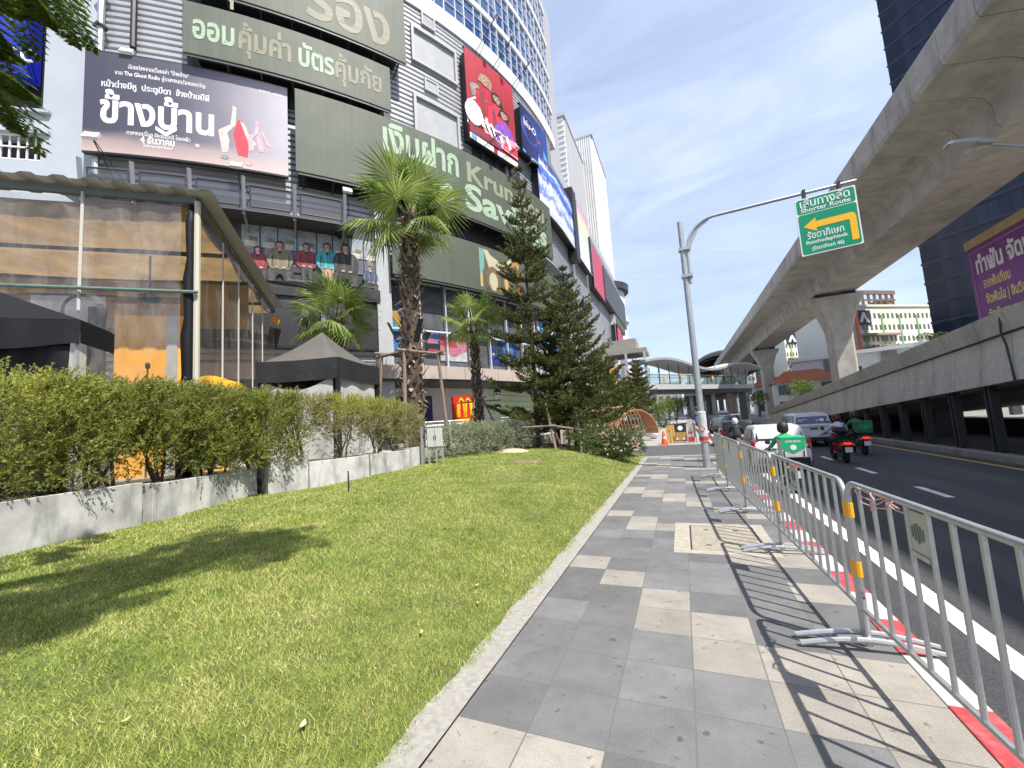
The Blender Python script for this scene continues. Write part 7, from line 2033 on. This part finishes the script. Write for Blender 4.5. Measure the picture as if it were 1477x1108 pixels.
def rider(label, loc, shirt, sleeve_long=True, rz=0, lean=.10, vest=None, helmet=None):
    t = thing('person', label, 'person', (loc[0], loc[1], RZ), rz, 'riders on motorcycles'); t.scale = (VS, VS, VS)
    P = [(0, .02, .88), (0, .04, 1.06), (0, .04 + lean, 1.26), (0, .06 + lean, 1.42), (0, .09 + lean, 1.52), (0, .11 + lean, 1.62), (0, .11 + lean, 1.72)]
    E_ = [(0, 1), (1, 2), (2, 3), (3, 4), (4, 5), (5, 6)]; Z = [1, 0, 0, 0, 2, 2]
    Rr = [(.17, .14), (.155, .125), (.19, .13), (.13, .10), .055, .085, .07]
    for s_ in (-1, 1):
        n = len(P)
        P += [(s_ * .19, .05 + lean, 1.38), (s_ * .31, .26 + lean * .5, 1.16), (s_ * .33, .62, 1.06), (s_ * .335, .82, 1.04), (s_ * .335, .92, 1.035)]
        Rr += [.075, .055, .042, .036, .034]
        E_ += [(3, n), (n, n + 1), (n + 1, n + 2), (n + 2, n + 3), (n + 3, n + 4)]; Z += [0, 0, 0 if sleeve_long else 2, 2, 2]
        n = len(P)
        P += [(s_ * .12, .08, .84), (s_ * .23, .50, .80), (s_ * .20, .46, .38), (s_ * .20, .58, .32), (s_ * .20, .68, .32)]
        Rr += [.11, .082, .055, .045, .035]
        E_ += [(0, n), (n, n + 1), (n + 1, n + 2), (n + 2, n + 3), (n + 3, n + 4)]; Z += [1, 1, 1, 3, 3]
        # four fingers and a thumb closed round the grip
        for k in range(4):
            n2 = len(P)
            P += [(s_ * (.300 + .022 * k), .945, 1.05), (s_ * (.300 + .022 * k), .955, 1.01)]
            Rr += [.011, .009]; E_ += [(n - 1, n2), (n2, n2 + 1)]; Z += [2, 2]
    skin_body('body', P, E_, Rr, Z, [shirt, m_trou, m_skin, m_shoe], t)
    hy, hz_ = .12 + lean, 1.655
    b = MB(); b.lathe([(.10, -.13), (.135, -.10), (.15, -.02), (.148, .06), (.12, .13), (.07, .165), (.01, .175)], (0, 0, 0), 20)
    b.v = [(x * .92, y * 1.08 + hy, z + hz_) for x, y, z in b.v]
    h_ = b.build('helmet', helmet or m_plast, t, smooth=True, world=False)
    b = MB(); b.grid(lambda u, v: ((.142 * math.cos(R(20 + 140 * u))), hy + .162 * math.sin(R(20 + 140 * u)), hz_ - .07 + .11 * v), 10, 3); b.build('visor', m_cglass, h_, world=False, smooth='all')
    return t
def delivery_box(label, loc, z, w, d, h, side, top, text, lm, flap):
    t = thing('delivery_box', label, 'box', (loc[0], loc[1], z), group='delivery boxes'); t.scale = (VS, VS, VS)
    b = MB(); b.box(-w / 2, w / 2, -d / 2, d / 2, 0, h); b.build('case', side, t, world=False, bev=.02)
    b = MB(); b.box(-w / 2 - .008, w / 2 + .008, -d / 2 - .008, d / 2 + .008, h - .06, h + .012); b.build('lid', top, t, world=False, bev=.012)
    b = MB(); yb = -d / 2 - .006
    b.prism([(-w / 2 + .01, h - .07), (w / 2 - .01, h - .07), (w / 2 - .01, h * .48), (0, h * .22), (-w / 2 + .01, h * .48)], (0, yb - .004, 0), (1, 0, 0), (0, 0, 1), (0, .006, 0)); b.build('flap', flap, t, world=False)
    mpD = plane_map((loc[0], loc[1] + yb - .005, z), (1, 0, 0), (0, 0, 1))
    if text: lettering([(text, -w * .30, h * .74, .085, dict(bold=.02), w * .6)], mpD, lm, t)
    b = MB(); b.add([mpD(a, h * .5 + zz, .004) for a, zz in disc(0, 0, .07, None, 18)], [tuple(range(18))]); b.build('round_emblem', lm, t, fix=False)
    b = MB(); b.box(-.18, .18, -.2, .2, -.05, -.002); b.build('carrier', m_plast, t, world=False)
    for s_ in (-1, 1):
        b = MB(); b.box(s_ * w * .4 - .012, s_ * w * .4 + .012, -d / 2 - .014, -d / 2 - .009, .02, h * .35); b.build('strap', m_plast, t, world=False)
    return t
m_jgreen = mat('jacket_green', (.02, .36, .13), .7, noise=(7, .2), bump=(9, .6, .03)); m_jdark = mat('jacket_dark_green', (.02, .16, .08), .75, noise=(7, .2), bump=(9, .6, .03)); m_wshirt = mat('shirt_white', (.58, .58, .64), .8, noise=(6, .1), bump=(9, .6, .03)); m_bluebag = mat('bag_navy', (.01, .015, .05), .6)
m_boxw = mat('box_silver_white', (.52, .53, .52), .5, noise=(5, .12)); m_flag = mat('flap_green', (.01, .40, .16), .5); m_redp = mat('paint_red', (.35, .01, .012), .2)
x1, y1_ = 2.0, 10.1
motorcycle('black motorcycle carrying the big white delivery box nearest the barriers', (x1, y1_), m_pk, m_plast)
rider('rider in a bright green jacket and black helmet in front of the white delivery box', (x1, y1_ + .38 * VS), m_jgreen)
delivery_box('white delivery box with a green pointed flap on the nearest motorcycle', (x1, y1_ - .10 * VS), RZ + .93 * VS, .54, .48, .52, m_boxw, m_flag, 'LINE MAN', m_swhite, m_flag)
x2, y2_ = 4.3, 14.9
motorcycle('red and black motorcycle ridden by the person in the white shirt', (x2, y2_), m_redp, m_plast)
rider('rider in a white shirt with a navy sling bag, dark helmet', (x2, y2_ + .25 * VS), m_wshirt, False, helmet=mat('helmet_maroon', (.06, .012, .014), .25))
bg = thing('sling_bag', 'navy sling bag across the back of the rider in the white shirt', 'bag', (x2, y2_ + .10, RZ + 1.10 * VS)); bg.scale = (VS, VS, VS)
b = MB(); b.loft([[(-.2, -.02, -.02), (.16, -.02, -.06), (.2, .06, -.04), (-.2, .06, .0)], [(-.22, -.1, .1), (.16, -.1, .06), (.2, .06, .08), (-.22, .06, .12)], [(-.18, -.06, .24), (.12, -.06, .2), (.16, .06, .2), (-.18, .06, .25)]]); b.build('pouch', m_bluebag, bg, world=False, bev=.02)
b = MB(); b.tube([(.12, .02, .2), (.17, .08, .38), (.12, .20, .43)], .016, 6); b.build('strap', m_bluebag, bg, world=False)
x3, y3_ = 5.4, 16.9
motorcycle('dark scooter with a bright tail lamp beside the dark ramp columns', (x3, y3_), m_pg, m_plast)
rider('rider in a dull green jacket with backpack straps, beside the ramp', (x3, y3_ + .38 * VS), m_jdark, helmet=mat('helmet_maroon', (.06, .012, .014), .25))
delivery_box('dark green delivery box on the scooter beside the ramp', (x3 + .05, y3_ - .02), RZ + .93 * VS, .50, .45, .46, m_jdark, m_jdark, None, m_jgreen, mat('flap_dark', (.015, .2, .1), .5))
x4, y4_ = 1.85, 17.6
motorcycle('far motorcycle with a red tail lamp near the kerb ahead of the white suv', (x4, y4_), m_pk, m_plast)
rider('far rider in dark clothes and a pale helmet ahead of the white suv', (x4, y4_ + .25 * VS), mat('shirt_dark', (.03, .03, .035), .8), True, helmet=m_plate)

# ================================================================== buildings on the right and far end
def facade_grid(t, o, u, w_, z0, nrow, ncol, cw_, rh, ww, wh, m, off=.06, sill=None, rows=None, skip=None):
    """windows of a far facade: up to 100 as parts, the rest in one stuff part"""
    u = Vector(u).normalized(); n = u.cross(Vector((0, 0, 1)))
    cnt = 0; rest = MB(); proto_ = None
    for r in range(nrow):
        for c in range(ncol):
            if skip and skip(r, c): continue
            p = Vector(o) + u * (cw_ * (c + .5)) + Vector((0, 0, z0 + rh * (nrow - 1 - r) + (rh - wh) / 2))
            if cnt < 100:
                if proto_ is None:
                    b = MB(); b.obox((0, 0, wh / 2), (1, 0, 0), (0, 1, 0), (0, 0, 1), ww / 2, off / 2, wh / 2)
                    proto_ = b.build('window', m, t, world=False); c_ = proto_
                else: c_ = proto_.copy(); COL.objects.link(c_); c_.parent = t
                c_.location = p - wloc(t) + n * (off / 2); c_.rotation_euler = (0, 0, math.atan2(u.y, u.x)); cnt += 1
            else:
                rest.obox(p + n * (off / 2) + Vector((0, 0, wh / 2)), u, n, (0, 0, 1), ww / 2, off / 2, wh / 2)
    if rest.v:
        q = rest.build('window_field', m, t); q['kind'] = 'stuff'
def block(mb, o, u, l, d, z0, z1):
    u = Vector(u).normalized(); n = u.cross(Vector((0, 0, 1))); o = Vector(o)
    mb.hexa([tuple((o)[:2]), tuple((o + u * l)[:2]), tuple((o + u * l - n * d)[:2]), tuple((o - n * d)[:2])], z0, z1)
def pol(az, D): return Vector((D * math.sin(R(az)), D * math.cos(R(az)), 0))
m_condo = mat('condo_cream', (.70, .70, .60), .75, noise=(.2, .05)); m_cwin = mat('condo_window', (.10, .11, .10), .4); m_cgreen = mat('condo_green', (.22, .42, .16), .7); m_brick = mat('roof_frame_brown', (.17, .115, .09), .8); m_balc = mat('condo_balcony', (.36, .28, .23), .8)
def condo(label, azL, DL, azR, DR, tanL, nrow, ncol):
    a, b_ = pol(azL, DL), pol(azR, DR); H = 1.65 + tanL * DL
    u = (b_ - a); l = u.length; u.normalize(); n = u.cross(Vector((0, 0, 1)))
    t = thing('condominium', label, 'building', (a.x, a.y, -.15), group='cream condominium blocks behind the railway')
    mb = MB(); block(mb, a, u, l, 16, 0, H); mb.build('wall', m_condo, t)
    rh = 2.9; z0 = H - rh * nrow - .8
    facade_grid(t, a, u, l, z0, nrow, ncol, l / ncol, rh, l / ncol * .42, 1.25, m_cwin)
    for c in range(2, ncol, 4):
        mb = MB(); p = a + u * (l / ncol * c); q = n * .02
        mb.obox(p + n * .05 + Vector((0, 0, H * .5 + 3)), u, n, (0, 0, 1), (.26), .05, H * .5 - 5); mb.build('green_stripe', m_cgreen, t)
    mb = MB(); block(mb, a + n * .3 + u * -.2, u, l + .4, .8, H + .002, H + .5); mb.build('parapet', m_condo, t)
    for k in range(6):
        mb = MB(); p = a + u * (l * (.02)); block(mb, a + n * 1.4 + u * .5, u, l * .42, 1.39, 2.5 + k * 2.9, 3.0 + k * 2.9); mb.build('balcony', m_balc, t)
    mb = MB(); o = a + u * (l * .25) - n * 4
    for k in range(7): mb.bar(o + u * (l * .07 * k) + Vector((0, 0, H + .5)), o + u * (l * .07 * k) + Vector((0, 0, H + 5)), .5)
    mb.bar(o + Vector((0, 0, H + 5)), o + u * (l * .45) + Vector((0, 0, H + 5)), .6, 1.0); mb.bar(o + Vector((0, 0, H + 3)), o + u * (l * .45) + Vector((0, 0, H + 3)), .4)
    block(mb, o + u * (l * .34), u, l * .08, 4, H + .5, H + 3.5)
    mb.build('roof_frame', m_brick, t)
    mb = MB(); p = a + u * .8 + n * .08 + Vector((0, 0, H - 4.5)); mb.prism([(0, 0), (4.2, 0), (4.2, 3.6), (0, 3.6)], p, u, (0, 0, 1), n * .1); mb.build('roof_sign', m_bluebag, t)
    mb = MB(); mb.prism([(.5, .6), (1.7, 3.1), (2.3, 3.1), (3.6, .6), (2.6, .6), (2.0, 2.0), (1.4, .6)], p + n * .1, u, (0, 0, 1), n * .06); mb.build('sign_emblem', m_condo, t)
condo('right hand cream condominium with green stripes and a brown roof frame', 18.5, 128, 24.9, 152, .177, 11, 20)
condo('left hand cream condominium seen between two railway piers', 12.0, 165, 16.8, 178, .152, 9, 18)
# slim dark slab beside the pier
tk = thing('brick_slab', 'slim dark brown tower with an orange edge just right of the near railway pier', 'building', tuple(pol(18.0, 110)))
mb = MB(); o = pol(17.2, 110); block(mb, o, (1, -.2, 0), 2.6, 8, 0, 20); mb.build('wall', m_balc, tk)
mb = MB(); block(mb, o + Vector((2.62, -.53, 0)), (1, -.2, 0), .5, 8, 0, 20.4); mb.build('orange_edge', mat('orange_paint', (.55, .13, .05), .6), tk)
# dark glass tower
m_tg = print_mat  # (kept for the ramp helper)
def tower_glass():
    m = bpy.data.materials.new('tower_glass'); m.use_nodes = True
    t = m.node_tree; b = t.nodes['Principled BSDF']; lk = t.links.new
    tc = t.nodes.new('ShaderNodeTexCoord'); br = t.nodes.new('ShaderNodeTexBrick')
    mp_ = t.nodes.new('ShaderNodeMapping'); mp_.inputs['Rotation'].default_value = (R(90), 0, 0); lk(tc.outputs['Object'], mp_.inputs[0]); lk(mp_.outputs[0], br.inputs['Vector'])
    br.inputs['Color1'].default_value = (.008, .013, .03, 1); br.inputs['Color2'].default_value = (.022, .036, .075, 1); br.inputs['Mortar'].default_value = (.012, .013, .02, 1)
    br.inputs['Scale'].default_value = 1; br.inputs['Brick Width'].default_value = 1.35; br.inputs['Row Height'].default_value = 3.2; br.inputs['Mortar Size'].default_value = .06; br.inputs['Bias'].default_value = -.1; br.offset = .37
    lk(br.outputs['Color'], b.inputs['Base Color']); b.inputs['Roughness'].default_value = .2; b.inputs['Specular IOR Level'].default_value = .3
    return m
m_tglass = tower_glass()
tw = thing('glass_tower', 'tall dark blue glass tower rising behind the railway viaduct', 'building', tuple(pol(24.2, 105)), math.atan2(-.80, .60))
mb = MB(); FHt = 3.6
mb.box(.1, 60, .1, 28, 0, 126); mb.build('core', mat('tower_core', (.02, .024, .04), .4), tw, world=False)
band0 = None
for k in range(35):
    if band0 is None:
        mb = MB(); mb.box(0, 60, -.05, .09, .42, FHt); mb.box(-.05, .09, .09, 28, .42, FHt); band0 = mb.build('window_band', m_tglass, tw, world=False); c_ = band0
    else: c_ = band0.copy(); COL.objects.link(c_); c_.parent = tw
    c_.location = (0, 0, k * FHt)
mb = MB()
for k in range(35): mb.box(-.12, 60, -.14, -.052, k * FHt, k * FHt + .40)
mb.build('floor_edges', mat('tower_edge', (.018, .023, .04), .4), tw, world=False)
for x in (19, 21.5, 41): mb = MB(); mb.box(x, x + .5, -.5, -.145, 0, 126); mb.build('fin', mat('tower_edge', (.018, .023, .04), .4), tw, world=False)
# purple billboard
p0 = pol(27.15, 1); Yb = 22 / math.tan(R(27.2)); zb_top = 1.65 + .243 * math.hypot(22, Yb)
pbb = thing('purple_billboard', 'large purple dental billboard with white and yellow Thai text above the ramp wall', 'billboard', (22, Yb - 4, 0))
W_ = 13.0; zt_p = zb_top - .55
mb = MB(); mb.box(22, 22.25, Yb - W_, Yb, 3.0, zt_p); mb.build('panel', mat('purple_print', (.20, .04, .24), .5, noise=(.35, .35)), pbb)
mb = MB(); mb.box(21.93, 22.5, Yb - W_, Yb + .05, zt_p + .003, zb_top + .1); mb.build('timber_cap', mat('tan_board', (.48, .36, .19), .7, noise=(2, .15)), pbb)
for yy in (Yb - 1, Yb - 6, Yb - 11): mb = MB(); mb.box(22.3, 22.8, yy - .2, yy + .2, -.15, zt_p); mb.build('post', m_dgrey, pbb)
mpP = plane_map((22, Yb, 0), (0, -1, 0), (0, 0, 1))
lettering([('ทำฟัน จัดฟัน', .75, zt_p - 2.1, 1.75, dict(bold=.035), 6.2)], mpP, m_swhite, pbb)
lettering([('รากฟันเทียม', 1.2, zt_p - 3.35, .95, dict(bold=.03), 2.7), ('จัดฟันใส | อินวิสไลน์', 1.2, zt_p - 4.55, .95, dict(bold=.03), 4.8), ('จัดฟันดามอน', 1.2, zt_p - 5.75, .95, dict(bold=.03), 3.2), ('ฟอกสีฟัน', 1.2, zt_p - 6.95, .95, dict(bold=.03), 2.7)], mpP, mat('print_pale_yellow', (.72, .66, .16), .5), pbb, name='yellow_lettering')
mb = MB(); mb.tube([mpP(.35, 3.2, .02), mpP(.35, zt_p - .35, .02), mpP(12.5, zt_p - .35, .02)], .03, 4)
mb.build('border_line', mat('border_lilac', (.5, .3, .55), .5), pbb)
# low houses behind the ramp
m_tile_r = mat('roof_tiles_orange', (.42, .14, .07), .8, noise=(3, .2)); m_house = mat('house_white', (.62, .63, .65), .7, noise=(.6, .06)); m_hwin = mat('house_window', (.04, .10, .11), .15); m_hgrey = mat('house_grey', (.20, .18, .17), .7)
def house(label, az, D, w_, d_, h_, kind, rz=0., nw=3):
    p = pol(az, D); t = thing('house', label, 'house', (p.x, p.y, -.15), rz)
    mb = MB(); mb.box(-w_ / 2, w_ / 2, 0, d_, 0, h_); mb.build('wall', m_house, t, world=False)
    fl_ = max(2, int(h_ / 3.3))
    for k in range(fl_):
        z = h_ - (k + 1) * (h_ / fl_) + .7
        for i in range(nw):
            x = -w_ / 2 + w_ * (i + .5) / nw
            mb = MB(); ww_ = w_ / nw * .62
            mb.box(x - ww_ / 2, x + ww_ / 2, -.10, -.02, z, z + .08).box(x - ww_ / 2, x + ww_ / 2, -.10, -.02, z + 1.75, z + 1.83).box(x - ww_ / 2, x - ww_ / 2 + .08, -.10, -.02, z + .08, z + 1.75).box(x + ww_ / 2 - .08, x + ww_ / 2, -.10, -.02, z + .08, z + 1.75)
            f_ = mb.build('window', m_house, t, world=False)
            mb = MB(); mb.box(x - ww_ / 2 + .08, x + ww_ / 2 - .08, -.05, -.003, z + .08, z + 1.75); mb.build('pane', m_hwin, f_, world=False)
    if kind == 'flat':
        mb = MB(); mb.box(-w_ / 2 - .3, w_ / 2 + .3, -.5, d_ + .2, h_ + .003, h_ + .5); mb.build('roof', m_house, t, world=False)
        mb = MB(); mb.box(w_ * .08, w_ * .3, -.4, -.15, .2, h_ - .2); mb.build('dark_bay', m_hgrey, t, world=False)
    else:
        mb = MB(); mb.loft([[(-w_ / 2 - .6, -.7, h_ + .003), (w_ / 2 + .6, -.7, h_ + .003), (w_ / 2 + .6, d_ + .7, h_ + .003), (-w_ / 2 - .6, d_ + .7, h_ + .003)], [(-w_ / 2 + 2, d_ / 2 - .1, h_ + 2.2), (w_ / 2 - 2, d_ / 2 - .1, h_ + 2.2), (w_ / 2 - 2, d_ / 2 + .1, h_ + 2.2), (-w_ / 2 + 2, d_ / 2 + .1, h_ + 2.2)]]); mb.build('roof', m_tile_r, t, world=False)
    return t
house('white box house with teal windows just right of the near railway pier', 19.8, 76, 7, 8, 8.4, 'flat', -.3)
house('white and grey flat roofed house left of the purple billboard', 22.6, 80, 7.5, 8, 8.8, 'flat', -.35)
house('tall white house between the two nearest railway piers', 15.0, 92, 8, 9, 9.6, 'flat', -.2)
house('white house with an orange tiled roof behind the second pier', 13.4, 84, 9, 8, 5.6, 'tile', -.15)
house('small white house with a tiled roof beyond the third pier', 10.6, 110, 9, 8, 6.4, 'tile', -.1)
house('white flat house at the far end behind the ramp', 17.4, 98, 6, 8, 9.8, 'flat', -.25)
def far_tree(label, az, D, zc, r, seed, lm=None, palmy=False):
    p = pol(az, D); rg_ = np.random.default_rng(seed); t = thing('far_tree', label, 'tree', (p.x, p.y, -.15), group='far trees behind the ramp')
    mb = MB(); mb.tube([(0, 0, 0), (.1, 0, zc * .6), (0, 0, zc)], [.25, .2, .08], 6); mb.build('trunk', m_bark, t, world=False)
    n = 420
    if palmy:
        a = rg_.uniform(0, 6.28, 26); C_ = []; D_ = []
        for q in a:
            e = rg_.uniform(-.3, .9); d = np.array([math.cos(q) * math.cos(e), math.sin(q) * math.cos(e), math.sin(e)])
            for f in np.linspace(.1, 1, 14):
                C_.append(d * r * f + np.array([0, 0, zc - r * .5 * f * f])); D_.append(nrm(np.array([math.cos(q + 1.2 * rg_.choice((-1, 1))), math.sin(q + 1.2), -.5])))
        V = leaves(np.array(C_), np.array(D_), r * .3, r * .05, rg_)
    else:
        P = nrm(rg_.normal(size=(n, 3))) * rg_.random((n, 1)) ** .4 * (1 + .25 * np.sin(np.arange(n)[:, None] * .7)); V = sprigs(P * np.array([r, r, r * .75]) + np.array([0, 0, zc]), nrm(P + .3), 6, r * .2, r * .14, r * .07, .8, rg_)
    np_mesh('crown', V, 4, lm or m_ole, t, world=False)
m_brl = _mc['bright_leaves']
far_tree('round green tree in front of the right condominium', 19.6, 92, 8.2, 2.8, 1, m_brl); far_tree('pale green tree left of the far palm', 20.6, 95, 8.8, 2.4, 2, m_brl); far_tree('palm tree in front of the right condominium', 21.8, 88, 9.6, 2.6, 3, m_frond, True)
far_tree('dark palm beside the glass tower foot', 24.0, 84, 10.2, 2.2, 4, m_frond, True); far_tree('small tree behind the second pier', 12.9, 78, 4.2, 1.8, 5, m_brl); far_tree('small bright tree below the third pier', 8.6, 88, 3.4, 1.6, 6, m_brl)

# ------------------------------------------------------------------ footbridge, station and the street end
fbA, fbB = Vector((-3.2, 49.5, 0)), Vector((10.5, 71.0, 0))
fu = (fbB - fbA).normalized(); fl_ = (fbB - fbA).length; fnn = fu.cross(Vector((0, 0, 1)))
m_fbw = mat('bridge_white', (.40, .41, .42), .55); m_fbg = mat('bridge_glass', (.25, .38, .37), .1, alpha=.35); m_fbd = mat('bridge_dark', (.10, .105, .11), .6)
fb = thing('footbridge', 'covered footbridge with glass sides and a wavy white roof crossing to the station', 'bridge', tuple((fbA + fbB) / 2)[:2] + (5,))
FP = lambda a, o, z: fbA + fu * a + fnn * o + Vector((0, 0, z))
mb = MB(); mb.loft([[FP(a, .0, 4.55), FP(a, -3, 4.55), FP(a, -3, 5.15), FP(a, 0, 5.15)] for a in (0, fl_)]); mb.build('deck', m_fbw, fb)
mb = MB(); mb.loft([[FP(a, -.4, 4.1), FP(a, -2.6, 4.1), FP(a, -2.6, 4.545), FP(a, -.4, 4.545)] for a in (0, fl_)]); mb.build('girder', m_fbd, fb)
for k in range(13):
    a = fl_ * k / 12
    for o in (-.08, -2.92):
        mb = MB(); mb.tube([FP(a, o, 5.15), FP(a, o, 7.6)], .06, 6); mb.build('post', m_dgrey, fb)
    if k < 12:
        mb = MB(); mb.loft([[FP(a + .1, -.10, z), FP(a + fl_ / 12 - .1, -.10, z), FP(a + fl_ / 12 - .1, -.13, z), FP(a + .1, -.13, z)] for z in (5.2, 6.35)]); mb.build('glass_panel', m_fbg, fb)
mb = MB(); mb.tube([FP(0, -.05, 6.4), FP(fl_, -.05, 6.4)], .05, 6); mb.tube([FP(0, -2.95, 6.4), FP(fl_, -2.95, 6.4)], .05, 6); mb.build('handrail', m_fbw, fb)
mb = MB(); secs = []
for i in range(41):
    a = -1 + (fl_ + 3) * i / 40; z = 7.55 + .55 * math.sin(a * .33 + .5)
    secs.append([FP(a, .5, z), FP(a, .55, z + .28), FP(a, -1.5, z + .42), FP(a, -3.5, z + .28), FP(a, -3.4, z)])
mb.loft(secs); mb.build('wavy_roof', m_fbw, fb, smooth=True)
for k in range(6):
    mb = MB(); q = FP(fl_ * (.12 + .14 * k), .06, 5.9 + .12 * (k % 2)); st5 = [(.42 * (1 if i % 2 == 0 else .42) * math.sin(i * math.pi / 5), .42 * (1 if i % 2 == 0 else .42) * math.cos(i * math.pi / 5)) for i in range(10)]
    mb.prism(st5, q, fu, (0, 0, 1), fnn * .06); mb.build('star_ornament', mat('star_gold', (.62, .38, .05), .4), fb)
for a in (.6, fl_ * .52, fl_ - 1):
    mb = MB(); q = FP(a, -1.5, 0); mb.box(q.x - .45, q.x + .45, q.y - .45, q.y + .45, -.15, 4.09); mb.build('pier', m_fbd if a > 1 else m_conc, fb)
sw = thing('stair_tower', 'pale concrete stair tower joining the mall to the footbridge', 'building', (-6, 51, 0))
mb = MB(); mb.box(-8.5, -3.3, 49, 54, 3.9, 5.6); mb.build('landing', m_conc, sw)
mb = MB(); mb.box(-8.3, -3.1, 49.2, 54.2, 9.0, 9.5); mb.box(-8.3, -4.3, 50.2, 54.2, 9.5, 10.9); mb.build('roof', m_conc, sw)
for x in (-8.2, -5.6, -3.5): mb = MB(); mb.box(x, x + .25, 49.05, 49.3, 5.6, 8.99); mb.build('column', m_fbw, sw)
for x in (-8.3, -4.4): mb = MB(); mb.box(x, x + 1, 50, 51, -.1, 3.89); mb.build('support', m_conc, sw)
for k, c in enumerate(('yellow', 'white', 'rose')):
    mb = MB(); mb.box(-7.6 + 1.3 * k, -6.8 + 1.3 * k, 49.5, 49.56, 5.61, 7.5); mb.build('banner', pm(c), sw)
stn = thing('railway_station', 'elevated railway station with a dark arched roof hanging over the far road', 'station', (17, 150, 0))
mb = MB(); mb.box(1.5, 30, 165, 280, 7.6, 9.2); mb.build('concourse_floor', m_fbd, stn)
mb = MB(); mb.box(2.2, 6.0, 165, 280, 9.21, 12.6); mb.build('concourse_wall', m_conc, stn)
mb = MB()
secs = []
for y in (163, 282):
    secs.append([(6.0 + 11.3 * (1 - math.cos(a)) - 1.5, y, 15.5 + 7.5 * math.sin(a)) for a in np.linspace(0, math.pi, 14)] + [(6.0 + 11.3 * (1 - math.cos(a)) - 1.5, y, 15.0 + 7.2 * math.sin(a)) for a in np.linspace(math.pi, 0, 14)])
mb.loft(secs); mb.build('arched_roof', m_fbd, stn, smooth=True)
for k in range(9):
    y = 165 + 13 * k
    mb = MB(); mb.tube([(4.6, y, 12.6), (4.5, y, 15.6)] + [(6.0 + 11.3 * (1 - math.cos(a)) - 1.5, y, 14.9 + 7.1 * math.sin(a)) for a in np.linspace(.2, math.pi / 2, 6)], .25, 5); mb.build('roof_rib', m_fbw, stn)
mb = MB(); mb.loft([[(3.5, y, 13.0), (4.6, y, 13.0), (4.6, y, 15.3), (3.5, y, 15.3)] for y in (163, 280)]); mb.build('side_fascia', m_fbw, stn)
for k in range(6):
    for x in (3.0, 10.5, 24):
        mb = MB(); mb.box(x, x + 1.3, 167 + 20 * k, 168.5 + 20 * k, -.15, 7.59); mb.build('column', m_conc, stn)
m_blk = [mat('block_grey', (.34, .34, .34), .8, noise=(.2, .1)), mat('block_white', (.55, .55, .54), .8, noise=(.2, .08)), mat('block_tan', (.42, .36, .30), .8, noise=(.2, .1))]
def far_block(label, x0, x1, y, h_, m, nr, nc):
    t = thing('city_block', label, 'building', ((x0 + x1) / 2, y, -.15)); mb = MB(); mb.box(x0, x1, y, y + 15, 0, h_); mb.build('wall', m, t)
    mb = MB(); mb.box(x0 - .3, x1 + .3, y - .3, y + 15.3, h_ + .002, h_ + .8); mb.build('roof', m_blk[0], t)
    facade_grid(t, (x0, y, 0), (1, 0, 0), x1 - x0, 1, nr, nc, (x1 - x0) / nc, (h_ - 1.5) / nr, (x1 - x0) / nc * .55, (h_ - 1.5) / nr * .5, m_cwin)
far_block('white shop block at the far left end of the street', -22, -7, 118, 9, m_blk[1], 3, 5)
far_block('tan shop block behind the white one at the street end', -16, -3, 165, 12, m_blk[2], 4, 5)
far_block('grey office block closing the far end of the street', -14, 1, 270, 20, m_blk[0], 5, 7)
far_block('white office block at the far end right of the grey one', 3, 22, 330, 16, m_blk[1], 4, 7)
far_block('white tower block above the far end of the railway', 34, 48, 300, 44, m_blk[1], 10, 6)
for k, (az, D, zc, r) in enumerate(((-1.6, 100, 3.6, 2.2), (-.6, 140, 4.5, 2.6), (-3.0, 72, 2.6, 1.5), (1.0, 180, 5, 3))):
    far_tree(('leafy street tree under the footbridge end', 'far street tree beyond the shop blocks', 'small street tree close to the stair tower', 'farthest street tree in the shade of the station')[k], az, D, zc, r, 20 + k, m_brl)
# two walkers far down the pavement
def walker(label, x, y, shirt, ph):
    t = thing('person', label, 'person', (x, y, 0)); t.scale = (VS, VS, VS); s_ = ph
    P = [(0, 0, .92), (0, .01, 1.12), (0, .02, 1.32), (0, .03, 1.46), (0, .03, 1.54), (0, .05, 1.66)]; E_ = [(0, 1), (1, 2), (2, 3), (3, 4), (4, 5)]; Z = [1, 0, 0, 2, 2]; Rr = [(.14, .11), (.13, .1), (.16, .11), (.10, .08), .05, .085]
    for q in (-1, 1):
        n = len(P); P += [(q * .17, .02, 1.40), (q * .23, -.03 + .1 * q * s_, 1.14), (q * .22, .08 + .16 * q * s_, .92), (q * .22, .11 + .2 * q * s_, .84)]; Rr += [.06, .045, .036, .03]; E_ += [(2, n), (n, n + 1), (n + 1, n + 2), (n + 2, n + 3)]; Z += [0, 0, 2, 2]
        n = len(P); P += [(q * .09, 0, .86), (q * .1, .06 - .12 * q * s_, .48), (q * .1, -.05 - .2 * q * s_, .09), (q * .1, .09 - .2 * q * s_, .05)]; Rr += [.095, .065, .045, .04]; E_ += [(0, n), (n, n + 1), (n + 1, n + 2), (n + 2, n + 3)]; Z += [1, 1, 1, 3]
    skin_body('body', P, E_, Rr, Z, [shirt, m_trou, m_skin, m_shoe], t)
    mb = MB(); mb.lathe([(.09, -.03), (.098, .03), (.08, .09), (.02, .115)], (0, .035, 1.675), 12); mb.build('hair', mat('hair_black', (.012, .01, .009), .6), t, smooth=True, world=False)
walker('far walker in a blue shirt on the pavement under the footbridge', -1.9, 52, mat('shirt_blue', (.05, .12, .4), .8), 1)
walker('far walker in a pale shirt farther down the pavement', -.9, 66, m_wshirt, -1)
